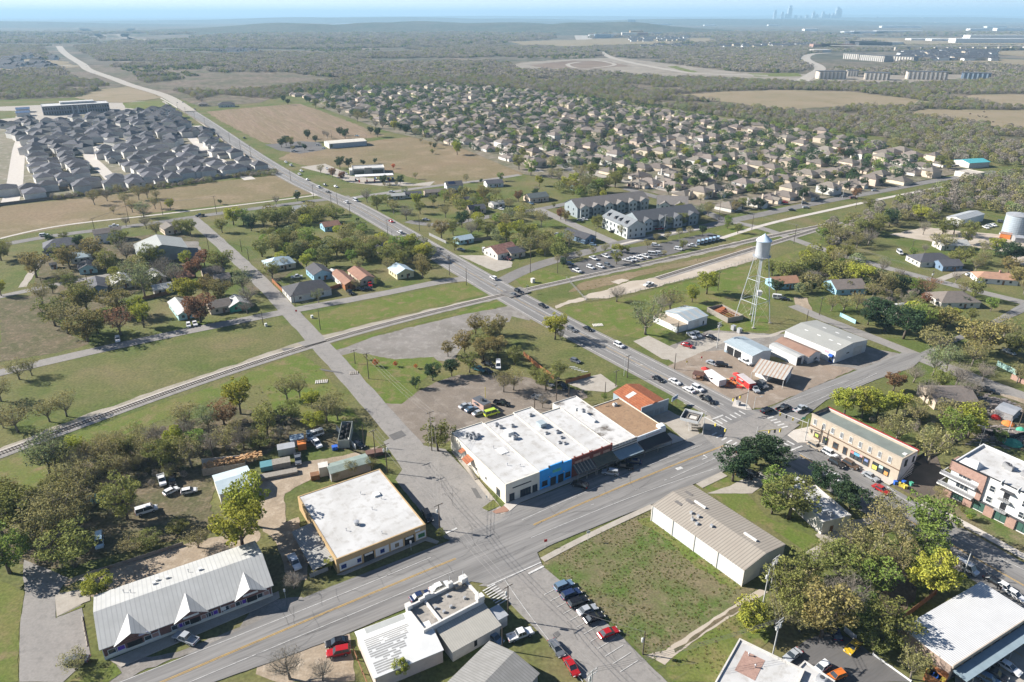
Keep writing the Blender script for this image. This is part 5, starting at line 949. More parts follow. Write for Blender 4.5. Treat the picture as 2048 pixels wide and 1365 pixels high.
def gable(root, x0, x1, y0, y1, ze, zr, axis, rm, wm, oh=0.4, walls=True, name="roof", th=0.14, hip=0.0):
    """gable (or hipped) house body; ridge along axis"""
    if walls:
        b = MB()
        if hip: b.box(x0,x1,y0,y1,0,ze-.02)
        elif axis == 'x': b.xprism([(y0,0),(y1,0),(y1,ze-.03),((y0+y1)/2,zr-.03),(y0,ze-.03)], x0, x1)
        else: b.yprism([(x0,0),(x1,0),(x1,ze-.03),((x0+x1)/2,zr-.03),(x0,ze-.03)], y0, y1)
        b.build("wall", wm, root)
    r = MB()
    hw = ((y1-y0) if axis == 'x' else (x1-x0))/2; dz = oh*(zr-ze)/hw
    if not hip:
        if axis == 'x':
            ym = (y0+y1)/2; r.xprism([(y0-oh,ze-dz),(ym,zr),(y1+oh,ze-dz),(y1+oh,ze-dz+th),(ym,zr+th),(y0-oh,ze-dz+th)], x0-oh, x1+oh)
        else:
            xm = (x0+x1)/2; r.yprism([(x0-oh,ze-dz),(xm,zr),(x1+oh,ze-dz),(x1+oh,ze-dz+th),(xm,zr+th),(x0-oh,ze-dz+th)], y0-oh, y1+oh)
    else:
        a0, a1, b0, b1 = x0-oh, x1+oh, y0-oh, y1+oh; z = ze-dz
        if axis == 'x': ym = (b0+b1)/2; k = (b1-b0)/2*hip; R0, R1 = (a0+k,ym,zr), (a1-k,ym,zr); fs = [(0,1,5,4),(1,2,5),(2,3,4,5),(3,0,4)]
        else: xm = (a0+a1)/2; k = (a1-a0)/2*hip; R0, R1 = (xm,b0+k,zr), (xm,b1-k,zr); fs = [(0,1,4),(1,2,5,4),(2,3,5),(3,0,4,5)]
        r.add([(a0,b0,z),(a1,b0,z),(a1,b1,z),(a0,b1,z),R0,R1], fs + [(3,2,1,0)])
    return r.build(name, rm, root)
def ac_unit(root, x, y, z, s=1.0, name="air_conditioner", m=None):
    b = MB(); b.box(x-.7*s,x+.7*s,y-.55*s,y+.55*s,z+.03,z+.95*s); b.box(x-.6*s,x+.6*s,y-.45*s,y+.45*s,z+.95*s,z+1.0*s); o = b.build(name, m or GALV, root)
    f = MB(); f.lathe([(.36*s,z+1.0*s),(.36*s,z+1.08*s),(.3*s,z+1.09*s)], x, y, 12); f.build("fan", DGREY, o); return o
def pipe(root, x, y, z, h=0.8, r=0.1, hood=True):
    b = MB(); b.tube([(x,y,z-.1),(x,y,z+h)], r, 8)
    if hood: b.lathe([(r*2,z+h),(r*2.2,z+h+.06),(.02,z+h+.28)], x, y, 8)
    return b.build("vent_pipe", GALV, root)

# ---- 1 brick strip mall
r, W_, D_ = bframe("strip_mall", "long brick strip mall with three front gables and ribbed metal roof", (203.4,1298), (542.3,1171.6), (190.8,1193), 3.4)
ZR = 5.9; gable(r, 0, W_, 0.3, D_, 3.4, ZR, 'x', MROOFW, BRICK, oh=0.5)
part(r, "stone_base", CREAM, (0-.05,W_+.05,0.2,0.297,0,.85))
GX = [W_*0.165, W_*0.50, W_*0.865]
for i, gx in enumerate(GX):
    w2 = 3.1; g = MB(); zr = 5.0; ye = -0.35
    rm = (zr-3.5)/w2
    # projecting gable wall and its roof running back into the main slope
    g.yprism([(gx-w2,2.6),(gx+w2,2.6),(gx+w2,3.3),(gx,zr-.12),(gx-w2,3.3)], -0.2, 0.29); gw = g.build("gable_wall", BRICK, r)
    mid = (0.3+D_)/2; sl = (ZR-3.4)/(mid-0.3); yb = 0.3 + (zr+.05-3.4)/sl
    t = MB(); e = 0.35; zl = zr - (zr-3.3)*(w2+e)/w2; ye2 = 0.3 + (zl-3.4)/sl
    t.add([(gx-w2-e,ye-.3,zl),(gx,ye-.3,zr),(gx+w2+e,ye-.3,zl),(gx-w2-e,max(ye2,0),zl),(gx,yb+.25,zr+.02),(gx+w2+e,max(ye2,0),zl),
           (gx-w2-e,ye-.3,zl+.13),(gx,ye-.3,zr+.13),(gx+w2+e,ye-.3,zl+.13),(gx-w2-e,max(ye2,0)+.15,zl+.13),(gx,yb+.4,zr+.15),(gx+w2+e,max(ye2,0)+.15,zl+.13)],
          [(0,3,4,1),(1,4,5,2),(6,7,10,9),(7,8,11,10),(0,1,7,6),(1,2,8,7),(0,6,9,3),(2,5,11,8)])
    t.build("gable_roof", MROOFW, r)
    slabp(gw, "sign", 'f', W_, D_, gx-1.6 if i else gx+1.2, gx+1.6 if i else gx+3.0, 3.25, 3.75, 0.203, 0.28, WHITE if i else pm("lilac_sign", (.5,.48,.62)))
    d = door(r, 'f', W_, D_, gx+.2, 2.8, 2.4, BLACK); d.location.y = 0.3
for k, u in enumerate([0.045,0.095,0.245,0.285,0.40,0.435,0.465,0.575,0.605,0.635,0.71,0.745,0.785,0.815,0.925,0.96]):
    w = window(r, 'f', W_, D_, W_*u, 1.0, 1.5, 1.25, WHITE, (GLASS, mat("purple_window_poster",(.10,.04,.35)), GLASS, mat("faded_window_poster",(.33,.2,.17)))[k % 4]); w.location.y = 0.297
s_ = slabp(r, "sign", 'f', W_, D_, W_*.675, W_*.705, 1.3, 2.3, 0, .06, WHITE); s_.location.y = .29
for u in (0.0, .31, .675, .998): 
    b = MB(); b.tube([(W_*u,0.2,0),(W_*u,0.2,3.2)], .07, 6); b.build("downpipe", WHITE, r)
def onslope(y): return 3.4 + (ZR-3.4)*(1-abs(y-(D_+.3)/2)/((D_-.3)/2))
for u, v, k in ((.34,.72,'a'),(.36,.80,'a'),(.42,.76,'a'),(.20,.70,'p'),(.62,.66,'a'),(.55,.72,'p'),(.16,.78,'p')):
    y = D_*v; z = onslope(y)
    if k == 'a': part(r, "roof_vent", WHITE, (W_*u-.35,W_*u+.35,y-.35,y+.35,z-.3,z+.75))
    else: pipe(r, W_*u, y, z, .9, .07)
# ---- 2 tan building with white membrane roof
r, W_, D_ = bframe("corner_store", "tan flat-roofed corner building with big white roof and poster windows", (671.7,1119.8), (851.4,1049), (591.6,994.4), 4.3)
shell(r, W_, D_, 4.3, TANW, par=0.12, t=.35)
for (a, c) in ((.02,.27),(.41,.57),(.58,.73),(.87,1.0)):
    slabp(r, "white_panel", 'f', W_, D_, W_*a+.15, W_*c-.15, .5, 2.7, .003, .07, WHITE)
for (u, w, m) in ((.07,1.5,'b'),(.235,1.2,'b'),(.49,1.3,'b'),(.655,1.3,'p'),(.94,2.0,'g')):
    window(r, 'f', W_, D_, W_*u, .9, w, 1.4, WHITE, {'b': mat("blue_poster",(.02,.04,.16)), 'p': mat("brown_poster",(.22,.17,.10)), 'g': mat("green_poster",(.05,.16,.06))}[m], name="poster_window", off=.075, sill=False)
for (a, c) in ((.285,.40),(.745,.86)):
    slabp(r, "recess", 'f', W_, D_, W_*a, W_*c, 0, 2.7, .003, .03, BLACK); slabp(r, "shutter", 'f', W_, D_, W_*a+.3, W_*c-.3, 2.0, 2.6, .034, .06, WHITE)
for u, v in ((.25,.30),(.40,.30),(.55,.10),(.62,.72),(.78,.55),(.62,.45)): pipe(r, W_*u, D_*v, 4.2, .6, .07)
b = MB(); b.lathe([(.5,4.2),(.55,4.7),(.75,5.1),(.7,5.2),(.1,5.3)], W_*.38, D_*.33, 14); b.build("roof_vent", GALV, r)
part(r, "roof_hatch", WHITE, (W_*.73,W_*.80,D_*.60,D_*.66,4.15,4.6))
part(r, "side_sign", WHITE, (W_*.87,W_*.93,-.10,-.004,3.2,3.7))
b = MB(); b.add([(-.02,1.5,3.0),(-5.2,1.5,2.4),(-5.2,D_*.62,2.4),(-.02,D_*.62,3.0),(-.02,1.5,3.08),(-5.2,1.5,2.48),(-5.2,D_*.62,2.48),(-.02,D_*.62,3.08)], [(0,1,2,3),(7,6,5,4),(0,4,5,1),(1,5,6,2),(2,6,7,3)])
b.build("side_awning", pm("grey_corrugated_awning",(.36,.355,.33),(.31,.30,.28),stripe=.55,stripe_c=(.22,.215,.2),stripe_w=.4,stripe_axis=1), r)
b = MB(); [b.tube([(-5.0,y,0),(-5.0,y,2.4)], .07, 6) for y in (1.8, D_*.3, D_*.6)]; b.build("awning_post", GALV, r)
# ---- 3 adobe theatre with lean additions
r, W_, D_ = bframe("adobe_theatre", "adobe style building with stepped blue-white parapet facing main street", K(0,1,1325,940), K(0,1,1805,690), K(0,1,1205,740), 5.6)
shell(r, W_, D_, 5.0, pm("pale_stucco", (0.64,0.62,0.58)), par=0.7, t=.45, rm=pm("grey_tan_roof",(.36,.33,.29),(.26,.24,.21),scale=.25,detail=8,c3=(.16,.15,.14)))
SM = MATS["pale_stucco"]
for q in ((W_-1.6,W_+.1,-.1,1.2,4.9,6.0),(W_-1.5,W_+.1,D_-1.3,D_+.1,4.9,6.1),(W_-4.6,W_-3.4,D_-.7,D_+.1,4.9,6.1),(-.1,1.1,D_-1.2,D_+.1,4.9,5.9),(3.2,W_*.45,D_-.62,D_+.02,5.0,5.6),(4.4,W_*.38,D_-.6,D_,5.6,6.1)): part(r, "parapet_block", SM, q)
None
for x, y in ((W_-1.2,.3),(W_-.7,D_-.5),(W_-4,D_-.3)):
    b = MB(); b.tube([(x,y,6.0),(x,y,7.7)], .05, 6); b.build("roof_spike", WHITE, r)
part(r, "inner_wall", SM, (W_*.28,W_*.28+.4,.5,D_-.5,4.0,4.9))
part(r, "crate", WOODG, (W_-3.2,W_-1.6,D_-1.6,D_-.8,4.35,5.2))
for u, v in ((.62,.75),(.55,.35),(.42,.3),(.36,.55),(.8,.4)): part(r, "roof_vent", GALV, (W_*u-.3,W_*u+.3,D_*v-.25,D_*v+.25,4.3,4.8))
b = MB(); b.xprism([(-.05,3.9),(-6.6,3.0),(-6.6,2.9),(-.05,3.8)], 2.8, W_*1.0); b.build("lean_to_roof", pm("tan_metal_roof",(.42,.40,.35),(.37,.355,.31),stripe=.5,stripe_c=(.34,.32,.28),stripe_w=.25), r)
part(r, "lean_to_wall", OFFW, (3.0,W_-.2,-6.3,-.1,0,2.95)); part(r, "porch", OFFW, (W_+.1,W_+2.6,-5.0,-1.6,0,3.0)); part(r, "porch_roof", GALV, (W_+.05,W_+2.8,-5.2,-1.4,3.003,3.1))
slabp(r, "painted_emblem", 'f', W_, D_, W_*.55, W_*.60, .8, 2.4, 6.303, 6.32, BLACK)
r, W_, D_ = bframe("metal_roof_shop", "low shop with white patched metal roof left of adobe building", K(0,1,940,1305), K(0,1,1475,1085), K(0,1,745,970), 4.3)
pr_ = [(-.2,3.55),(D_*.55,4.4),(D_+.2,3.8),(D_+.2,3.68),(D_*.55,4.28),(-.2,3.43)]
b = MB(); b.box(0,W_,0,D_,0,3.45); b.build("wall", pm("pinkish_wall",(.58,.48,.42)), r)
MBR = mat("brick_patched_roof", (0.68,0.68,0.66), (0.60,0.60,0.58), coord='object', scale=.3)
b = MB(); b.xprism(pr_, -.3, W_+.2); b.build("roof", MBR, r)
def onr(y): return 3.55 + .85*(y+.2)/(D_*.55+.2) if y < D_*.55 else 4.4 - .6*(y-D_*.55)/(D_*.45+.2)
b = MB(); rr = random.Random(3)
for i in range(15):
    for j in range(16):
        x, y = .6 + i*W_*.052, .5 + j*D_*.045
        if x > W_*.38 + j*W_*.022 or rr.random() < .12 or x+.9 > W_: continue
        b.add([(x,y,onr(y)+.02),(x+.72,y,onr(y)+.02),(x+.72,y+D_*.027,onr(y+D_*.027)+.02),(x,y+D_*.027,onr(y+D_*.027)+.02)], [(0,1,2,3)])
o = b.build("roof_patch", pm("grey_roof_patch",(.34,.335,.32)), r); o['kind'] = 'stuff'
part(r, "grey_roof_section", pm("grey_green_sheet",(.40,.41,.39),(.35,.355,.34),scale=.4), (W_*.12,W_*.72,D_*.80,D_*.995,3.9,4.0))
b = MB(); [b.tube([(-1.3,D_*v,1.1),(-1.3,D_*v+4.0,1.1)], .12, 6) for v in (.05,.35,.6)]; b.build("fence_rail", WOODB, r)
for v in (.05,.4,.7): part(r, "fence_post", WOODB, (-1.4,-1.2,D_*v,D_*v+.2,0,1.2))
# ---- 4 grey roofed shed at the bottom edge
r, W_, D_ = bframe("grey_roofed_shed", "weathered grey metal roofed shed cut off by bottom of view", (886,1374), (985,1446), (1008.6,1301.8), 4.0)
gable(r, 0, W_, 0, D_, 3.6, 4.9, 'y', pm("weathered_grey_roof",(.27,.265,.25),(.22,.215,.20),scale=.5,stripe=.6,stripe_c=(.19,.185,.175),stripe_w=.3,stripe_axis=1), GREY, oh=.3)
# ---- 5 main street row
F0, F1 = at(*K(1,1,1975,1065), 6.4), at(*K(1,2,1222,590), 6.4); fd = (F1-F0); fl = fd.length; frz = math.atan2(fd.y, fd.x); fu = fd.normalized(); fn = Vector((-fu.y, fu.x, 0))
def fpos(x, y): p = at(*K(1,2,x,y), 6.4); return (p-F0).dot(fu)
def rowb(name, label, x0, x1, back, h, wm, rm, par=.5, hb=None):
    p = at(*back, h-.6); D = (p-F0).dot(fn); o = F0 + fu*x0
    root = empty(name, (o.x, o.y, 0), frz, label, "shop", GRP_ROW); Wd = x1-x0
    b = MB(); b.box(0,Wd,0,.35,0,h); b.build("facade", wm, root)
    b = MB(); t = .22; hb = hb or h-.35
    b.box(0,Wd,D-t,D,0,hb); b.box(0.004,t,.35,D-t,0,hb); b.box(Wd-t,Wd-.004,.35,D-t,0,hb); b.build("wall", CREAM if wm != OFFW else OFFW, root)
    b = MB(); b.add([(t,.35,h-par),(Wd-t,.35,h-par),(Wd-t,D-t,hb-.25),(t,D-t,hb-.25)], [(0,1,2,3)]); b.build("roof", rm, root)
    return root, Wd, D
a0 = 0.0; a1 = fpos(215,960); a2 = fpos(470,865); a3 = fpos(625,806); a4 = fpos(790,745); a5 = fpos(992,675); a6 = fl
r, W_, D_ = rowb("cream_shop", "cream stucco corner shop at street end of the row", a0, a1, K(1,1,1520,660), 6.3, CREAM, WROOF)
for u, w in ((.18,1.6),(.58,3.4),(.86,1.6)): window(r, 'f', W_, D_, W_*u, .5, w, 2.2, DGREY, GLASS, vb=int(w))
window(r, 'l', W_, D_, D_*.12, .5, 1.8, 2.2, DGREY, GLASS)
slabp(r, "sign_band", 'f', W_, D_, W_*.2, W_*.75, 4.2, 4.5, .003, .08, BLACK); slabp(r, "side_sign", 'l', W_, D_, D_*.10, D_*.16, 4.3, 5.3, .003, .06, WHITE)
for v in (.33,.5): window(r, 'l', W_, D_, D_*v, 1.5, .9, 1.1, WHITE, GLASS)
b = MB(); b.add([(-.01,D_*.55,4.2),(-2.2,D_*.55,3.2),(-2.2,D_*.66,3.2),(-.01,D_*.66,4.2)], [(0,1,2,3)]); b.add([(-.01,D_*.70,4.6),(-1.6,D_*.70,4.0),(-1.6,D_*.76,4.0),(-.01,D_*.76,4.6)], [(0,1,2,3)]); b.build("stair_canopy", RUST, r)
b = MB(); 
for k in range(12): b.box(-1.9,-.9,D_*.42+k*.35,D_*.42+k*.35+.33,.24*k,.24*k+.10)
b.tube([(-1.9,D_*.42,1.0),(-1.9,D_*.42+4.2,3.9)], .04, 5); b.tube([(-1.9,D_*.25,1.0),(-1.9,D_*.42,1.0)], .04, 5); b.build("outside_stair", WOODG, r)
for x, y, s in ((.30,.86,1.0),(.36,.82,1.0),(.46,.85,.9),(.55,.80,.9),(.42,.78,1.0)): ac_unit(r, W_*x, D_*y, 5.65, s)
for x, y in ((.5,.25),(.7,.4),(.75,.18),(.6,.55)): pipe(r, W_*x, D_*y, 5.7, .7, .08)
part(r, "skylight", WHITE, (W_*.62,W_*.84,D_*.42,D_*.52,5.6,5.95))
r, W_, D_ = rowb("blue_shop", "bright blue painted shop front in the main street row", a1, a2, K(1,1,1785,590), 6.4, BLUE, WROOF)
part(r, "parapet_block", BLUE, (W_*.30,W_*.70,.0,.34,6.4,6.9)); part(r, "parapet_pier", DGREY, (W_*.28,W_*.31,-.08,.36,6.4,7.0), (W_*.69,W_*.72,-.08,.36,6.4,7.0))
for u in (.42,.66): d = window(r, 'f', W_, D_, W_*u, .2, 1.8, 2.7, BLACK, GLASS, name="double_door", vb=1, bars=2)
for u in (.16,.88): window(r, 'f', W_, D_, W_*u, 1.2, 1.7, 1.5, BLACK, GLASS, vb=1)
slabp(r, "sign", 'f', W_, D_, W_*.40, W_*.66, 4.3, 5.2, .003, .09, pm("green_sign_board",(.10,.42,.33)))
for u in (.30,.74): slabp(r, "wall_lamp", 'f', W_, D_, W_*u-.1, W_*u+.1, 3.4, 3.65, .003, .35, WHITE)
part(r, "flat_canopy", WHITE, (W_*.22,W_*.40,D_*.66,D_*.74,5.9,7.0)); ac_unit(r, W_*.32, D_*.60, 5.8, 1.1)
for x, y, s in ((.25,.90,.9),(.6,.80,.8),(.28,.84,.8)): ac_unit(r, W_*x, D_*y, 5.8, s)
r, W_, D_ = rowb("brick_shop", "dark red brick shop with tile roofed timber awning beside blue shop", a2, a3, K(1,2,140,458), 6.5, RBRICK, WROOF)
ra = r; Wa = W_
for u in (.12,.52,.9): part(r, "parapet_pier", RBRICK, (W_*u,W_*u+.35,-.1,.36,6.0,7.0))
for u in (.32,.72): slabp(r, "corbel_panel", 'f', W_, D_, W_*u-1.2, W_*u+1.2, 4.6, 5.3, .003, .08, OBRICK)
part(r, "flat_canopy", PALEB, (W_*.30,W_*.62,D_*.60,D_*.68,6.3,7.3))
for x, y, s in ((.30,.50,.9),(.75,.46,1.1),(.65,.36,.9),(.35,.30,.9),(.5,.26,.9),(.55,.86,1.0)): ac_unit(r, W_*x, D_*y, 5.5, s)
r, W_, D_ = rowb("brick_shop", "dark red brick shop with wide moss-stained awning beside striped shop", a3, a4, K(1,2,350,468), 6.5, RBRICK, WROOF)
for u in (.0,.48,.95): part(r, "parapet_pier", RBRICK, (W_*u,W_*u+.3,-.1,.36,6.0,6.9))
for u in (.25,.72): slabp(r, "corbel_panel", 'f', W_, D_, W_*u-1.2, W_*u+1.2, 4.5, 5.3, .003, .08, OBRICK)
def awning(root, x0, x1, z0, z1, d, m, nslat=0, sm=None, posts=True):
    b = MB(); b.add([(x0,-.01,z1),(x1,-.01,z1),(x1,-d,z0),(x0,-d,z0),(x0,-.01,z1+.1),(x1,-.01,z1+.1),(x1,-d,z0+.1),(x0,-d,z0+.1)], [(0,1,2,3),(7,6,5,4),(3,2,6,7),(0,3,7,4),(1,5,6,2)]); o = b.build("awning", m, root)
    if nslat:
        s = MB()
        for k in range(nslat):
            u = x0 + (x1-x0)*(k+.5)/nslat; s.add([(u-.16,-.02,z1+.22),(u+.16,-.02,z1+.22),(u+.16,-d-.05,z0+.2),(u-.16,-d-.05,z0+.2)], [(0,3,2,1)])
        s.build("slats", sm or WOODG, o)
    if posts:
        p = MB()
        for k in range(3): u = x0 + .2 + (x1-x0-.4)*k/2; p.box(u-.08,u+.08,-d+.1,-d+.26,.3,z0)
        p.build("awning_posts", WOODG, o)
AWW = pm("weathered_awning_sheet",(.10,.10,.095),(.07,.07,.068),scale=.8,c3=(.16,.15,.13))
awning(ra, .1, Wa-.1, 2.9, 4.3, 2.9, AWW, 6); awning(r, .1, W_-.1, 2.9, 4.3, 2.9, pm("mossy_awning_sheet",(.085,.09,.07),(.13,.12,.085),scale=.7), 0)
r, W_, D_ = rowb("striped_shop", "grey and black banded shop with rooftop ladder frames and stained roof", a4, a5, K(1,2,512,365), 5.9, OFFW, MOULD)
for z in (2.9,3.7,4.5,5.3): slabp(r, "dark_band", 'f', W_, D_, .1, W_-.1, z, z+.28, .003, .07, DGREY)
b = MB()
for k in range(5): u = W_*(.25+.12*k); b.tube([(u,-.25,4.9),(u,-.25,6.4)], .05, 5); b.tube([(u,-.25,5.6),(u+W_*.12,-.25,5.6)], .05, 5)
b.build("white_frame", WHITE, r)
awning(r, .2, W_*.98, 2.9, 3.7, 3.6, AWNB, 0, posts=False)
part(r, "rooftop_duct", WHITE, (W_*.42,W_*.50,D_*.45,D_*.78,5.3,6.1), (W_*.36,W_*.44,D_*.74,D_*.80,5.3,6.3)); ac_unit(r, W_*.47, D_*.66, 6.05, .9)
r, W_, D_ = rowb("cafe", "white parapet cafe with black awning and brown roof at crossroads end", a5, a6, K(1,2,820,392), 5.6, pm("cafe_white",(.66,.70,.73),(.56,.6,.63)), BRNROOF)
part(r, "parapet_return", MATS["cafe_white"], (W_*.82,W_,.36,2.2,4.9,5.9)); awning(r, .2, W_-.2, 2.6, 3.9, 3.4, AWN, 0)
for k in range(7): slabp(r, "lettering", 'f', W_, D_, W_*(.32+.07*k), W_*(.32+.07*k)+.35, 4.5, 4.9, .003, .03, mat("faded_red_lettering",(.45,.20,.18)))
b = MB(); b.tube([(W_*.35,D_*.90,5.2),(W_*.65,D_*.82,5.5),(W_*.8,D_*.84,5.2)], .06, 5); b.build("roof_cable", BLACK, r); ac_unit(r, W_*.62, D_*.86, 5.0, .9, m=WHITE)
# ---- 6 rusty roof workshop
r, W_, D_ = bframe("rusty_roof_workshop", "workshop with rust-red gabled roof and blue-grey front wall", K(1,2,1030,462), K(1,2,1240,392), K(1,2,750,350), 4.6, hb=3.6)
gable(r, 0, W_, .3, D_, 3.4, 5.0, 'y', RUST, STEELB, oh=.15)
part(r, "front_wall", STEELB, (-.1,W_+.1,0,.29,0,4.6)); part(r, "coping", GALV, (-.15,W_+.15,-.05,.34,4.603,4.75))
x0, x1 = 0, W_; 
b = MB(); b.add([(W_*.10,D_*.55,3.4+1.6*.2+.17),(W_*.10,D_*.68,3.4+1.6*.2+.17),(W_*.40,D_*.68,3.4+1.6*.8+.17),(W_*.40,D_*.55,3.4+1.6*.8+.17)], [(0,3,2,1)]); b.build("skylight_sheet", pm("new_tin_sheet",(.5,.5,.49)), r)
for u in (.12,.3,.5,.7): slabp(r, "boarded_window", 'f', W_, D_, W_*u, W_*u+1.6, .4, 2.4, .003, .06, pm("faded_panel",(.26,.30,.33)))
# ---- 7 corner sign box on post
r, W_, D_ = bframe("roadside_sign_box", "weathered hollow white sign canopy on posts at the crossroads", K(1,2,1330,535), K(1,2,1475,570), K(1,2,1360,462), 5.0, cat="sign")
b = MB(); b.box(0,W_,0,.12,4.1,5.0); b.box(0,W_,D_-.12,D_,4.1,5.0); b.box(0,.12,.12,D_-.12,4.1,5.0); b.box(W_-.12,W_,.12,D_-.12,4.1,5.0); b.build("fascia", WHITE, r)
part(r, "deck", DGREY, (.12,W_-.12,.12,D_-.12,4.15,4.25)); part(r, "inner_frame", WOODG, (W_*.3,W_*.86,D_*.22,D_*.28,4.25,4.6), (W_*.3,W_*.86,D_*.72,D_*.78,4.25,4.6), (W_*.3,W_*.34,D_*.28,D_*.72,4.25,4.6), (W_*.82,W_*.86,D_*.28,D_*.72,4.25,4.6))
part(r, "inner_panel", OFFW, (W_*.38,W_*.78,D_*.34,D_*.66,4.25,4.33))
for u in (.48,.56): b = MB(); b.tube([(W_*u,D_*.25,0),(W_*u,D_*.3,4.15)], .09, 6); b.build("post", WHITE, r)
for u in (.2,.8): b = MB(); b.tube([(W_*u,D_*.7,0),(W_*u,D_*.7,4.15)], .07, 6); b.build("post", GALV, r)
for k in range(3): o = part(None, "timber_pallet", WOODG, (0,2.6,0,.9,.05,.45)); o.location = at(*K(1,2,1420,600+22*k)); o.rotation_euler.z = -.1; tag(o, "weathered timber pallet under the sign canopy, %s from the wall" % ordn(k), "pallet", "timber pallets under the sign canopy")
r = empty("billboard", at(*K(1,2,1262,455)), G1+.25, "small raised white and blue billboard beside rusty roof workshop", "sign")
for x in (.3,2.6): b = MB(); b.tube([(x,0,0),(x,0,2.2)], .08, 6); b.build("post", WOODB, r)
part(r, "board", pm("billboard_face",(.5,.55,.62)), (-.2,3.4,-.08,.08,2.2,3.7)); part(r, "board_print", pm("billboard_print",(.12,.2,.42)), (.6,2.6,-.10,-.083,2.7,3.3))
# ---- 8 long corrugated warehouse
r, W_, D_ = bframe("warehouse", "long white-walled warehouse with tan corrugated roof beside vacant lot", K(1,2,1112,1230), K(0,2,1840,478), K(1,2,1425,1068), 4.9)
gable(r, 0, W_, 0, D_, 4.8, 5.9, 'x', CORR, CWALL, oh=.12)
for u in (.0,.245,.49,.735,.995): slabp(r, "pilaster", 'f', W_, D_, W_*u-.14+.1, W_*u+.14+.1, 0, 4.75, .003, .16, OFFW)
for u, v, s in ((.30,.32,0),(.37,.34,0),(.36,.22,0),(.42,.20,0),(.52,.33,0)): z = 4.8+1.1*(v*2); part(r, "roof_vent", GALV, (W_*u-.35,W_*u+.35,D_*v-.3,D_*v+.3,z-.1,z+.75))
for u, v in ((.05,.7),(.10,.36),(.15,.52)): z = 4.8+1.1*(1-abs(v*2-1))+.16; b = MB(); b.box(W_*u,W_*u+2.2,D_*v-.6,D_*v+.6,z-.1,z+.04); b.build("skylight", pm("dull_skylight",(.19,.175,.16)), r)
for u, v in ((.27,.60),(.80,.62)): z = 4.8+1.1*(2-2*v); part(r, "ridge_vent", WHITE, (W_*u-1.8,W_*u+1.8,D_*v-.25,D_*v+.25,z-.15,z+.55))
b = MB(); b.tube([(W_*.355,D_*.22,5.1),(W_*.355,D_*.22,6.8)], .14, 8); b.build("flue", GALV, r)
door(r, 'r', W_, D_, D_*.45, 1.0, 2.1, GREY)
# ---- 9 small white store
r, W_, D_ = bframe("white_store", "small white-walled flat roof building behind crape myrtles", (1578,982), (1647,1044), (1684,1026), 4.1, D=9.0)
b = at(1647,1044,4.1) - at(1684,1026,4.1); D_ = 8.6
shell(r, W_, D_, 4.1, OFFW, par=.5, rm=WROOF); part(r, "duct_box", WHITE, (W_*.68,W_*.78,D_*.25,D_*.5,3.6,4.6)); ac_unit(r, W_*.5, D_*.3, 3.6, .9); ac_unit(r, W_*.86, D_*.45, 3.6, 1.0)
door(r, 'r', W_, D_, D_*.35, 1.0, 2.1, WOODB); part(r, "low_roof", WROOF, (-6,-.01,1,D_-.6,2.7,2.95)); part(r, "porch_wall", CREAM, (-5.8,-.02,1.2,D_-.8,0,2.69))
# ---- 10 two-storey yellow brick block
r, W_, D_ = bframe("brick_block", "two-storey yellow brick block with grey roof and red rear parapet", K(1,3,350,510), K(1,3,1065,865), K(1,3,480,460), 7.9)
shell(r, W_, D_, 7.9, YBRICK, par=.7, t=.35, rm=GRNROOF)
part(r, "cornice", YBRICK, (-.15,W_+.15,-.15,.4,7.903,8.1)); part(r, "string_course", pm("dark_brick_course",(.17,.11,.075)), (-.1,W_,-.16,-.003,3.95,4.2)); part(r, "side_wall_paint", pm("lavender_grey_render",(.55,.53,.56),(.46,.44,.47)), (W_+.003,W_+.06,.1,D_-.05,0,7.4))
part(r, "rear_coping", pm("red_parapet",(.33,.04,.035)), (-.05,W_+.05,D_+.003,D_+.5,7.0,8.1)); part(r, "corner_coping", BLACK, (-.06,.45,.45,D_,7.903,8.15)); part(r, "rear_flashing", WHITE, (0.3,W_,D_-.34,D_-.02,7.903,7.96))
fsc = [K(1,3,q[0],q[1]) for q in ((390,590),(465,622),(538,660),(612,697),(680,728),(743,762),(828,805),(910,845),(992,890))]
for i in range(9): window(r, 'f', W_, D_, W_*(.052+.1045*i), 5.0, 1.05, 1.85, pm("white_sash",(.7,.7,.68)), GLASS, bars=4, vb=0)
for u, w, z, h, nm in ((.10,1.9,.9,1.9,"window"),(.205,1.9,.1,2.7,"entrance_door"),(.325,1.8,.6,2.1,"window"),(.435,1.4,.1,2.7,"entrance_door"),(.67,2.0,.1,2.9,"entrance_door")): window(r, 'f', W_, D_, W_*u, z, w, h, WOODB, GLASS, name=nm, sill=z > .2)
for u0, u1, n_ in ((.495,.63,3),(.735,.915,3)):
    for k in range(n_):
        uu = W_*(u0+(u1-u0)*(k+.5)/n_); ww = W_*(u1-u0)/n_
        window(r, 'f', W_, D_, uu, .4, ww-.05, 2.5, BLACK, GLASS, name="shop_window", sill=False)
for u, z, w, h, m in ((.515,2.0,1.0,.8,(.6,.2,.2)),(.565,1.9,1.8,.9,(.13,.35,.5)),(.61,2.2,.9,.7,(.6,.35,.33)),(.765,.6,1.4,1.3,(.6,.6,.12)),(.825,1.9,1.2,.9,(.4,.55,.5)),(.885,.6,1.1,1.2,(.62,.3,.10)),(.67,1.6,1.1,.8,(.2,.25,.45)),(.10,1.3,1.1,1.0,(.4,.5,.1)),(.215,1.8,.5,.5,(.45,.6,.1))): slabp(r, "window_poster", 'f', W_, D_, W_*u-w/2, W_*u+w/2, z, z+h, .104, .12, mat("poster_%d" % int(m[0]*100+m[1]*1000), m))
window(r, 'r', W_, D_, D_*.3, 4.9, 1.2, 2.0, BLACK, GLASS, off=.06); window(r, 'r', W_, D_, D_*.8, 4.9, 1.0, 1.8, BLACK, GLASS, off=.06)
b = MB()
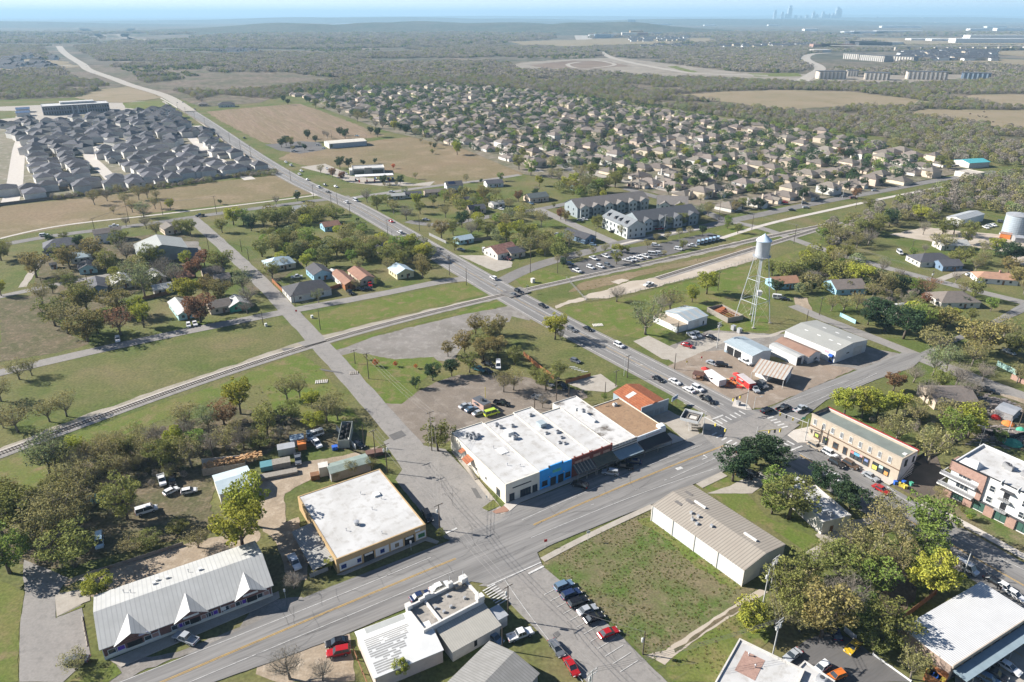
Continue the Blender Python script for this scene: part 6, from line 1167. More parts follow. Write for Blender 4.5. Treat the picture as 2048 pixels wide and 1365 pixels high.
for k in range(14): b.box(W_+.4,W_+1.5,D_*.15+k*.42,D_*.15+k*.42+.35,.28*k+.1,.28*k+.18)
b.tube([(W_+1.5,D_*.15,1.1),(W_+1.5,D_*.15+5.6,4.9)], .05, 5); b.tube([(W_+.4,D_*.15,1.1),(W_+.4,D_*.15+5.6,4.9)], .05, 5); b.box(W_+.1,W_+1.6,D_*.15+5.7,D_*.15+7.3,3.9,4.0); b.build("fire_stair", BLACK, r)
part(r, "skylight", WHITE, (W_*.93,W_*.965,D_*.45,D_*.6,7.15,7.4))
# ---- 11 modern white three-storey block
r, W_, D_ = bframe("modern_block", "new white three-storey block with brick corner frame and balconies", K(1,3,1475,878), K(1,3,2240,1235), K(1,3,1740,757), 11.0)
W_ = min(W_, 46)
BW = 8.6
shell(r, W_, D_, 11.0, WHITE, par=.6, t=.35)
part(r, "brick_frame", OBRICK, (-.5,BW,-.6,-.003,8.4,11.1), (BW-1.3,BW,-.6,-.003,3.4,8.4), (-.5,-.1,-.6,3.0,8.4,11.1))
part(r, "dark_coping", BLACK, (-.55,BW+.05,-.65,.1,11.103,11.25), (BW+.06,W_,-.1,.3,11.003,11.12))
b = MB(); b.add([(.3,.4,10.5),(5.5,.4,10.5),(5.5,5,10.5),(.3,5,10.5),(4.6,3.0,12.2)], [(0,1,4),(1,2,4),(2,3,4),(3,0,4)]); b.build("roof_peak", WHITE, r)
for k in range(int(W_/5.3)): part(r, "brick_pier", OBRICK, (-.4+5.3*k,1.8+5.3*k,-.45,-.003,0,3.0))
for k in range(int(W_/5.3)): window(r, 'f', W_, D_, 1.9+5.3*k+1.55, .4, 2.9, 2.5, BLACK, GLASSG, name="shop_window", vb=1, sill=False)
part(r, "ground_floor_band", DGREY, (BW-1.2,W_,-.3,-.003,3.05,3.5))
for z in (4.0, 7.3):
    o = part(r, "balcony", GREY, (-1.8,BW-1.35,-2.0,-.01,z-.55,z-.35)); part(o, "balcony_edge", WHITE, (-1.85,BW-1.36,-2.08,-2.003,z-.6,z-.25), (-1.88,-1.803,-2.0,2.5,z-.6,z-.25))
    rl = MB(); 
    for k in range(9): rl.tube([(-1.7+k*1.05,-1.95,z-.35),(-1.7+k*1.05,-1.95,z+.6)], .03, 4)
    rl.tube([(-1.7,-1.95,z+.6),(BW-1.4,-1.95,z+.6)], .035, 4); rl.build("railing", GALV, o)
    window(r, 'f', W_, D_, 3.6, z, 3.2, 1.7, WHITE, GLASS, vb=2)
    for k, uu in enumerate((10.4, 18.6, 23.6, 33.6, 38.6)):
        if uu < W_-2: window(r, 'f', W_, D_, uu, z, 1.4 if k == 0 else 2.3, 1.8, WHITE, GLASS, bars=1, vb=0 if k == 0 else 1)
    for uu in (13.8, 28.8):
        o = part(r, "balcony", GREY, (uu-1.4,uu+1.4,-1.3,-.01,z-.5,z-.35)); rl = MB()
        for k in range(6): rl.tube([(uu-1.3+k*.52,-1.25,z-.35),(uu-1.3+k*.52,-1.25,z+.6)], .03, 4)
        rl.tube([(uu-1.3,-1.25,z+.6),(uu+1.3,-1.25,z+.6)], .035, 4); rl.build("railing", WHITE, o); door(r, 'f', W_, D_, uu, 1.3, 2.1, BLACK, z=z-.35, name="balcony_door")
for uu in (13.8, 28.8): part(r, "balcony_canopy", DGREY, (uu-1.5,uu+1.5,-1.2,-.01,9.6,9.75)); part(r, "parapet_fin", WHITE, (uu-2.0,uu-1.8,-.5,1.4,10.6,11.6), (uu+1.9,uu+2.1,-.5,1.4,10.6,11.6))
for x, y in ((.38,.62),(.42,.58),(.58,.60),(.75,.6),(.79,.6)): ac_unit(r, W_*x, D_*y, 10.4, 1.25, m=GREY)
# ---- 12 corrugated roof shop lower right
r, W_, D_ = bframe("metal_roof_store", "tan brick store with white corrugated roof dappled by tree shade", K(0,3,1070,930), K(0,3,1462,1225), K(0,3,1612,522), 4.5)
part(r, "wall", pm("tan_pink_brick",(.36,.27,.22),(.28,.21,.17),scale=1.2,fine=.15,fine_scale=3), (0,W_,0,D_,0,4.1)); part(r, "roof", CORRW, (-.15,W_+.15,-.15,D_+.15,4.13,4.45)); part(r, "fascia", pm("tan_fascia",(.5,.43,.35)), (W_+.153,W_+.35,-.2,D_+.2,3.7,4.6))
for k in range(9): window(r, 'r', W_, D_, 2.2+k*3.3, .4, 2.4, 2.3, DGREY, GLASS, name="shop_window")
part(r, "walkway_canopy", AWNB, (W_+.36,W_+3.2,0,D_,3.0,3.15)); part(r, "satellite_dish_base", GALV, (2.0,2.5,2.5,3.0,4.4,5.2))
for k in range(5): part(r, "awning_post", GALV, (W_+3.0,W_+3.12,.5+k*7.5,.62+k*7.5,0,3.0))
for k in range(8):
    o = MB(); o.tube([(0,-.55,0),(0,-.55,.95),(0,-.4,1.1),(0,.4,1.1),(0,.55,.95),(0,.55,0)], .11, 7); o = o.build("barrier_hoop", pm("cream_pipe",(.55,.52,.42)))
    p = at(*K(0,3,1600+58*k,1345-52*k)); o.location = p; o.rotation_euler.z = G1-.4; tag(o, "cream bent-pipe barrier hoop along storefront, %s from dumpster pen" % ordn(k), "barrier", "barrier hoops along the storefront")
r, W_, D_ = bframe("dumpster_pen", "brown timber pen holding blue and yellow bins beside metal roof store", K(0,3,1242,1290), K(0,3,1400,1375), K(0,3,1300,1225), 1.9, cat="enclosure")
part(r, "fence_panel", WOODR, (0,W_,0,.12,0,1.9), (0,W_,D_-.12,D_,0,1.9), (0,.12,.12,D_-.12,0,1.9), (W_-.12,W_,.12,D_-.12,0,1.9))
for k, (m, x) in enumerate(((YELP,.14),(BLUP,.35),(BLUP,.55),(YELP,.78))):
    o = part(None, "waste_bin", m, (-.6,.6,-.5,.5,0,1.2), (-.66,.66,-.56,.56,1.2,1.3)); o.location = r.matrix_world @ Vector((0,0,0)); o.location = Vector(r.location) + Matrix.Rotation(r.rotation_euler.z, 3, 'Z') @ Vector((W_*x, D_*.5, 0)); o.rotation_euler.z = r.rotation_euler.z
    tag(o, "%s waste bin inside timber pen, %s from its gate end" % ("yellow" if m is YELP else "blue", ordn(k)), "bin", "bins inside the timber pen")
# ---- 13 white roof at the bottom edge
r, W_, D_ = bframe("white_roof_shop", "flat white-roofed building at bottom with exposed brick roof patch", K(0,2,1600,1372), K(0,2,2030,1600), K(0,2,1972,1125), 4.4, D=24)
D_ = (at(*K(0,2,1972,1125), 4.4)-at(*K(0,2,1600,1372), 4.4)).length; W_ = 13
shell(r, W_, D_, 4.4, OFFW, par=.3); part(r, "roof_patch", OBRICK, (2.0,6.0,D_-8,D_-2.2,4.11,4.14)); pipe(r, 3, D_-3, 4.1, .7, .1); pipe(r, 5, D_-5, 4.1, .7, .1)
r, W_, D_ = bframe("white_roof_annex", "smaller white-roofed annex beside the paved parking court", K(0,3,185,1300), K(0,3,430,1470), K(0,3,270,1222), 3.9)
shell(r, W_, max(D_,5), 3.9, OFFW, par=.3); ac_unit(r, 4.5, 3.0, 3.6, 1.2); ac_unit(r, 7, 3.2, 3.6, 1.0)
# ---- 15 garage, canopy, long sheds
r, W_, D_ = bframe("car_repair_garage", "white garage with pale blue metal roof and open service bays", K(2,2,1690,1240), K(2,2,1905,1348), K(2,2,1825,1195), 4.4)
gable(r, 0, W_, 0, D_, 4.2, 5.0, 'x', PALEB, WHITE, oh=.5)
for u, m in ((.22,BLACK),(.50,BLACK),(.78,WHITE)): slabp(r, "bay_door", 'f', W_, D_, W_*u-1.9, W_*u+1.6, 0, 3.2, .003, .06, m)
part(r, "blue_plinth", STEELB, (-.06,W_*.12,-.06,-.003,0,1.0), (-.06,-.003,0,D_,0,1.0))
r, W_, D_ = bframe("drive_through_canopy", "open canopy with rust-striped metal roof beside the garage", K(1,2,1890,170), K(1,3,130,238), K(1,3,60,110), 3.7, cat="canopy")
b = MB(); D_ = 11.0; b.add([(0,0,3.5),(W_,0,3.5),(W_,D_,4.3),(0,D_,4.3),(0,0,3.62),(W_,0,3.62),(W_,D_,4.42),(0,D_,4.42)], [(3,2,1,0),(4,5,6,7),(0,1,5,4),(1,2,6,5),(2,3,7,6),(3,0,4,7)]); b.build("roof", pm("rust_striped_roof",(.50,.48,.43),(.42,.40,.36),stripe=1.3,stripe_c=(.36,.24,.17),stripe_w=.35), r)
for x in (.3, W_*.5, W_-.3):
    for y in (.4, D_-.5): b = MB(); b.tube([(x,y,0),(x,y,3.55)], .09, 6); b.build("post", WHITE, r)
part(r, "side_wall", WHITE, (W_-.25,W_-.1,D_*.45,D_-.4,0,3.7)); part(r, "fascia", pm("blue_grey_fascia",(.33,.38,.46)), (W_+.003,W_+.12,-.1,D_,3.5,4.1))
r, W_, D_ = bframe("white_kiosk", "small white shed with slanted white roof between garage and canopy", K(1,2,1930,150), K(1,2,2026,190), K(1,2,1990,105), 3.0)
shell(r, W_, D_, 3.0, WHITE, par=.1, t=.2)
r, W_, D_ = bframe("long_white_shed", "narrow long white flat-roofed shed behind the garage", K(2,2,2040,1262), K(2,3,232,1365), K(2,3,20,1232), 3.6)
gable(r, 0, W_, 0, max(D_,4), 3.4, 3.7, 'x', MROOFW, WHITE, oh=.1); slabp(r, "dark_door", 'r', W_, D_, .4, 2.6, 0, 3.0, .003, .06, DGREY)
r, W_, D_ = bframe("brown_roof_shed", "long shed with rusty brown gabled roof beside big white warehouse", K(2,3,60,1240), K(2,3,325,1355), K(2,3,100,1215), 3.4, D=7)
gable(r, 0, W_, 0, 7, 3.2, 4.4, 'x', pm("brown_metal_roof",(.27,.17,.125),(.22,.135,.1),scale=.4), WHITE, oh=.3); window(r, 'r', W_, 7, 4.5, 1.0, 1.2, 1.0, WHITE, GLASS)
r, W_, D_ = bframe("white_warehouse", "largest white warehouse with grey low-pitched roof by the curving lane", K(2,3,137,1152), K(2,3,540,1318), K(2,3,385,1072), 5.2)
gable(r, 0, W_, 0, D_, 5.1, 6.2, 'x', pm("grey_metal_roof",(.36,.36,.33),(.32,.32,.295),stripe=.7,stripe_c=(.30,.30,.28),stripe_w=.25,scale=.2), CWALL, oh=.2)
for u, v in ((.2,.3),(.45,.3),(.68,.3),(.85,.28),(.3,.72),(.55,.72),(.78,.72)): z = 5.1+1.1*(1-abs(2*v-1))+.16; part(r, "skylight", WHITE, (W_*u,W_*u+1.6,D_*v-.3,D_*v+.3,z-.12,z+.03))
slabp(r, "roller_door", 'r', W_, D_, D_*.58, D_*.86, 0, 3.8, .003, .08, OFFW); slabp(r, "sign", 'r', W_, D_, D_*.36, D_*.44, 2.4, 2.8, .003, .08, BLACK)
slabp(r, "door_awning", 'f', W_, D_, W_*.90, W_*.97, 2.6, 3.4, .003, .9, BLUP); window(r, 'f', W_, D_, W_*.94, .2, 1.8, 2.2, BLUP, GLASS, name="entrance_door"); slabp(r, "painted_mural", 'f', W_, D_, W_*.80, W_*.88, 3.2, 4.1, .003, .02, pm("faded_mural",(.55,.35,.4)))
# ---- 16 blue metal workshop and rusty pen
r, W_, D_ = bframe("blue_metal_workshop", "white workshop with striped blue-grey metal roof beside pecan tree", K(2,2,1215,1000), K(2,2,1395,1080), K(2,2,1320,937), 4.2)
gable(r, 0, W_, 0, D_, 4.1, 5.4, 'y', PALEB, WHITE, oh=.3)
WS = (W_, D_)
for v in (.16,.5,.84):
    b = MB(); n = 4
    for sx in (0, 1):
        xa, xb = (-.25, W_/2) if sx == 0 else (W_/2, W_+.25); za, zb = (4.17, 5.56) if sx == 0 else (5.56, 4.17)
        b.add([(xa,D_*v-.7,za+.02),(xb,D_*v-.7,zb+.02),(xb,D_*v+.7,zb+.02),(xa,D_*v+.7,za+.02)], [(0,1,2,3)])
    b.build("pale_roof_sheet", MROOFW, r)
slabp(r, "roller_door", 'r', W_, D_, D_*.35, D_*.6, 0, 3.3, .003, .07, OFFW); slabp(r, "door", 'r', W_, D_, D_*.78, D_*.84, 0, 2.2, .003, .07, BLACK); slabp(r, "blue_plinth", 'r', W_, D_, 0, D_, 0, .5, .08, .1, STEELB)
part(r, "store_wall", WHITE, (-1.5,W_-.4,-5.5,-.01,0,2.7)); part(r, "store_roof", pm("tan_flat_roof",(.40,.33,.25),(.33,.27,.2)), (-1.6,W_-.3,-5.6,-.02,2.703,2.85))
r, W_, D_ = bframe("timber_pen", "open-topped grey timber pen with rusty frames beside water tower", K(2,2,1545,968), K(2,2,1710,1055), K(2,2,1612,918), 2.3, cat="enclosure")
part(r, "wall", WOODG, (0,W_,0,.2,0,2.3), (0,W_,D_-.2,D_,0,2.3), (0,.2,.2,D_-.2,0,2.3), (W_-.2,W_,.2,D_-.2,0,2.3))
b = MB(); b.add([(.2,.2,.6),(W_*.45,.2,.6),(W_*.2,D_-.2,1.6),(.2,D_-.2,1.6)], [(0,1,2,3)]); [b.tube([(W_*(.3+.11*k),D_*.2,1.7),(W_*(.4+.11*k),D_*.85,1.7)], .12, 5) for k in range(6)]; [b.tube([(W_*.3,D_*(.25+.2*k),1.8),(W_*.97,D_*(.25+.2*k),1.8)], .1, 5) for k in range(4)]; b.build("rusty_frame", RUST, r)
# ---- water tower
base = at(1508,622); A_ = [at(*K(2,2,1762,1070)), at(*K(2,2,1910,1140)), at(*K(2,3,5,1095)), at(*K(2,2,1890,1030))]
cx = sum(p.x for p in A_)/4; cy = sum(p.y for p in A_)/4; cpt = Vector((cx, cy, 0))
HT = 37.0
r = empty("water_tower", cpt, 0, "tall silver water tower on four braced legs above the green", "water tower")
SILV = mat("silver_tank_paint", (0.50,0.53,0.56), (0.43,0.46,0.49), coord='object', scale=.4, rough=0.45)
zt = 29.5; tk = MB(); R_ = 2.85
tk.lathe([(0.1,zt-1.6),(R_*.6,zt-1.2),(R_*.95,zt-.3),(R_,zt+.3),(R_,zt+6.6),(R_*1.02,zt+6.65)], 0, 0, 28); tk.build("tank", SILV, r, True)
tk = MB(); tk.lathe([(R_*1.12,zt+6.5),(R_*1.12,zt+6.7),(.25,zt+9.2),(.1,zt+9.6)], 0, 0, 28); o = tk.build("tank_roof", mat("pale_blue_tank_roof",(.50,.62,.73),rough=.4), r)
tk = MB(); tk.lathe([(R_+.02,zt-.1),(R_+.85,zt-.1),(R_+.85,zt),(R_+.02,zt)], 0, 0, 28); o = tk.build("walkway", GALV, r)
rl = MB(); [rl.tube([((R_+.8)*math.cos(a*.2244),(R_+.8)*math.sin(a*.2244),zt),((R_+.8)*math.cos(a*.2244),(R_+.8)*math.sin(a*.2244),zt+1.0)], .03, 4) for a in range(28)]; rl.tube([((R_+.8)*math.cos(a*.2244),(R_+.8)*math.sin(a*.2244),zt+1.0) for a in range(29)], .035, 4); rl.build("railing", GALV, o)
LEGA = [math.atan2(p.y-cy, p.x-cx) for p in A_]; a0_ = LEGA[1]; Rb = sum(math.hypot(p.x-cx, p.y-cy) for p in A_)/4; Rt = R_*.96
def legp(k, z): a = a0_ + k*math.pi/2; q = Rb + (Rt-Rb)*z/zt; return Vector((math.cos(a)*q, math.sin(a)*q, z))
for k in range(4):
    b = MB(); b.tube([legp(k,0), legp(k,zt)], .15, 8); b.build("leg", SILV, r)
    b = MB(); p = legp(k,0); b.box(p.x-.5,p.x+.5,p.y-.5,p.y+.5,-.1,.5); b.build("footing", CONC, r)
for z in (10.0, 19.5):
    for k in range(4): b = MB(); b.tube([legp(k,z), legp((k+1)%4,z)], .09, 6); b.build("strut", SILV, r)
br = MB()
for z0, z1 in ((.4,10.0),(10.0,19.5),(19.5,zt-.3)):
    for k in range(4): br.tube([legp(k,z0), legp((k+1)%4,z1)], .035, 4); br.tube([legp((k+1)%4,z0), legp(k,z1)], .035, 4)
br.build("bracing_rods", pm("pale_yellow_rod",(.5,.5,.38)), r)
b = MB(); b.tube([(0,0,0),(0,0,zt-1.2)], .22, 8); b.build("riser_pipe", SILV, r)
b = MB(); b.box(.3,2.1,-1.0,.8,12.2,14.0); o = b.build("cabin", pm("cream_cabin",(.6,.57,.5)), r); part(o, "cabin_roof", WHITE, (.15,2.25,-1.15,.95,14.003,14.2))
# ---- food trailers, tables, umbrellas
def trailer(name, label, O, FR, BL, h, m, mr, D=None, cat="food trailer"):
    r, W_, D_ = bframe(name, label, O, FR, BL, h, cat=cat, D=D)
    part(r, "body", m, (0,W_,0,D_,.5,h-.12)); part(r, "roof", mr, (-.05,W_+.05,-.05,D_+.05,h-.117,h)); part(r, "hatch", BLACK, (W_*.3,W_*.55,-.04,-.003,1.4,h-.6)); part(r, "hatch_awning", mr, (W_*.28,W_*.57,-.8,-.042,h-.55,h-.48))
    for x in (W_*.42, W_*.55):
        for y in (.25, D_-.25): b = MB(); b.v = []; b.tube([(x,y-.14,.36),(x,y+.14,.36)], .36, 12); b.build("wheel", BLACK, r)
    b = MB(); b.tube([(W_,D_*.5,.55),(W_+1.3,D_*.5,.5)], .07, 5); b.build("tow_bar", DGREY, r); return r, W_, D_
trailer("food_trailer", "white food trailer with red trim among the roadside tables", K(1,2,1523,165), K(1,2,1640,245), K(1,2,1550,120), 2.9, pm("white_red_panel",(.66,.60,.58)), WHITE, D=3.2)
trailer("food_trailer", "bright red food trailer beside picnic tables and umbrellas", K(1,2,1780,195), K(1,2,1880,270), K(1,2,1815,180), 2.8, REDP, pm("pinkish_grey_roof",(.5,.45,.44)), D=2.7)
r, W_, D_ = trailer("food_truck", "grey and red food truck hut in dirt lot behind shops", K(1,1,1710,385), K(1,1,1800,440), K(1,1,1790,360), 2.9, pm("tan_red_panel",(.5,.34,.28)), pm("dark_roof",(.10,.11,.125)), D=3.3, cat="food truck"); ac_unit(r, W_*.55, D_*.5, 2.9, .8, m=DGREY)
b = MB(); b.tube([(-0,0,0),(0,0,4.6)], .12, 6); o = b.build("yellow_pole", YELP); o.location = at(*K(1,1,1815,390)); tag(o, "yellow pole standing behind the food truck", "pole")
r, W_, D_ = bframe("wooden_cart", "brown covered wagon-like stall left of white food trailer", K(1,2,1432,190), K(1,2,1480,200), K(1,2,1440,140), 2.2, cat="stall", D=3.4)
part(r, "deck", WOODB, (0,3.6,0,3.0,.3,.5)); part(r, "roof", pm("dark_brown_roof",(.12,.06,.045)), (-.2,3.8,-.2,3.2,2.0,2.2)); part(r, "counter", pm("pale_counter",(.5,.36,.3)), (.2,1.2,-.02,.8,.5,1.5)); [part(r, "post", WOODB, (x,x+.12,y,y+.12,.5,2.0)) for x in (0,3.45) for y in (0,2.85)]
def picnic(px, m, label, rz):
    r = empty("picnic_table", at(*px), rz, label, "picnic table", "picnic tables at the roadside food court")
    part(r, "table_top", m, (-1,1,-.4,.4,.72,.78)); part(r, "bench", m, (-1,1,-.95,-.65,.42,.47)); part(r, "bench", m, (-1,1,.65,.95,.42,.47))
    for x in (-.7,.7): b = MB(); b.tube([(x,-.75,0),(x,.2,.72)], .05, 4); b.tube([(x,.75,0),(x,-.2,.72)], .05, 4); b.tube([(x,-.8,.4),(x,.8,.4)], .05, 4); b.build("leg", m, r)
PT = [((1500,200),'o'),((1545,215),'o'),((1590,245),'o'),((1620,235),'r'),((1700,245),'y'),((1720,265),'r'),((1740,240),'r'),((1760,275),'r'),((1800,300),'r'),((1790,250),'r'),((1835,290),'y'),((1700,290),'r'),((1480,190),'r')]
for i, (q, c) in enumerate(PT): picnic(K(1,2,*q), {'o':pm("faded_orange_paint",(.6,.32,.2)),'r':ORNP if i % 2 else REDP,'y':pm("sand_yellow",(.6,.45,.25))}[c], "%s picnic table, %s along food court from the brown stall" % ({'o':'faded orange','r':'red','y':'sandy yellow'}[c], ordn([12,0,1,2,3,4,11,6,5,7,9,8,10].index(i))), i*.7)
for i, q in enumerate(((1525,190),(1580,225),(1775,235))):
    r = empty("umbrella", at(*K(1,2,*q)), 0, "red parasol over tables, %s from the brown stall" % ordn(i), "umbrella", "red parasols at the food court")
    b = MB(); b.tube([(0,0,0),(0,0,2.7)], .04, 5); b.build("pole", WOODB, r); b = MB(); b.lathe([(1.6,2.05),(1.55,2.1),(.05,2.85)], 0, 0, 8); b.build("canopy", pm("red_cloth",(.6,.045,.04)), r)
# ================================================================ HOUSES
HCOUNT = [0]
def house(p, w, d, h, rot, rm, wm, kind='gable', label=None, name="house", rise=None, win=True, group=None, axis=None, cat="house", deg=True):
    r = empty(name, (p.x, p.y, 0), math.radians(rot) if deg else rot, label, cat, group)
    axis = axis or ('x' if w >= d else 'y'); rise = rise or min(w, d)*0.22
    gable(r, -w/2, w/2, -d/2, d/2, h, h+rise, axis, rm, wm, oh=.4, hip=0.9 if kind == 'hip' else 0)
    if win:
        q = empty("tmp", (0,0,0)); bpy.data.objects.remove(q)
        for f, L in (('f', w), ('l', d)):
            for u in (.22, .5, .78) if L > 9 else (.3, .7):
                o = MB(); uu = L*u
                if f == 'f': o.box(uu-w/2-.55, uu-w/2+.55, -d/2-.06, -d/2-.003, 1.0, 2.2)
                else: o.box(-w/2-.06, -w/2-.003, uu-d/2-.5, uu-d/2+.5, 1.0, 2.2)
                o.build("window", GLASS, r)
        o = MB(); o.box(w*.12-.5, w*.12+.5, -d/2-.07, -d/2-.003, 0, 2.1); o.build("door", WOODB, r)
    return r
GG = math.degrees(G1)
RB = pm("rusty_brown_roof", (0.30,0.17,0.115), (0.22,0.12,0.085), scale=.4); LTIN = pm("pale_blue_tin_roof", (0.42,0.52,0.58), (0.36,0.45,0.50), scale=.4); WTIN = MROOFW
GRPC = "old cottages on the town blocks"
CT = [  # tile, x, y, w, d, wall height, turn, roof, wall, kind, label
 (2,0,500,500,18,13,3,GG,SHINGG,SIDE,'hip',"grey hip-roofed house with cluttered open garage at west end"),
 (2,0,865,440,14,8,5.6,GG,SHING,SIDEW,'gable',"two-storey pale house with brown roof and small porch"),
 (2,0,1350,375,9,11,3.4,GG+8,SHING,SIDE,'gable',"tan cottage with steep brown roof squeezed between two trees"),
 (2,0,700,680,8,11,3,GG,SHINGG,TEALW,'gable',"pale teal cottage half hidden behind round autumn tree"),
 (2,0,650,600,10,9,3,GG,LTIN,SIDEW,'gable',"cottage with pale tin roof behind the teal cottage"),
 (2,0,780,830,7.5,15,3,GG,SHINGG,DBLUE,'gable',"narrow house with grey roof and slate blue gable"),
 (2,0,970,790,9,13,2.6,GG,WTIN,SIDEW,'gable',"low white-roofed trailer home with junk at its front"),
 (2,0,1240,750,7,13,2.6,GG+3,WTIN,SIDEW,'gable',"white trailer home screened by bare grey trees"),
 (2,0,1290,850,8,7,2.8,GG+3,WTIN,SIDEW,'gable',"small white cottage with patched roof above the wooden fence"),
 (2,0,430,660,3,3,2.4,GG,SHINGD,WHITE,'gable',"tiny white garden shed beside round brown tree"),
 (2,0,1440,1010,6.5,19,2.7,GG+4,WTIN,TEALW,'gable',"long white mobile home with pale teal end by north street"),
 (2,0,1740,990,9,9,3,GG,SHING,SIDE,'gable',"tan cottage tucked behind rust-brown tree"),
 (2,0,1885,970,8.5,10,2.7,GG,WTIN,GRNP,'gable',"white-roofed carport shed with green end wall"),
 (2,0,1450,760,10,9,3,GG,RB,WOODB,'gable',"brown timber cabin among crowded trees"),
 (2,0,1760,770,7,7,2.8,GG,SHING,SIDE,'gable',"small tan shed house near street bend"),
 (2,0,1690,720,10,8,3,GG,SHING,SIDE,'gable',"low brown-roofed house under grey trees"),
 (2,1,405,865,19,15,3.2,GG,SHINGD,SIDEW,'hip',"charcoal hip-roofed house on the fenced corner lot"),
 (2,1,500,725,9,13,3.4,GG,SHINGD,LBLUE,'gable',"light blue gabled house with charcoal roof behind corner lot"),
 (2,1,700,780,6,20,3,GG,RB,WOODR,'gable',"long rusty-roofed cottage with brick-red side wall"),
 (2,1,655,760,4,19,2.7,GG,WTIN,SIDEW,'gable',"white tin side shed joined along rusty long cottage"),
 (2,1,835,750,7.5,17,3,GG,RB,SIDE,'gable',"brown-roofed house with parked red truck in front"),
 (2,1,1150,715,9,11,3,GG,LTIN,YELS,'gable',"pale yellow cottage with patched tin roof on dry lawn"),
 (2,1,185,650,14,12,3,GG,LTIN,SIDE,'hip',"house with light blue tin hip roof near street corner"),
 (2,1,590,350,10,9,3,GG,RB,LBLUE,'gable',"small bright blue cottage with rusty roof among trees"),
 (2,1,350,220,9,8,3.2,GG,WTIN,SIDEW,'gable',"pale cottage mostly hidden in treetops by north road"),
 (2,1,1020,520,11,8,2.8,GG,SHINGG,SIDE,'hip',"dark weathered roof house sunk among olive trees"),
 (2,1,1640,455,10,7,2.6,GG,LTIN,TEALW,'gable',"pale teal trailer home behind long grey fence"),
 (2,1,1940,555,14,13,3.4,GG+5,pm("speckled_red_roof",(.36,.19,.15),(.20,.10,.08),scale=.9),OFFW,'gable',"rust-speckled roof hall beside gravel corner lot"),
 (2,1,1110,110,12,6,2.7,GG-15,WTIN,SIDEW,'gable',"white mobile home facing petrol station street"),
 (2,1,1240,95,12,6,2.7,GG-15,SHINGG,SIDEW,'gable',"grey-roofed mobile home behind white mobile home"),
 (2,1,1565,55,12,10,5.8,GG-15,SHINGD,WHITE,'gable',"white two-storey house with solar panels on dark roof"),
 (2,1,1420,80,16,7,2.8,GG-15,SHING,SIDE,'gable',"long brown-roofed bungalow beside white two-storey house"),
 (2,1,1740,215,11,9,3,GG-10,SHINGG,SIDE,'gable',"grey-roofed bungalow with small blue car"),
 (2,1,1905,175,9,7,2.8,GG,WTIN,SIDEW,'gable',"cream mobile home among brownish trees"),
 (2,1,1880,10,13,9,3,GG-12,SHINGG,WHITE,'gable',"white bungalow with grey roof near the hay field"),
 (2,1,1640,150,10,8,2.8,GG,SHINGD,SIDE,'gable',"dark-roofed cabin in trees behind bungalow"),
 (2,2,190,125,15,10,3.4,GG-5,pm("dark_green_grey_roof",(.13,.15,.145)),SIDE,'gable',"house with dark green-grey roof on wide lawn"),
 (2,2,530,430,9,19,3,GG+8,SHINGG,DBLUE,'gable',"slate blue house with long grey roof on apartment street"),
 (2,2,15,560,9,9,3,GG,SHINGG,SIDE,'gable',"grey-roofed cottage by the street bend thicket"),
 (2,2,510,40,7,7,3,GG,RB,TEALW,'gable',"teal gabled cottage buried in estate-edge trees"),
 (2,3,110,800,13,9,3,GG-20,pm("orange_brown_roof",(.40,.22,.14),(.3,.17,.11),scale=.5),LBLUE,'gable',"orange-brown roofed house right behind the water tower"),
 (2,3,600,835,15,12,3,GG-25,SHING,LBLUE,'gable',"light blue bungalow with brown-grey roof east of tower"),
 (2,3,1280,620,20,12,3,GG-25,SHINGG,OFFW,'hip',"long grey-roofed bungalow with cluttered driveway"),
 (2,3,1410,660,11,9,2.8,GG-25,SHINGG,DBLUE,'gable',"grey-roofed garage wing beside cluttered bungalow"),
 (2,3,1790,765,19,9,2.9,GG-45,pm("salmon_roof",(.42,.25,.17),(.34,.2,.14),scale=.5),WHITE,'hip',"long salmon-roofed white bungalow on the east road"),
 (2,3,1450,935,18,13,3,GG-30,SHING,OFFW,'hip',"brown-grey hip-roofed house on the eastern corner lawn"),
 (2,3,1010,1020,8,7,2.7,GG,WTIN,OFFW,'gable',"small pale shed house beside dark live oaks"),
 (2,3,840,960,7,6,2.6,GG,SHINGG,SIDE,'gable',"little dark-roofed hut by the blue fence"),
 (2,3,1440,500,16,9,2.8,GG-30,WTIN,OFFW,'gable',"pale tin-roofed house in scrub below the storage yard"),
 (1,3,1400,410,14,11,3.2,GG-30,SHING,SIDE,'gable',"brown-roofed house buried in trees behind yellow brick block"),
]
for t in CT:
    o = house(at(*K(*t[:4])), t[4], t[5], t[6], t[7], t[8], t[9], t[10], t[11], group=GRPC); HCOUNT[0] += 1
    if "solar" in t[11]:
        b = MB(); b.add([(-4.5,-3.6,6.75),(0.5,-3.6,6.75),(0.5,-.9,7.95),(-4.5,-.9,7.95)], [(0,1,2,3)]); b.build("solar_panel", mat("solar_glass",(.02,.03,.07),rough=.2), o)
    if "salmon" in t[11] or "charcoal hip" in t[11]: part(o, "chimney", OBRICK, (1.0,1.7,-.5,.5,3.5,5.9))
def L1(x, y, z=0): return at(x*.1465, 200+y*.1465, z)
def C_(ox, oy, s, x, y, z=0): return at(ox+x*s, oy+y*s, z)
Z4 = lambda x, y: (1000+x*.1465, 270+y*.1465)
Cp = lambda x, y: (560+x*.1465, 165+y*.1465)
C6 = lambda x, y: (1580+x*.1953, 240+y*.1953)
R9 = lambda x, y: (1560+x*.2383, 90+y*.2383)
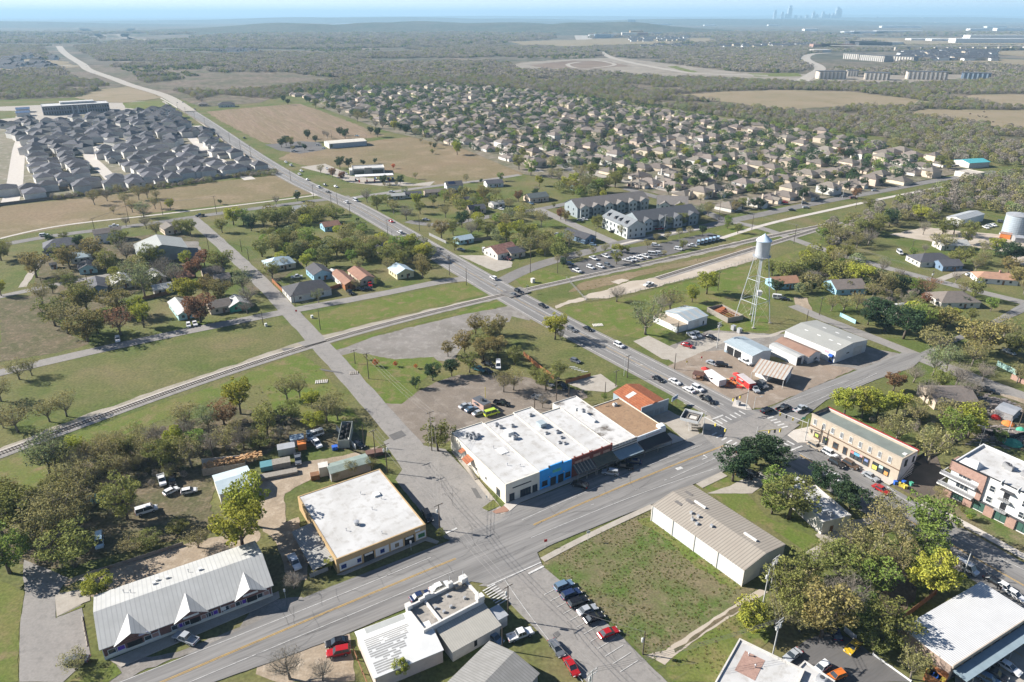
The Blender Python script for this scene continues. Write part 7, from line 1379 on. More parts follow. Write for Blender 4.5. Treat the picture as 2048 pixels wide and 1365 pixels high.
# gym hall
o = house(at(*K(2,0,1285,560)), 24, 22, 5.4, GG, pm("grey_green_hall_roof",(.36,.375,.35),(.32,.33,.31),scale=.3,stripe=.8,stripe_c=(.31,.325,.305),stripe_w=.25), pm("grey_green_hall_wall",(.33,.35,.33)), 'gable', "large grey-green metal gym hall beside gravel parking patch", name="metal_hall", win=False, rise=3.6, axis='y', cat="hall"); slabp(o, "roller_door", 'f', 24, 22, 3, 7, 0, 3.4, 11.003, 11.07, GREY)
# estate house prototypes
def estate_proto(kind, rm, wm, detail):
    r = empty("house", (0,0,-500)); t = kind
    if t == 0: gable(r, -6,6,-8,8,3.0,5.7,'y',rm,wm,oh=.5,hip=.95); fr = 6
    elif t == 1: gable(r, -5.5,5.5,-7,7,5.6,8.2,'y',rm,wm,oh=.45,hip=.95)
    elif t == 2:
        gable(r, -6,6,-5,8,3.0,5.8,'x',rm,wm,oh=.5,hip=.9)
    else:
        gable(r, -5.5,5.5,-2,8,5.6,8.3,'x',rm,wm,oh=.45,hip=.9)
    if t in (2, 3):
        w = MB(); w.yprism([(-5.2,0),(-.4,0),(-.4,3.0),(-2.8,4.4),(-5.2,3.0)], -9, -4.9 if t == 2 else -2.003); w.build("wing_wall", wm, r)
        q = MB(); q.yprism([(-5.7,2.75),(-2.8,4.45),(.1,2.75),(.1,2.9),(-2.8,4.6),(-5.7,2.9)], -9.4, -2.0); q.build("wing_roof", rm, r)
    if detail:
        y = {0:-8,1:-7,2:-9,3:-9}[t]
        part(r, "garage_door", WHITE, (-5.0 if t < 2 else -4.9, -1.0 if t < 2 else -.8, y-.05, y-.003, 0, 2.3))
        part(r, "window", GLASS, (1.5,3.2,({0:-8,1:-7,2:-5,3:-2}[t])-.05,({0:-8,1:-7,2:-5,3:-2}[t])-.003,1.0,2.3))
        xl = {0:-6,1:-5.5,2:-6,3:-5.5}[t]
        part(r, "window", GLASS, (xl-.05,xl-.003,1,2.4,1.0,2.2)); part(r, "window", GLASS, (xl-.05,xl-.003,5,6.2,1.0,2.2))
        if t in (1,3): 
            part(r, "window", GLASS, (-3.2,-1.8,({1:-7,3:-2}[t])-.05,({1:-7,3:-2}[t])-.003,3.6,4.9)); part(r, "window", GLASS, (1.6,3.0,({1:-7,3:-2}[t])-.05,({1:-7,3:-2}[t])-.003,3.6,4.9)); part(r, "window", GLASS, (xl-.05,xl-.003,2.5,3.8,3.7,4.8))
        if t in (0,2): part(r, "chimney", wm, (xl-.6,xl-.003,3,4.2,0,5.6))
    return r
SHT = pm("tan_shingles", (0.195,0.168,0.142), (0.155,0.135,0.115), scale=.9, perobj=0.22, fine=.1, fine_scale=3)
protos = {}
for tone, (rm, wm) in {'w': (SHINGG, SIDEW), 'c': (SHT, SIDE), 'p': (SHT, SIDEW)}.items():
    for k in range(4):
        for dtl in (0, 1): protos[tone, k, dtl] = estate_proto(k, rm, wm, dtl)
ES_W = [(0,200,[(40,310),(160,320),(240,290),(410,250),(380,300),(630,280),(600,335),(820,270),(1000,220),(1200,250),(1390,220),(1590,210),(1750,190),(940,330),(1430,300),(560,375),(470,420),(460,475),(830,400),(1080,400),(1300,390),(1500,370),(1480,425),(1820,260),(1850,335),(840,470),(1050,490),(1150,530),(1290,490),(1690,420),(1830,460),(1480,490),(1850,540),(460,560),(480,620),(490,680),(1000,590),(1090,640),(1560,560),(1690,610),(900,710),(500,745),(500,805),(960,820),(1440,700),(1540,745),(520,870),(560,940),(1780,790),(1070,900),(1100,965),(1780,860),(580,1020),(640,1110),(1100,1140),(1570,1040),(1800,1040),(60,1180)]),
 (250,200,[(280,180),(470,150),(610,130),(680,180),(640,225),(740,265),(810,310),(700,355),(430,370),(450,430),(600,430),(780,430),(930,410),(1080,390),(1110,440),(1130,490),(1170,560),(600,495),(610,565),(110,400),(320,530),(1290,670),(500,750),(650,720),(820,740),(1440,700),(420,870),(610,860),(900,830),(1550,810),(330,1000),(540,990),(760,970),(970,950),(1170,930),(1390,910),(1590,890),(1770,870)])]
ES_C = [(560,165,.1465,[(180,140),(240,150),(380,170),(470,190),(600,230),(760,240),(700,280),(830,300),(950,310),(1060,340),(1090,230),(1200,240),(1330,260),(1450,260),(1600,240),(1060,120),(1180,110),(1330,100),(1220,390),(1330,430),(1550,380),(1720,370),(1370,470),(1500,470),(1700,510),(1530,540),(1850,430),(1890,600),(1900,300),(1950,180),(1750,200),(1230,40),(1300,80),(1860,130),(1050,60),(880,190),(960,200),(540,160),(1420,90),(1560,100),(1650,60)]),
 (850,165,.1465,[(100,190),(180,180),(300,150),(570,110),(490,140),(760,160),(770,210),(340,230),(160,270),(290,260),(400,250),(550,250),(580,300),(530,340),(290,370),(420,370),(330,420),(30,440),(120,510),(260,490),(430,490),(540,470),(700,470),(860,440),(990,440),(1100,430),(1250,400),(920,510),(630,540),(1010,220),(1110,210),(1220,200),(1340,180),(1340,240),(1440,270),(1320,300),(1210,250),(1430,210),(1550,240),(1650,260),(960,270),(1540,400),(1780,370),(1880,370),(1600,520),(1480,550),(1920,510),(740,610),(880,600),(1060,580),(1170,570),(620,640),(790,670),(970,680),(1130,650),(1600,600),(80,640),(310,680),(560,770),(370,780),(740,840),(860,870),(1140,770),(1310,760),(1450,740),(1610,710),(1760,720),(1910,700),(1390,830),(1130,920),(1140,990),(1400,1010),(1520,1080),(1790,940),(1940,920),(1250,970),(1760,790),(1900,790),(600,420),(1700,500),(1230,520),(400,560),(60,350)]),
 (1140,180,.1465,[(460,190),(280,210),(750,200),(560,240),(830,220),(650,215),(500,265),(60,410),(210,390),(330,385),(470,380),(580,370),(820,350),(970,270),(1070,320),(1500,280),(730,345),(860,405),(60,590),(240,550),(380,540),(490,550),(690,530),(810,510),(940,480),(1060,490),(1440,430),(1330,460),(1780,490),(570,650),(640,630),(940,700),(760,735),(630,760),(480,780),(300,760),(170,830),(280,920),(70,925),(430,905),(620,880),(1010,820),(880,885),(780,1010),(980,1015),(560,1065),(960,1240),(330,240),(1190,430),(120,300)]),
 (1290,250,.1465,[(170,540),(320,490),(520,500),(700,490),(870,460),(1040,410),(1200,390),(1400,400),(1440,340),(1660,350),(1890,300),(390,310),(210,360),(640,310),(790,310),(960,260),(1240,260),(1400,210),(1600,190),(140,240),(230,210),(390,220),(750,170),(940,160),(1090,140),(1180,90),(1130,40),(410,60),(500,50),(270,710),(480,700),(700,640),(890,620),(1350,600),(1560,510),(1950,490),(1190,820),(1340,790),(1570,760),(1720,700),(1920,690),(560,900),(760,900),(990,880),(1160,1060),(1540,1010),(1730,960),(1920,910),(30,330),(1800,110),(1930,140),(60,740),(1780,320)]),
 (1580,240,.1953,[(180,520),(330,520),(460,500),(590,480),(740,480),(110,280),(500,250),(790,290),(960,350),(120,210),(950,440),(1110,480),(1250,500),(1420,520),(970,560),(1130,590),(280,680),(490,630),(600,640),(700,620),(840,600),(400,690),(160,740),(20,560),(130,590),(420,330),(280,370),(60,380),(1200,360),(860,250)])]
fdir = at(560,349) - at(300,381); fa = math.atan2(fdir.y, fdir.x)
sdir_ = at(1880,360) - at(1520,430); sa_ = math.atan2(sdir_.y, sdir_.x)
hs = []
for ox, oy, L in ES_W:
    for x, y in L: hs.append((at(ox+x*.1465, oy+y*.1465, 6.2), 'w', fa))
for ox, oy, s, L in ES_C:
    for x, y in L: hs.append((at(ox+x*s, oy+y*s, 4.6), 'c', sa_))
hs = [(p, k, a, (p.y*p.y + p.x*p.x)**.5) for p, k, a in hs]
ex_ = [q[0] for q in hs if q[1] == 'w']; rf = random.Random(5)
WP = G([(0,272),(160,240),(330,222),(395,262),(465,308),(535,348),(300,376),(100,396),(62,398),(60,290),(20,270)])
for _ in range(2600):
    x, y = rf.uniform(-560, -150), rf.uniform(480, 1050)
    if not inpoly(np.array([x]), np.array([y]), WP)[0] or min((x-p.x)**2+(y-p.y)**2 for p in ex_) < 14.5**2: continue
    if any(near_line(np.array([x]), np.array([y]), L, 13)[0] for L in ([(500,360),(468,338),(420,310),(392,285),(380,268),(395,252)],[(232,368),(205,340),(190,325),(175,310),(195,292),(230,285)])): continue
    p = Vector((x, y, 0)); ex_.append(p); hs.append((p, 'w', fa, (x*x+y*y)**.5))
ex_ = [q[0] for q in hs if q[1] == 'c']
CP = G([(640,210),(760,176),(900,174),(1100,189),(1300,218),(1500,248),(1700,278),(1850,315),(1900,335),(1760,365),(1550,400),(1440,420),(1330,385),(1200,335),(1090,335),(1020,318),(930,292),(800,258),(700,228)])
ca_, sb_ = math.cos(sa_), math.sin(sa_)
for i in range(-90, 90):
    for j in range(-60, 90):
        u, v = i*15.5 + rf.uniform(-1.5,1.5), j*19.0 + rf.uniform(-1.5,1.5); x, y = u*ca_-v*sb_, 800+u*sb_+v*ca_
        if abs(x) > 900 or y < 430 or y > 1500 or not inpoly(np.array([x]), np.array([y]), CP)[0] or min((x-p.x)**2+(y-p.y)**2 for p in ex_) < 16.5**2: continue
        p = Vector((x, y, 0)); ex_.append(p); hs.append((p, 'c', sa_, (x*x+y*y)**.5))
keep = []
for q in sorted(hs, key=lambda q: q[3]):
    if all((q[0].x-k[0].x)**2 + (q[0].y-k[0].y)**2 > 9.5**2 for k in keep): keep.append(q)
NH = 292 - HCOUNT[0]; rest = keep[NH:]; keep = keep[:NH]
tmpl = {'w': (1,3,1,3), 'c': (0,2,0,1,2,3,0,2), 'p': (0,2,0,1)}
lab = {0:"one-storey hip-roofed", 1:"two-storey hip-roofed", 2:"one-storey wing-gabled", 3:"two-storey wing-gabled"}
used = set(); byk = {}
rh = random.Random(11)
for i, (p, tn, a, dist) in enumerate(keep):
    k = rh.choice(tmpl[tn]); tn2 = tn if tn == 'w' else rh.choice(('c','c','p')); src = protos[tn2, k, 1 if dist < 620 else 0]
    o = copy_tree(src); o.location = (p.x, p.y, 0); z_ = 1.14 if tn == 'w' else 1.0; o.scale = (z_*rh.uniform(.92,1.08), z_*rh.uniform(.92,1.05), rh.uniform(.92,1.06))
    # local bend of the estate streets
    a2 = a + (0.16*math.sin(p.x*.011) if tn == 'c' else 0) + rh.uniform(-.05,.05)
    o.rotation_euler.z = a2 + rh.choice((0, math.pi) if tn == 'c' else (0, math.pi/2, math.pi, -math.pi/2)) + (math.pi/2 if tn == 'c' and rh.random() < .25 else 0)
    byk.setdefault((tn, k, tn2), []).append(o); o['category'] = "house"
hw = [at(*q) for q in HW]
def dhw(o): v = Vector(o.location); return min((v-h).length for h in hw)
for (tn, k, tn2), L in byk.items():
    L.sort(key=dhw)
    for i, o in enumerate(L):
        if tn == 'w': o['label'] = "%s grey-roofed house in western estate, %s out from highway" % (lab[k], ordn(i)); o['group'] = "grey-roofed houses of the western estate"
        else: o['label'] = "%s %s house in wooded estate, %s out from highway" % (lab[k], "beige" if tn2 == 'c' else "pale", ordn(i)); o['group'] = "tan-roofed houses of the wooded estate"
print("houses", len(keep)+HCOUNT[0], "rest", len(rest))
for tn_, ks, w_, r_, lb in (('c', (('c',0),('c',2),('p',0),('c',1)), SIDE, SHT, "farthest small tan roofs of the wooded estate"), ('w', (('w',1),('w',3)), SIDEW, SHINGG, "farthest grey roofs of the western estate")):
    qs = [q for q in rest if q[1] == tn_]; pc = []
    for (tn, k) in ks:
        b = MB()
        for ch in protos[tn, k, 0].children: b.mi = 0 if "wall" in ch.name else 1; me = ch.data; b.add([tuple(v.co) for v in me.vertices], [tuple(f.vertices) for f in me.polygons])
        pc.append(bpy.data.objects.new("proto", b.mesh("proto", [w_, r_])))
    if qs: scatter("far_houses", [(q[0].x, q[0].y, 0) for q in qs], [1.0 if tn_ == 'c' else 1.12]*len(qs), pc, 77, lb)
for src in protos.values():
    for ch in list(src.children): bpy.data.objects.remove(ch)
    bpy.data.objects.remove(src)
# estate perimeter fences
def fence(pts, h, m, label, name="fence", post=3.0, world=False):
    r = empty(name, (0,0,0), 0, label, "fence"); P = pts if world else [at(*q) for q in pts]
    b = MB()
    for a_, c_ in zip(P, P[1:]):
        d = (c_-a_).normalized(); n = Vector((-d.y, d.x, 0))*.04
        for z0_, z1_ in (((0,h),) if name != "wire_fence" else ((.35,.38),(.75,.78),(h-.04,h))): b.add([v+Vector((0,0,z0_)) for v in (a_-n,c_-n,c_+n,a_+n)] + [v+Vector((0,0,z1_)) for v in (a_-n,c_-n,c_+n,a_+n)], [(0,1,5,4),(1,2,6,5),(2,3,7,6),(3,0,4,7),(4,5,6,7)])
    b.build("panel", m, r); q = MB()
    for a_, c_ in zip(P, P[1:]):
        L = (c_-a_).length; k = max(1, int(L/post))
        for i in range(k+1): p = a_.lerp(c_, i/k); q.box(p.x-.07,p.x+.07,p.y-.07,p.y+.07,0,h+.12)
    o = q.build("posts", m, r); o['kind'] = 'stuff'; return r
FW = pm("grey_brown_fence", (.20,.175,.15), (.155,.135,.115)); GALF = pm("chain_link_grey", (.33,.33,.32))
fence([(-60,428),(0,412),(150,394),(300,375),(430,360),(545,345)], 2.0, FW, "long grey-brown timber fence along south edge of western estate")
fence([(545,345),(500,318),(455,290),(410,252),(355,218)], 2.0, FW, "timber fence between western estate and highway")
for i, (a_, c_) in enumerate((((97,290),(140,380)),((92,262),(110,330)),((105,355),(122,362)),((100,335),(125,337)),((98,320),(120,322)),((96,305),(116,307)),((110,380),(135,378)))):
    fence([a_, c_], 1.8, pm("tan_yard_fence",(.36,.29,.2)), "tan back yard fence between estate house rows, %s from the estate gate" % ordn(i), name="yard_fence")
fence([K(2,1,130,770),K(2,1,265,905)], 1.9, WOODR, "red cedar fence along the corner lot street side"); fence([K(2,1,265,905),K(2,1,310,900)], 1.9, WOODR, "short red cedar fence beside charcoal-roofed house front")
fence([K(2,1,545,850),K(2,1,675,805)], 1.8, WOODR, "red cedar fence along green back garden")
fence([K(2,0,1050,935),K(2,0,1350,865)], 1.8, WOODB, "dark brown board fence behind west cottages")
fence([K(2,1,1370,400),K(2,1,1505,465)], 1.6, GREY, "long pale grey fence beside highway bend"); fence([K(2,1,1680,455),K(2,1,1900,420)], 1.7, WOODG, "weathered board fence beside teal trailer home")
fence([K(1,2,90,45),K(1,2,230,165),K(1,2,335,235)], 1.8, WOODR, "rusty red fence running diagonally through lot behind rusty workshop"); fence([K(1,2,425,268),K(1,2,620,212)], 1.4, WOODR, "low red-brown fence beside striped parking slab")
fence([K(2,2,430,745),K(2,2,590,925),K(2,2,860,880),K(2,2,1090,820),K(2,2,1470,735),K(2,2,1900,590)], 1.2, GALF, "thin wire fence along pale dirt track below siding", name="wire_fence")
fence([K(2,3,568,1040),K(2,3,690,1100)], 1.7, pm("light_blue_fence",(.33,.55,.62)), "light blue painted fence by the tower lane"); fence([(1690,478),(1660,495)], 1.5, WOODG, "old board fence at edge of eastern wood")
fence([K(1,3,1810,125),K(1,3,1960,200)], 2.0, pm("pale_green_mesh",(.42,.62,.55)), "pale green mesh fence at right-hand lane", name="mesh_fence"); fence([K(1,3,1920,230),K(1,3,2060,290)], 2.0, OBRICK, "orange board fence at the right-hand lane")
fence([K(1,3,1180,880),K(1,3,1560,640),K(1,3,1900,720),(2060,870)], 1.8, BLACK, "dark screen fence along scrap yard behind modern block", name="mesh_fence")
fence([K(0,3,1070,870),K(0,3,1330,670)], 1.8, WOODB, "brown board fence between grove and metal roof store"); fence([K(0,3,830,1150),K(0,3,1130,1365)], .5, WHITE, "low white kerb rail along paved court"); fence([K(0,3,600,960),K(0,3,690,1035)], 1.4, WHITE, "short white picket rail under grove trees")
fence([K(1,0,1610,1000),K(1,0,1950,950)], 2.4, WOODG, "timber wall of firewood pen beside tin shed"); fence([K(1,0,1605,920),K(1,0,1950,885)], 2.4, OFFW, "pale rear wall of firewood pen")
fence([K(0,0,700,520),K(0,0,860,470),K(0,0,1450,280)], 1.0, WOODG, "broken low fence along brushy bank behind strip mall"); fence([K(0,1,430,540),K(0,1,570,480)], 1.2, GALF, "short wire gate fence beside tan corner store")
for i, (a_, c_) in enumerate(((K(1,1,640,640),K(1,1,790,790)),)): fence([a_, c_], 1.8, WHITE, "white topped wire fence beside steel container")
o = MB(); rr = random.Random(4)
for i in range(260): x, y = rr.uniform(0, 16), rr.uniform(0, 3.2); o.box(x-.3,x+.3,y-.2,y+.2,1.6+rr.uniform(-.5,.5),2.0+rr.uniform(-.1,.5))
o = o.build("firewood_heap", pm("split_firewood",(.55,.35,.17),(.40,.22,.10),scale=3)); p = at(*K(1,0,1620,990)); o.location = (p.x, p.y, 0); o.rotation_euler.z = G1-.15; tag(o, "heap of split orange firewood in pen beside tin shed", "firewood", kind='stuff')
# ---- yard sheds behind the corner store
def shed(name, label, O, FR, BL, h, hr, ax, rm, wm, D=None, cat="shed"):
    r, W_, D_ = bframe(name, label, O, FR, BL, h, cat=cat, D=D); gable(r, 0, W_, 0, D_, h, hr, ax, rm, wm, oh=.2); return r, W_, D_
r, W_, D_ = shed("tin_shed", "light blue tin-roofed shed beside firewood pen", K(1,0,1738,1145), K(1,0,2015,1062), K(1,0,1705,992), 3.4, 4.4, 'x', pm("pale_blue_tin",(.47,.55,.58),(.40,.48,.51),scale=.5), OFFW)
r, W_, D_ = shed("green_roof_shed", "long open shed with faded green metal roof by side street", K(1,1,592,982), K(1,1,905,892), K(1,1,560,910), 2.8, 3.3, 'x', pm("faded_green_roof",(.24,.29,.26),(.19,.235,.21),scale=.6), GREY)
r, W_, D_ = bframe("steel_container", "grey-green open-topped container filled with round black tanks", K(1,1,645,715), K(1,1,698,712), K(1,1,572,640), 3.0, D=11, cat="container"); W_ = 3.4
part(r, "side_wall", pm("grey_green_steel",(.36,.38,.34)), (0,.12,0,D_,0,2.9), (W_-.12,W_,0,D_,0,2.9), (.12,W_-.12,0,.12,0,2.9), (.12,W_-.12,D_-.12,D_,0,2.9))
for k in range(7): b = MB(); b.lathe([(.62,.2),(.62,2.6),(.3,2.9)], W_*.3 if k % 2 else W_*.7, .9+k*1.5, 12); b.build("tank", BLACK, r)
for (q, w, d, h, m, lb) in (((330,745),4,3,2.5,STEELB,"grey-blue steel tool cabinet left of white pickup"),((245,815),5,3.2,2.4,GALV,"pale galvanised box shed in storage yard grass"),((365,770),2.4,4,2.2,ORNP,"stacked orange and blue crates beside white pickup"),((205,920),5,3,1.8,WOODG,"tan pallet stack beside gravel lane"),((540,985),2.6,2.6,3.2,OFFW,"tall stacked pale crates beside green roof shed"),((470,1020),2.4,2,1.6,WOODB,"tan cardboard-coloured crate beside tall crates"),((110,935),5,3.2,1.6,pm("teal_frame",(.10,.25,.28)),"teal steel frame trailer with empty bed"),((170,1000),11,2.2,.9,WOODG,"long flatbed trailer parked on gravel lane"),((940,835),5,2.2,1.4,pm("scrap_brown",(.16,.09,.07)),"dark rusty scrap heap at pole corner"),((625,790),1.6,1.4,1.2,BLUP,"blue barrels beside steel container")):
    o = MB(); o.box(-w/2,w/2,-d/2,d/2,.15,h); o.box(-w/2-.06,w/2+.06,-d/2-.06,d/2+.06,h+.003,h+.1)
    for x in (-w/2+.2, w/2-.4): o.box(x,x+.2,-d/2+.1,d/2-.1,0,.147)
    o = o.build(lb.split()[-1] if False else "yard_crate", m); p = at(*K(1,1,*q)); o.location = p; o.rotation_euler.z = G1-.2; tag(o, lb, "storage")
o = MB()
for i in range(3):
    for j in range(2): o.lathe([(.7,0),(.72,1.3),(.5,1.6),(.1,1.65)], i*1.6, j*1.5, 12)
o = o.build("round_bales", pm("teal_wrap",(.30,.55,.50))); p = at(*K(1,0,720,1220)); o.location = p; o.rotation_euler.z = G1; tag(o, "six teal-wrapped drums beneath thicket trees", "drums", kind='stuff')
o = MB(); rr = random.Random(9)
for i in range(420): x, y = rr.gauss(0,6), rr.gauss(0,4); s = rr.uniform(.25,.8); o.box(x-s,x+s,y-s*.6,y+s*.6,0,rr.uniform(.2,1.4)*math.exp(-(x*x/90+y*y/40)))
o = o.build("scrap_heap", pm("mixed_scrap",(.22,.17,.15),(.36,.33,.30),scale=1.4,c3=(.10,.07,.06))); p = at(*K(1,3,1720,440)); o.location = p; tag(o, "sprawling heap of mixed scrap in fenced yard", "scrap", kind='stuff')
o2 = o.copy(); COL.objects.link(o2); o2.location = at(*K(1,3,1900,680)); o2.scale = (1.1,.8,.6); tag(o2, "brown scrap pile beside dark screen fence", "scrap")
for k, (q, s, m) in enumerate((((1850,510),2.2,GRNP),((1930,740),3,GRNP),((1800,540),1.5,REDP),((1900,590),2,ORNP),((2000,640),1.5,GRNP))):
    o = MB(); o.lathe([(s,0),(s*.9,.5),(s*.5,1.0),(.1,1.3)], 0, 0, 9); o = o.build("tarp_pile", m); o.location = at(*K(1,3,*q)); tag(o, "%s tarpaulin mound in scrap yard, %s nearest the brick block" % ({0:"green",1:"wide green",2:"red",3:"orange",4:"small green"}[k], ordn(k)), "tarpaulin")
shed("lean_shed", "grey slant-roofed shed at top of scrap yard", K(1,3,1800,470), K(1,3,1940,520), K(1,3,1860,415), 2.6, 3.0, 'x', GALV, GREY)
# ---- storage yard upper right
shed("storage_shed", "long open-sided storage shed with pale roof near the silo", K(2,3,1540,280), K(2,3,1715,232), K(2,3,1425,250), 4.4, 5.6, 'x', pm("pale_grey_roof",(.36,.38,.39)), WHITE)
r = empty("grain_silo", at(*K(2,3,1945,385)), 0, "big round galvanised silo above the orange container", "silo"); b = MB(); b.lathe([(6.6,0),(6.6,11.4)], 0, 0, 36); b.build("drum", pm("corrugated_silo",(.40,.45,.49),(.34,.39,.43),stripe=1.1,stripe_axis=2,stripe_c=(.28,.33,.37),stripe_w=.3,rough=.45), r); b = MB(); b.lathe([(6.8,11.4),(6.8,11.6),(.8,12.9),(.1,13.0)], 0, 0, 36); b.build("cap", GALV, r)
r, W_, D_ = shed("orange_container", "orange container beside silo", K(2,3,1840,385), K(2,3,1925,398), K(2,3,1850,360), 2.8, 2.95, 'x', OBRICK, ORNP, D=5, cat="container")
shed("grey_shed", "small grey shed right of the orange container", K(2,3,1960,420), K(2,3,2030,425), K(2,3,1970,385), 2.8, 3.6, 'x', GALV, GREY, D=6)
# ---- apartments
APW = pm("grey_blue_siding", (.27,.31,.33), (.23,.265,.28)); APW2 = pm("pale_grey_siding", (.52,.54,.53), (.45,.47,.46)); APR = pm("grey_brown_apartment_roof", (.205,.185,.17), (.17,.155,.143), scale=.8)
def apartment(label, O, FR, h, D, rm, ngab, cat="apartment block", storeys=2, rise=4.0):
    r, W_, _ = bframe("apartment_block", label, O, FR, FR, h, cat=cat, group="grey apartment blocks near the car park", D=D)
    gable(r, 0, W_, 0, D, h, h+rise, 'x', rm, APW, oh=.5)
    for i in range(ngab):
        u = W_*(i+.5)/ngab; w = 3.2
        g_ = MB(); g_.yprism([(u-w,0),(u+w,0),(u+w,h-.1),(u,h+1.6),(u-w,h-.1)], -1.6, -.003); g_.build("gable_wall", APW2 if i % 2 == 0 else APW, r)
        t = MB(); t.yprism([(u-w-.4,h-.35),(u,h+1.65),(u+w+.4,h-.35),(u+w+.4,h-.2),(u,h+1.8),(u-w-.4,h-.2)], -2.0, D*.28); t.build("gable_roof", rm, r)
        for s_ in range(storeys):
            for x in (-1.5, 1.5): part(r, "window", GLASS, (u+x-.6,u+x+.6,-1.66,-1.603,1.0+3.1*s_,2.5+3.1*s_))
            if i < ngab-1: part(r, "balcony", DGREY, (u+w+.3,u+W_/ngab-w-.3,-1.3,-.01,2.7+3.1*s_-.15,2.8+3.1*s_))
    for s_ in range(storeys):
        for v in (.3,.7): part(r, "window", GLASS, (-.06,-.003,D*v-.6,D*v+.6,1.0+3.1*s_,2.5+3.1*s_))
    return r
apartment("long grey apartment block with five small front gables", Z4(1060,1000), Z4(2035,880), 6.8, 17, APR, 6)
apartment("grey-blue apartment block on the far side of its courtyard", K(2,2,1010,290), K(2,2,1480,225), 6.8, 17, pm("dark_blue_grey_roof",(.115,.118,.125)), 4)
r, W_, D_ = bframe("apartment_block", "pale apartment wing with four roof dormers beside street", Z4(1400,1110), Z4(1742,1262), Z4(1742,1262), 7.2, cat="apartment block", group="grey apartment blocks near the car park", D=13)
gable(r, 0, W_, 0, D_, 7.2, 10.6, 'x', pm("blue_grey_shingles",(.20,.215,.225),(.17,.18,.19),scale=.8), APW2, oh=.5)
for u in (.14,.42,.60,.84):
    b = MB(); b.xprism([(2.2,8.0),(2.2,9.6),(5.4,10.0)], W_*u-.05, W_*u+.05); q = MB(); q.yprism([(W_*u-1.6,8.0),(W_*u,9.8),(W_*u+1.6,8.0)], 1.4, 6.0); q.build("dormer", SHINGD, r)
for s_ in range(2):
    for k in range(7): part(r, "window", GLASS, (W_*(k+.5)/7-.7,W_*(k+.5)/7+.7,-.06,-.003,1.0+3.1*s_,2.6+3.1*s_))
    for k in range(3): part(r, "window", GLASS, (W_+.003,W_+.06,D_*(k+.6)/3.4-.5,D_*(k+.6)/3.4+.5,1.0+3.1*s_,2.5+3.1*s_))
apartment("grey apartment wing nearest the estate corner", K(2,2,1150,150), K(2,2,1390,160), 6.4, 15, APR, 2)
# ---- school, shops, petrol station
r, W_, D_ = bframe("school", "large two-storey school with white roofs above western estate", L1_ := (565*.1465, 200+90*.1465), (1480*.1465, 200+40*.1465), (0,0), 11.5, D=34, cat="school")
shell(r, W_, D_, 11.5, pm("slate_school_wall",(.22,.22,.25),(.17,.17,.2),scale=.2), par=.4, rm=WROOF); part(r, "upper_roof", WROOF, (W_*.28,W_*.80,D_*.5,D_-.5,11.6,13.6)); part(r, "white_eave", WHITE, (-1,W_+1,-1.6,-.01,11.2,11.6))
for k in range(26):
    for s_ in (0, 1): part(r, "window", GLASS, (W_*(k+.2)/26,W_*(k+.8)/26,-.08,-.003,1.0+5.3*s_,4.2+5.0*s_))
for u in (.44,.52,.66): part(r, "white_frame", WHITE, (W_*u-.4,W_*u+.4,-.5,-.09,0,11))
for i, y in enumerate((100,150)):
    r, W_, D_ = bframe("school_annex", "dark blue roofed school pavilion, %s from the estate" % ordn(1-i), (215*.1465,200+(y+30)*.1465), (400*.1465,200+(y+20)*.1465), (0,0), 5, D=16, cat="pavilion"); gable(r, 0, W_, 0, 16, 4.6, 6.4, 'x', BLUE if False else pm("navy_roof",(.05,.10,.20)), OFFW, oh=.5)
r, W_, D_ = bframe("commercial_building", "long low building with cream roof behind shop car park", Cp(670,842), Cp(1182,802), Cp(575,815), 4.6, D=19)
gable(r, 0, W_, 0, 19, 4.6, 5.8, 'x', pm("cream_metal_roof",(.62,.58,.50)), pm("blue_grey_wall",(.36,.41,.44)), oh=.2); part(r, "cream_front", CREAM, (-.12,-.003,0,19,0,4.4))
r, W_, D_ = bframe("petrol_station", "petrol station shop with white roof and dark glazed front", Cp(985,1182), Cp(1425,1162), Cp(985,1182), 5.0, D=15, cat="shop")
shell(r, W_, D_, 5.0, OFFW, par=.6); part(r, "dark_glazing", GLASS, (1,W_*.36,-.06,-.003,.4,3.6), (W_*.62,W_-1,-.06,-.003,.4,3.6)); part(r, "entrance_block", pm("taupe_wall",(.38,.34,.31)), (W_*.38,W_*.6,-1.5,-.003,0,5.6)); part(r, "side_wing", OFFW, (-2.4,-.003,-1,D_*.7,0,4))
r, W_, D_ = bframe("pump_canopy", "white and red petrol pump canopy in front of station shop", Cp(1025,1290), Cp(1550,1266), Cp(1020,1255), 5.2, D=8, cat="canopy")
part(r, "roof", WHITE, (0,W_,0,8,4.6,5.2)); part(r, "red_stripe", REDP, (-.05,W_+.05,-.06,-.003,4.75,5.0))
for k in range(5): part(r, "post", WHITE, (W_*(k+.5)/5-.2,W_*(k+.5)/5+.2,3.6,4.0,0,4.6)); part(r, "fuel_pump", REDP, (W_*(k+.5)/5-.5,W_*(k+.5)/5+.5,2.4,3.0,0,1.8))
r, W_, D_ = bframe("teal_roof_centre", "teal-roofed building at far end of the estate street", C6(1680,410), C6(1840,445), C6(1610,372), 4.5, D=22); gable(r, 0, W_, 0, 22, 4.5, 6.2, 'y', TEALR, OFFW, oh=.4)
r, W_, D_ = bframe("flat_roof_unit", "pale flat-roofed unit beside teal roofed building", C6(1690,522), C6(1880,556), C6(1690,522), 4.0, D=16); shell(r, W_, D_, 4.0, CREAM, par=.2, rm=pm("pale_tan_roof",(.5,.45,.38)))
house(at(250+1390*.1465, 200+95*.1465), 22, 14, 4, 20, SHINGD, SIDEW, 'hip', "dark-roofed roadside building beside highway beyond brown field", name="roadside_building", cat="building")
house(at(250+1070*.1465, 200+85*.1465), 12, 10, 3.4, 20, SHING, SIDE, 'hip', "small brown roadside house under dark oaks by highway", name="house")
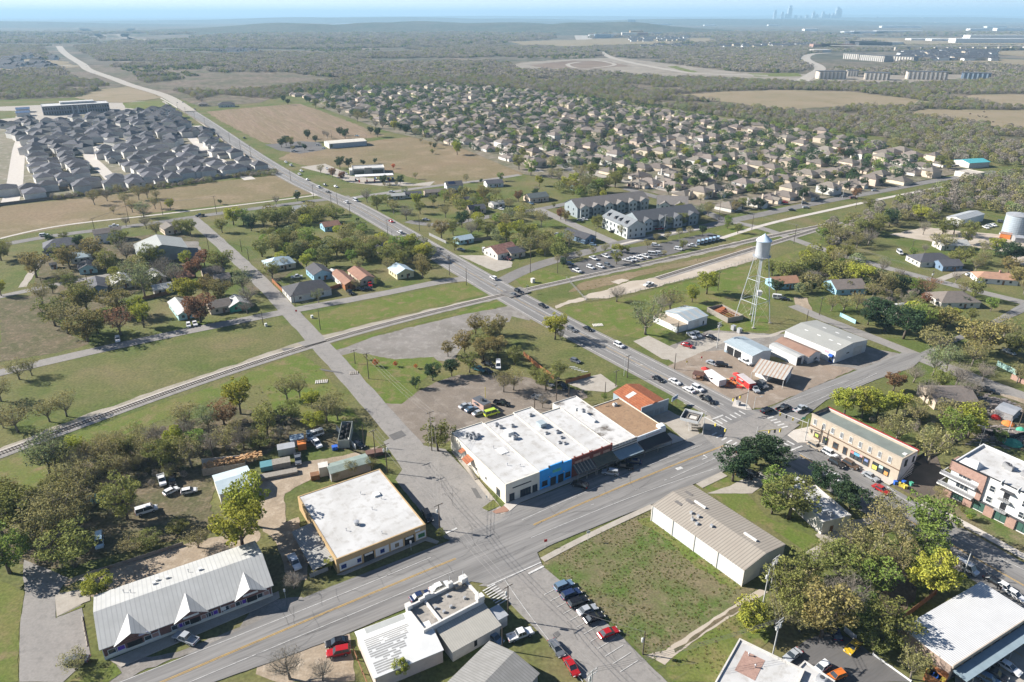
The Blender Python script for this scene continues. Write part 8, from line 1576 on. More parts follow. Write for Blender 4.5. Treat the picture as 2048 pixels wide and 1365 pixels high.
# ---- far apartment blocks and distant city
FA = pm("pale_brick_flats", (.56,.49,.40), (.50,.43,.35), scale=.1); FR_ = pm("dark_flat_roof", (.10,.105,.115))
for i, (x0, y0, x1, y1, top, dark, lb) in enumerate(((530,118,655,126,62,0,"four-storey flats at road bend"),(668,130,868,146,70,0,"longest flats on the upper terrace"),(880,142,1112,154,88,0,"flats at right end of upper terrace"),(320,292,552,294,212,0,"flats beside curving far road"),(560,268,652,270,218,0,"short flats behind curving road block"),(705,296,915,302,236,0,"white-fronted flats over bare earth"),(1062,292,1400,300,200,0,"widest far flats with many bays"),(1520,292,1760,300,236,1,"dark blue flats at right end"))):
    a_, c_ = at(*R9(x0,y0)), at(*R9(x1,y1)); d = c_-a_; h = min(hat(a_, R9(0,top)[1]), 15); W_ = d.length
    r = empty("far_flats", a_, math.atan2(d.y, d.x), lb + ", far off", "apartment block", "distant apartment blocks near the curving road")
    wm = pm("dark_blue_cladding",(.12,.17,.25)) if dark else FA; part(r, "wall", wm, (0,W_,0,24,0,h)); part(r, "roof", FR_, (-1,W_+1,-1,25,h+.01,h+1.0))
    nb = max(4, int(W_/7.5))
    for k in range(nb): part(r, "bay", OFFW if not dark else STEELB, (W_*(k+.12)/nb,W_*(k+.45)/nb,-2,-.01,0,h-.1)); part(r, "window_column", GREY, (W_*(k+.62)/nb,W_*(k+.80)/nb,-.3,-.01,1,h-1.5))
    part(r, "shaded_end", pm("grey_end_wall",(.3,.3,.31)), (W_+.01,W_+.3,0,24,0,h))  # end wall turned from the sun, its shade put into the grey colour
def farbox(px, w, d, h, m, label, name, cat, group=None, rz=0.0, top=None):
    p = at(*px); h = h or max(4, min(60, hat(p, top))); b = MB(); b.box(-w/2,w/2,-d/2,d/2,0,h); b.box(-w/2-.5,w/2+.5,-d/2-.5,d/2+.5,h+.01,h+1); o = b.build(name, m); o.location = p; o.rotation_euler.z = rz; return tag(o, label, cat, group)
gw = "white warehouses scattered near the horizon"
for i, (x, y, w, h) in enumerate(((1700,68,110,14),(1738,68,240,16),(1795,68,320,18),(1830,66,120,12),(1975,86,340,18),(2030,82,500,26),(2040,62,420,20),(1955,62,160,16),(1800,56,400,16),(1620,62,110,14),(1545,52,120,12),(1660,46,160,14),(1710,49,140,12),(450,41,700,18),(1320,51,260,18),(1190,41,180,16),(930,40,160,14),(1960,80,160,10),(1890,82,170,8),(1845,81,150,8),(1420,52,150,10),(1500,44,150,14),(1990,56,200,14),(1880,47,180,14))):
    farbox((x,y), w, 60, h, WHITE, "long white warehouse near horizon, %s counted from the city skyline outward" % ordn(i), "warehouse", "warehouse", gw)
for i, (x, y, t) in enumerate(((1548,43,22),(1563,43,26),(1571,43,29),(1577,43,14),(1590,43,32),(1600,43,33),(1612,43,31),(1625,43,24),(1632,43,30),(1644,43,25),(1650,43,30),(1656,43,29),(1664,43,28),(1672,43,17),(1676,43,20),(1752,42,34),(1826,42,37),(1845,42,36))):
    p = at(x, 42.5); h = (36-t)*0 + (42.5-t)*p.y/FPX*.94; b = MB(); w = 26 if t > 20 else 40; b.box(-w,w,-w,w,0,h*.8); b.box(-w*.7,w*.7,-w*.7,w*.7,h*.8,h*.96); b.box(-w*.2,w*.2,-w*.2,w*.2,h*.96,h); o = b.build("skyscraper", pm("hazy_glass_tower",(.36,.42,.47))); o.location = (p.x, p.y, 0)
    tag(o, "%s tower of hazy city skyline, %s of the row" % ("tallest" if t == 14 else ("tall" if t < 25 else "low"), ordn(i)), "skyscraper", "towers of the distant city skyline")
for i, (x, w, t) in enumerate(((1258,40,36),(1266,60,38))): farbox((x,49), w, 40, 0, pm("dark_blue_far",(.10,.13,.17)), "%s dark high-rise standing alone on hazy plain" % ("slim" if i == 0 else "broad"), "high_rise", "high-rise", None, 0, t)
for i, (x, y, w, t, m) in enumerate(((1188,76,60,70,WHITE),(1205,77,90,69,STEELB),(1222,76,60,69,WHITE),(1258,75,90,66,CREAM),(1272,72,80,62,TANW),(1285,75,60,66,OBRICK),(1310,71,90,66,STEELB),(1650,98,110,89,OBRICK),(1672,98,130,89,OBRICK),(1720,95,110,83,DGREY),(1745,96,130,85,DGREY),(1775,93,110,85,OFFW),(1640,105,60,100,OFFW))): farbox((x,y), w, 40, 0, m, "distant mid-rise block %s" % ("beside the straight far road, %s from it" % ordn(i) if i < 7 else "above the curving road, %s counted towards the overpass" % ordn(i-7)), "mid_rise", "building", "distant mid-rise blocks", 0, t)
b = MB(); rr = random.Random(21)
for (x0, x1, y0, y1, n) in ((1262,1376,70,84,120),(1800,1990,103,122,190),(1536,1620,88,96,50),(0,110,112,140,40),(430,512,101,106,20),(1260,1530,92,97,30)):
    for i in range(n):
        p = at(rr.uniform(x0,x1), rr.uniform(y0,y1)); w, d, h = rr.uniform(8,16), rr.uniform(8,14), rr.uniform(4,9); b.mi = rr.choice((0,0,1)); b.box(p.x-w,p.x+w,p.y-d,p.y+d,0,h); b.mi = 2; b.xprism([(p.y-d-.5,h+.01),(p.y,h+4),(p.y+d+.5,h+.01)], p.x-w-.5, p.x+w+.5)
o = b.build("far_houses", [WHITE, SIDE, SHINGG]); tag(o, "tiny far-off housing clusters in the haze", "houses", kind='stuff')
r = empty("overpass", (0,0,0), 0, "long concrete highway overpass crossing right distance", "bridge"); P = [at(x,y,0) for x, y in ((1660,100),(1790,103),(1900,103),(2060,101),(2400,97))]
dk = ribbon("deck", P, 26, CONC, 14, world=True, parent=r, kind=None, h=2.5, step=120)
for k in range(26): p = P[1].lerp(P[4], k/25) if k else P[1]; part(r, "pier", CONC, (p.x-3,p.x+3,p.y-6,p.y+6,0,13.9))
# ================================================================ VEHICLES
def paint(n, c): return mat("car_paint_"+n, c, rough=0.25, spec=0.6)
PC = {'white':paint('white',(.70,.70,.70)),'black':paint('black',(.012,.012,.014)),'silver':paint('silver',(.36,.38,.40)),'red':paint('red',(.36,.012,.015)),'dark blue':paint('dark_blue',(.02,.035,.09)),'grey':paint('grey',(.13,.14,.155)),'blue-grey':paint('blue_grey',(.13,.20,.28)),'maroon':paint('maroon',(.14,.02,.025)),'brown':paint('brown',(.10,.065,.045)),'lime':paint('lime',(.42,.55,.06)),'yellow':paint('yellow',(.55,.36,.02)),'orange':paint('orange',(.60,.16,.03)),'pale blue':paint('pale_blue',(.40,.55,.66)),'teal':paint('teal',(.08,.25,.30)),'beige':paint('beige',(.42,.36,.28))}
TYRE = mat("tyre_rubber", (.015,.015,.016), rough=.9); RIM = mat("wheel_rim", (.35,.35,.36), rough=.35, metal=.6); LAMP = mat("headlamp_glass", (.6,.6,.58), rough=.15); TAIL = mat("tail_lamp", (.35,.01,.01), rough=.2)
VT = { # length,width, body profile (x,z,halfwidth factor), cabin (x0,x1,x2,x3, z0,z1), wheel r, wheel x
 'sedan': (4.8,1.84,[(-2.4,.35),(-2.4,.78),(-2.25,.92),(-1.55,.97),(1.0,.95),(2.15,.78),(2.4,.62),(2.4,.35)],(-1.75,-1.05,.35,1.15,.94,1.44),.33,1.42),
 'hatchback': (4.2,1.8,[(-2.1,.35),(-2.1,.9),(-1.95,.98),(1.0,.98),(1.85,.85),(2.1,.65),(2.1,.35)],(-2.0,-1.6,.35,1.05,.96,1.5),.33,1.28),
 'suv': (4.85,1.95,[(-2.42,.4),(-2.42,1.0),(-2.3,1.08),(1.05,1.08),(2.2,.98),(2.42,.8),(2.42,.4)],(-2.32,-2.0,.45,1.1,1.06,1.74),.38,1.45),
 'pickup': (5.8,2.02,[(-2.9,.5),(-2.9,1.12),(-.85,1.12),(1.3,1.12),(2.7,1.05),(2.9,.85),(2.9,.5)],(-.85,-.6,.75,1.35,1.10,1.86),.41,1.85),
 'van': (5.4,2.0,[(-2.7,.4),(-2.7,1.15),(1.6,1.15),(2.5,1.0),(2.7,.8),(2.7,.4)],(-2.65,-2.5,1.2,1.9,1.13,2.15),.36,1.65),
 'sports car': (4.6,1.88,[(-2.3,.3),(-2.3,.75),(-2.1,.85),(.6,.85),(2.1,.66),(2.3,.5),(2.3,.3)],(-1.6,-.9,.1,.95,.83,1.24),.33,1.35)}
VM = {}
def loft(b, prof, hw_, ht):
    n = len(prof); zs = [p[1] for p in prof]; z0, z1 = min(zs), max(zs); vs = []
    for s in (-1, 1):
        for x, z in prof: k = hw_*(1 - (.10 if z < z0+.05 else 0) - (.07 if z > z1-.2 else 0)) * (1 - .06*(abs(x) > abs(prof[0][0])-.05)); vs.append((x, s*k, z))
    b.add(vs, [tuple(range(n)), tuple(reversed(range(n, 2*n)))] + [(i, n+i, n+(i+1)%n, (i+1)%n) for i in range(n)])
def vmeshes(t, c):
    if (t, c) in VM: return VM[t, c]
    L, W0, prof, cb, wr, wx = VT[t]; hw_ = W0/2; out = []
    b = MB(); loft(b, prof, hw_, 1)
    if t == 'pickup':
        b = MB(); loft(b, [(-.85,.5),(-.85,1.12),(1.3,1.12),(2.7,1.05),(2.9,.85),(2.9,.5)], hw_, 1); b.box(-2.9,-.853,-hw_*.95,hw_*.95,.5,.72); b.box(-2.9,-.853,-hw_*.97,-hw_*.86,.723,1.12); b.box(-2.9,-.853,hw_*.86,hw_*.97,.723,1.12); b.box(-2.9,-2.8,-hw_*.855,hw_*.855,.723,1.12)
    out.append(("body", b.mesh("body", PC[c])))
    x0, x1, x2, x3, z0, z1 = cb; b = MB(); w0, w1 = hw_*.90, hw_*.74
    b.add([(x0,-w0,z0),(x3,-w0,z0),(x3,w0,z0),(x0,w0,z0),(x1,-w1,z1),(x2,-w1,z1),(x2,w1,z1),(x1,w1,z1)], [(0,1,5,4),(1,2,6,5),(2,3,7,6),(3,0,4,7),(4,5,6,7)]); out.append(("windows", b.mesh("windows", GLASS)))
    b = MB(); b.box(x1-.05,x2+.02,-w1-.02,w1+.02,z1+.002,z1+.05)
    for s in (-1, 1):
        b.tube([(x3,s*w0,z0),(x2,s*w1,z1)], .04, 4); b.tube([(x0,s*w0,z0),(x1,s*w1,z1)], .05, 4); xm = (x1+x2)/2; b.tube([(xm,s*w0*1.0,z0),(xm,s*w1,z1)], .045, 4)
    out.append(("roof", b.mesh("roof", PC[c])))
    wb = MB(); wb.tube([(0,-.11,0),(0,.11,0)], wr, 14); w_ = wb.mesh("wheel", TYRE); rb = MB(); rb.tube([(0,-.125,0),(0,.125,0)], wr*.6, 10); rm_ = rb.mesh("rim", RIM)
    lb = MB(); lb.box(-.05,.06,-.22,.22,-.07,.07)
    VM[t, c] = (out, w_, rm_, lb.mesh("headlight", LAMP), lb.mesh("tail_light", TAIL)); return VM[t, c]
VL = []
def nearest_dir(p):
    best = None
    for A in (HW, HW2):
        P = [at(*q) for q in A]
        for i in range(len(P)-1):
            m = (P[i]+P[i+1])/2; d = (m-p).length
            if best is None or d < best[0]: best = (d, P[i+1]-P[i])
    return best[1]
def vehicle(p, head, t, c, reg):
    _, W0, prof, cb, wr, wx = VT[t]; L = VT[t][0]; parts, wm, rm_, hl, tl = vmeshes(t, c)
    p = Vector((p.x, p.y, .16)); r = empty(t.replace(' ', '_'), p, head); near = p.y < 420
    def ad(nm, me, loc=(0,0,0), par=None): o = bpy.data.objects.new(nm, me); COL.objects.link(o); o.parent = par or r; o.location = loc; return o
    for nm, me in parts: ad(nm, me)
    for sx in (-1, 1):
        for sy in (-1, 1):
            w = ad("wheel", wm, (sx*wx*.98, sy*(W0/2-.13), wr))
            if near: ad("rim", rm_, (0,0,0), w)
    if near:
        for sy in (-1, 1): ad("headlight", hl, (L/2-.02, sy*W0*.34, .66 if t not in ('suv','pickup','van') else .82)); ad("tail_light", tl, (-L/2+.0, sy*W0*.36, .72 if t not in ('suv','pickup','van') else .9))
    VL.append((r, t, c, reg)); return r
ABB = {'s':'sedan','h':'hatchback','u':'suv','p':'pickup','v':'van','x':'sports car'}
CBB = {'w':'white','k':'black','s':'silver','r':'red','b':'dark blue','g':'grey','e':'blue-grey','m':'maroon','n':'brown','l':'lime','y':'yellow','o':'orange','a':'pale blue','t':'teal','i':'beige'}
def VV(reg, r, c, items, fn=None):
    for it in items:
        x, y, code, hd = it; q = fn(x, y) if fn else K(r, c, x, y); p = at(*q)
        if isinstance(hd, tuple): q2 = fn(x+hd[0]*40, y+hd[1]*40) if fn else K(r, c, x+hd[0]*40, y+hd[1]*40); d = at(*q2)-p; a = math.atan2(d.y, d.x)
        elif hd == 'm': a = G1
        elif hd == 'M': a = G1+math.pi
        else: d = nearest_dir(p); a = math.atan2(d.y, d.x) + (math.pi if hd == 'H' else 0)
        vehicle(p, a, ABB[code[0]], CBB[code[1]], reg)
VREG = {'hwy':("driving on highway","crossroads",(1485,840),"traffic on the highway"),'xr':("on street beside yellow brick block","crossroads",(1540,860),"traffic beside the yellow brick block"),'row':("parked in shade before shop row","cafe",(1330,880),"cars parked before the shop row"),'court':("on the bottom parking street","main street",(1090,1150),"cars in the bottom parking street"),'shops':("beside adobe building block","main street",(700,1250),"cars around the adobe building"),'mall':("by the strip mall","corner store",(600,1100),"vehicles by the strip mall"),'yard':("in storage yard","side street",(800,950),"vehicles in the storage yard"),'lot':("in dirt lot behind shops","food truck",(950,800),"vehicles in the dirt lot"),'food':("in garage and food court yard","water tower",(1508,650),"vehicles by the garage"),'se':("around metal roof store","paved court exit",(1780,1350),"cars around the metal roof store"),'tree':("in tree-shaded parking court","crossroads",(1485,880),"cars in the shaded parking court"),'west':("among west-end streets","metal hall",(320,500),"vehicles among the west-end streets"),'mid':("by cottages beside highway","level crossing",(1010,590),"vehicles by the highway cottages"),'park':("in long railside car park","level crossing",(1010,590),"vehicles in the railside car park"),'apt':("near the apartment blocks","water tower",(1508,600),"cars near the apartments"),'ws':("outside blue metal workshop","water tower",(1508,650),"vehicles outside the workshop"),'east':("on eastern streets","water tower",(1508,600),"vehicles on the eastern streets"),'north':("near petrol station","crossroads",(1485,840),"vehicles near the petrol station")}
VV('hwy',1,2,[(1155,245,'sk','h'),(1285,265,'sw','h'),(1398,330,'sw','H'),(1465,320,'uw','h'),(1545,410,'pk','h')])
VV('hwy',2,1,[(715,147,'uw','H'),(790,132,'vw','h'),(570,65,'sk','H'),(495,25,'uw','H'),(1070,298,'sr','h'),(1140,387,'uw','H'),(1390,510,'sg','h'),(1880,750,'uw','H'),(545,8,'sg','h'),(630,20,'sw','h')])
VV('hwy',2,2,[(50,857,'uk','h'),(12,880,'sg','H'),(240,967,'sk','h'),(600,1152,'sk','h'),(470,1157,'ug','h'),(845,1282,'uw','h')])
VV('hwy',0,0,[(80,1100,'sw','h'),(150,1145,'uw','H'),(290,1220,'sw','h'),(370,1340,'sw','H'),(265,1265,'sw','h')],Cp)
VV('hwy',0,0,[(1630,530,'sk','h'),(955,135,'sg','h'),(790,45,'sk','h'),(715,48,'sg','H')],lambda x,y:(250+x*.1465,200+y*.1465))
VV('hwy',0,0,[(690,530,'sk','h'),(697,548,'sk','H'),(760,590,'sg','h')],lambda x,y:(x*.25,y*.25))
VV('xr',1,3,[(-10,497,'uk','m'),(120,478,'pk','m'),(255,483,'ps','m'),(370,782,'ui','h'),(485,838,'uw','h'),(540,918,'uk','h'),(650,928,'un','h'),(805,1018,'ss','h'),(520,1032,'pw','h'),(890,1122,'sr','h')])
VV('xr',0,3,[(1350,105,'sg','h'),(1560,480,'vw','h'),(1790,590,'sk','h'),(1870,632,'sw','h'),(1940,690,'sw','h')])
VV('row',1,2,[(535,1087,'uk',(-1,-.3)),(778,988,'us',(-1,-.12)),(880,940,'pk',(-1,-.12)),(960,902,'sb',(-1,-.1))])
VV('tree',1,2,[(1838,1012,'sk',(1,.25)),(1888,992,'sk',(1,.25)),(1800,800,'sk','m')])
VV('court',0,2,[(410,622,'ue',(1,-.4)),(467,690,'ub',(1,-.4)),(522,752,'uk',(1,-.4)),(596,812,'ss',(1,-.4)),(648,875,'sk',(1,-.4)),(762,994,'sr',(1,-.4)),(352,1115,'sg',(.6,.9)),(470,1262,'sr',(.55,.9)),(65,1010,'pw',(1,-.35))])
VV('shops',0,1,[(643,1068,'sk',(-1,.25)),(655,1148,'ur',(-1,.2)),(1300,700,'sb','m'),(1455,628,'sw','m'),(1890,1035,'he',(.8,.6))])
VV('mall',0,0,[(612,1210,'sg',(-1,.1)),(1475,1040,'ps',(-1,-.35))])
VV('mall',0,1,[(308,435,'pw',(.45,.85)),(1360,70,'uk',(.5,.9))])
VV('yard',1,1,[(480,757,'pw',(.7,.8)),(335,885,'pg',(.1,1)),(815,770,'hk',(.6,.3)),(430,700,'pe',(.1,1)),(470,690,'vw',(-.9,.3))])
VV('yard',1,0,[(1285,1050,'pw',(.3,1)),(1360,1135,'hw',(.8,-.4)),(1500,1135,'hw',(1,-.2)),(1165,1290,'vw',(1,-.3)),(1370,1050,'pk',(.1,1))])
VV('yard',0,0,[(795,270,'va',(0,1))])
VV('lot',1,1,[(1658,458,'ss',(1,-.35)),(1706,484,'se',(1,-.35)),(1765,513,'ss',(1,-.35)),(1866,518,'vl',(1,-.3)),(1762,168,'pt',(.8,.3)),(1918,138,'vw',(0,1)),(1840,130,'pk',(.8,.3)),(1945,438,'pk',(1,.2)),(1830,180,'sk',(.9,.3))])
VV('lot',1,2,[(290,280,'sg',(.8,.5)),(400,300,'pk',(.5,.6)),(500,100,'hg',(.8,.3)),(215,400,'pg',(.8,.3))])
VV('food',1,2,[(1580,118,'ss',(.8,.3)),(1658,133,'uk',(1,.1)),(1845,108,'pw',(.9,.5)),(1918,325,'us',(.6,.6)),(1950,300,'uk',(.6,.6)),(1985,290,'ug',(.6,.6))])
VV('food',1,3,[(352,90,'ss',(.8,.1)),(260,90,'sg',(.8,.4))])
VV('se',0,3,[(1890,1262,'sw',(.8,.5)),(1780,1325,'uk',(.8,.4)),(1740,1362,'he',(.8,.4)),(190,1170,'xs',(-.7,.5)),(420,1270,'hw',(-.7,.5)),(535,1335,'ho',(-.8,.3)),(665,1105,'xy',(-.6,.6)),(530,992,'hb',(-.2,-.6)),(1835,1110,'pe',(.6,-.6))])
VV('west',2,0,[(350,408,'uw',(1,-.12)),(905,336,'pw',(1,-.12)),(1585,252,'pk',(-1,.1)),(935,1238,'uw',(.05,1)),(1495,1122,'hw',(.2,1)),(1545,1110,'sw',(.4,1)),(1560,778,'uw',(.2,1)),(375,545,'pk',(1,.2)),(385,575,'sk',(1,.1))])
VV('mid',2,1,[(325,740,'pw',(1,-.1)),(903,802,'pr',(.4,1)),(820,838,'sk',(1,.1)),(882,832,'sk',(1,.1)),(742,862,'pk',(.6,.6)),(1990,595,'sm',(1,.2)),(1805,535,'vw',(.3,1)),(1345,285,'ss',(1,.1)),(1620,520,'xs',(1,.1))])
VV('north',2,1,[(1075,62,'sw',(1,.05)),(1180,72,'pk',(.2,1)),(1085,97,'sr',(.2,1)),(1790,215,'ue',(1,.3)),(1940,200,'sw',(1,.2))])
VV('north',0,0,[(520,868,'us',(1,.1)),(600,908,'ss',(1,.1)),(190,952,'ps',(1,-.1)),(640,1188,'sw',(.6,.6)),(870,1248,'uw',(.8,.3)),(900,1262,'uw',(.8,.3)),(1040,1345,'sk',(.3,1)),(1300,1325,'se',(.3,1)),(1480,1335,'uk',(.3,1)),(1540,1335,'ub',(.3,1)),(1050,740,'sa',(1,.05))],Cp)
VV('ws',2,2,[(1385,1283,'sr',(1,.3)),(1420,1208,'pw',(.7,.6)),(1462,1198,'ps',(.7,.6)),(1575,1218,'sk',(1,.3)),(1080,800,'pw',(-1,.3))])
VV('park',2,2,[(455,638,'ub',(1,.1)),(645,592,'pw',(.8,.35)),(740,575,'pw',(.8,.35)),(620,663,'uw',(.8,.3)),(697,656,'uw',(.8,.3)),(757,646,'ug',(.8,.3)),(915,608,'pw',(1,.2)),(955,602,'uw',(1,.2)),(1000,586,'pw',(.9,.3)),(1052,575,'pw',(.9,.3)),(1112,560,'vw',(1,.1)),(1165,552,'uw',(1,.1)),(1135,488,'uw',(1,.1)),(1315,517,'uw',(1,.2)),(1420,492,'pw',(1,.1)),(815,545,'uw',(1,.1)),(515,690,'pw',(.8,.4)),(1475,470,'va',(.3,-.9)),(1507,463,'va',(.3,-.9)),(1538,456,'va',(.3,-.9)),(1568,449,'va',(.3,-.9)),(1598,443,'va',(.3,-.9)),(1630,436,'va',(.3,-.9))])
VV('apt',2,2,[(540,288,'ss',(1,.1)),(572,282,'sw',(1,.1)),(45,207,'pw',(1,-.05)),(360,402,'ss',(1,.1)),(1175,112,'sk',(1,.2)),(640,482,'he',(1,.2)),(1165,357,'pr',(1,-.1)),(150,155,'he',(1,.2)),(800,380,'sk',(1,.1)),(1175,30,'sw',(1,.1)),(940,15,'ur',(1,.1))])
VV('east',2,3,[(190,207,'sk',(1,.1)),(300,187,'ss',(1,0)),(675,113,'um',(1,0)),(605,98,'sg',(1,0)),(845,52,'ss',(1,0)),(80,905,'vw',(1,.1)),(1845,302,'ug',(1,.1)),(1720,345,'sw',(1,.4)),(1750,333,'ss',(1,.4)),(1782,327,'sw',(1,.4)),(1860,397,'uw',(1,-.1)),(2003,430,'uw',(1,.2)),(1370,668,'sg',(1,.3)),(1600,722,'sw',(1,0)),(1690,772,'sg',(1,.3)),(1040,548,'vw',(.5,.4)),(130,915,'sk',(1,.1)),(290,155,'uk',(1,.1)),(130,145,'sr',(1,.1)),(370,103,'sr',(1,.1))])
VV('east',1,3,[(1720,335,'pk',(1,.2)),(1905,30,'sw',(1,.4))])
gv = {}
for v in VL: gv.setdefault((v[3], v[1], v[2]), []).append(v[0])
for (reg, t, c), L in gv.items():
    wh, frm, an, grp = VREG[reg]; A = at(*an); L.sort(key=lambda o: (Vector(o.location)-A).length)
    for i, o in enumerate(L): tag(o, "%s %s %s" % (c, t.replace('suv','SUV'), wh) + (", %s from %s" % (ordn(i), frm) if len(L) > 1 else ""), "car" if t not in ('pickup','van') else t, grp)
print("vehicles", len(VL))

# ================================================================ POLES, WIRES, SIGNALS
PW = pm("dark_pole_timber", (.11,.085,.065), (.075,.06,.048), scale=2); PS = pm("pale_steel_pole", (.50,.50,.48)); TOPS = {}
def pole(r, c, x, yb, yt, kind='wood', arms=1, tr=0, ang=None, fn=None):
    q = fn(x, yb) if fn else K(r, c, x, yb); q2 = fn(x, yt) if fn else K(r, c, x, yt); p = at(*q); h = max(4.0, min(15, hat(p, q2[1]))); a = (G1 + .1) if ang is None else ang
    o = empty("utility_pole", p, a); m = PS if kind == 'steel' else PW
    b = MB(); b.tube([(0,0,-.1),(0,0,h)], .17, 7, .11); b.build("post", m, o)
    for k in range(arms): z = h-.35-.9*k; b = MB(); b.box(-1.35,1.35,-.07,.07,z,z+.14); ar = b.build("crossarm", m, o); i_ = MB(); [i_.tube([(u,0,z+.142),(u,0,z+.32)], .05, 5) for u in (-1.2,-.4,.45,1.2)]; i_.build("insulators", PS, ar)
    for k in range(tr): b = MB(); b.lathe([(.26,h-2.4),(.28,h-1.5),(.1,h-1.35)], -.55+1.1*k, .0, 10); b.build("transformer", PS, o)
    PO.append((o, p)); return (p, h)
PO = []
T = {}
for key, a in {'A1':(1,1,785,112,0),'A2':(1,1,893,230,25),'A3':(1,1,1392,800,490),'B1':(1,1,947,860,635),'B2':(1,1,1040,975,745,'wood',1,2),'B3':(0,1,1455,160,-45,'wood',1,1),'B4':(1,1,857,760,590,'wood',0),'C1':(0,1,1995,870,600,'wood',1,1),'C2':(0,1,1950,1110,930,'wood',0),'C3':(0,2,1035,1145,965,'wood',0,1),'C4':(0,2,620,1520,1270,'steel',2,1),'D1':(0,2,1985,750,470,'steel',0,1),'D2':(0,3,20,620,370,'steel',2,2),'D3':(0,3,30,1180,870,'steel',2,2),'D4':(0,3,1542,530,348,'steel',0),'D5':(1,3,400,752,598,'wood',0),
 'E1':(1,2,912,222,42),'E2':(1,2,1285,155,28,'wood',0),'E3':(1,2,820,290,165),'E4':(1,2,735,372,255,'wood',0),'E5':(1,2,350,402,230),'E6':(1,2,450,382,268,'wood',0),'E7':(1,2,178,472,365,'wood',0),'F1':(2,1,457,108,0),'F2':(2,1,597,168,55),'F3':(2,1,645,155,68,'wood',0),'F4':(2,1,745,242,140),'F5':(2,1,1045,418,275),'F6':(2,1,1080,452,365,'wood',0),'F7':(2,1,1287,500,410),'F8':(2,1,1295,365,250,'wood',0),'F9':(2,1,1532,715,555),'G1':(2,1,1666,795,658,'wood',0),'G2':(2,1,510,1147,988,'wood',0),'G3':(2,1,310,957,850,'wood',0),'G4':(2,1,58,1110,1000,'wood',0),
 'H1':(2,2,145,697,435),'H2':(2,2,660,462,345),'H3':(2,2,1205,367,235,'steel'),'H4':(2,2,1635,282,130),'H5':(2,2,1897,356,232),'H6':(2,2,1620,1292,1085,'steel',3,1),'H7':(2,2,1310,1190,1078,'wood',0),'H8':(2,2,1628,838,688),'H9':(2,2,360,700,580,'wood',0),'I1':(2,3,203,466,318),'I2':(2,3,692,187,80),'I3':(2,3,588,112,45,'steel',0),'I4':(2,3,265,162,60,'steel',0),'I5':(2,3,405,1032,890),'I6':(2,3,305,1082,995,'wood',0),'I7':(2,3,1142,502,440),'I8':(2,3,1290,772,680,'wood',1,2),'I9':(2,3,1740,757,715,'wood',0),
 'J1':(2,0,760,402,265),'J2':(2,0,1025,302,165),'J3':(2,0,1290,242,130,'wood',0),'J4':(2,0,1715,232,90),'J5':(2,0,1665,577,400),'J6':(2,0,708,832,690),'J7':(2,0,352,857,740,'wood',0),'J8':(2,0,1915,532,430,'wood',0),'J9':(2,0,1970,600,500,'wood',0),'K1':(1,0,1700,900,720,'wood',0),'K2':(0,3,2010,1010,860,'steel',0),'K3':(1,3,1985,600,440,'wood',0)}.items(): T[key] = pole(*a)
for i, a in enumerate(((960,290,170),(1100,370,250),(1435,590,450),(1580,690,530),(1725,800,620),(830,200,100),(720,130,50))): T['L%d' % i] = pole(0,0,*a,'wood',1,0,None,lambda x,y:(250+x*.1465,200+y*.1465))
for i, a in enumerate(((150,1350,1190),(705,760,650),(1185,840,720))): T['M%d' % i] = pole(0,0,*a,'wood',0,0,None,Cp)
PO.sort(key=lambda t: (t[1]-at(911,1117)).length)
for i, (o, p) in enumerate(PO): tag(o, "%s utility pole, %s counted out from the main street junction" % ("pale steel" if o.children[0].data.materials[0] is PS else "dark timber", ordn(i)), "utility pole", "utility poles along the streets")
WIRE = mat("grey_wire", (.18,.17,.16), rough=.7)
def wires(name, chain, label, offs=(-1.1,0,1.1), r=.032):
    w = MB(); d0 = Vector((math.cos(G1+.1), math.sin(G1+.1), 0))
    for a, c in zip(chain, chain[1:]):
        (pa, ha), (pc_, hc) = T[a], T[c]
        for u in offs:
            A = pa+d0*u+Vector((0,0,ha)); B_ = pc_+d0*u+Vector((0,0,hc)); s = (B_-A).length*.022
            w.tube([A.lerp(B_, k/8)-Vector((0,0,s*4*(k/8)*(1-k/8))) for k in range(9)], r, 3)
    o = w.build(name, WIRE); tag(o, label, "wires", "overhead wires")
wires("overhead_wires", ['A1','A2','A3','B3'], "overhead wires from railway verge over dirt lot to main street"); wires("overhead_wires", ['B1','B2','B3','C1','C4'], "overhead wires crossing main street beside adobe building")
wires("overhead_wires", ['C1','C3'], "single service wire over the bottom parking street", (0,)); wires("overhead_wires", ['C4','D3','D1'], "overhead wires over grass between bottom poles"); wires("overhead_wires", ['F2','F4','F5','F7','F9','E1'], "overhead wires following the highway past cottages")
wires("overhead_wires", ['L6','L5','L0','L1','L2','L3','L4','F1'], "overhead wires along highway beside western estate"); wires("overhead_wires", ['H4','I1','I8'], "overhead wires along road above eastern cottages"); wires("overhead_wires", ['G2','G3','J9','J5'], "overhead wires beside the north side street"); wires("overhead_wires", ['J1','J2','J3','J4'], "overhead wires on north road by tan meadow"); wires("overhead_wires", ['D2','D1'], "short overhead wires between steel poles by warehouse")
def signal(px, tgt, label, arm_m, h=6.4):
    p = at(*px); q = at(tgt[0], tgt[1], h); d = q-p; d.z = 0; L = d.length; o = empty("traffic_signal", p, math.atan2(d.y, d.x), label, "traffic signal", "traffic signals at the crossroads")
    b = MB(); b.tube([(0,0,0),(0,0,h+1.6)], .16, 8, .1); b.build("post", PS, o); b = MB(); b.tube([(0,0,h),(L,0,h+.2)], .11, 6, .07); b.build("mast_arm", arm_m, o)
    for k in range(3): x = L*(.5+.22*k); b = MB(); b.box(x-.2,x+.2,-.2,.2,h-1.0,h+.02); s_ = b.build("signal_head", YELP if k != 1 else BLACK, o); part(s_, "lens", BLACK, (x-.12,x+.12,.203,.24,h-.9,h-.1))
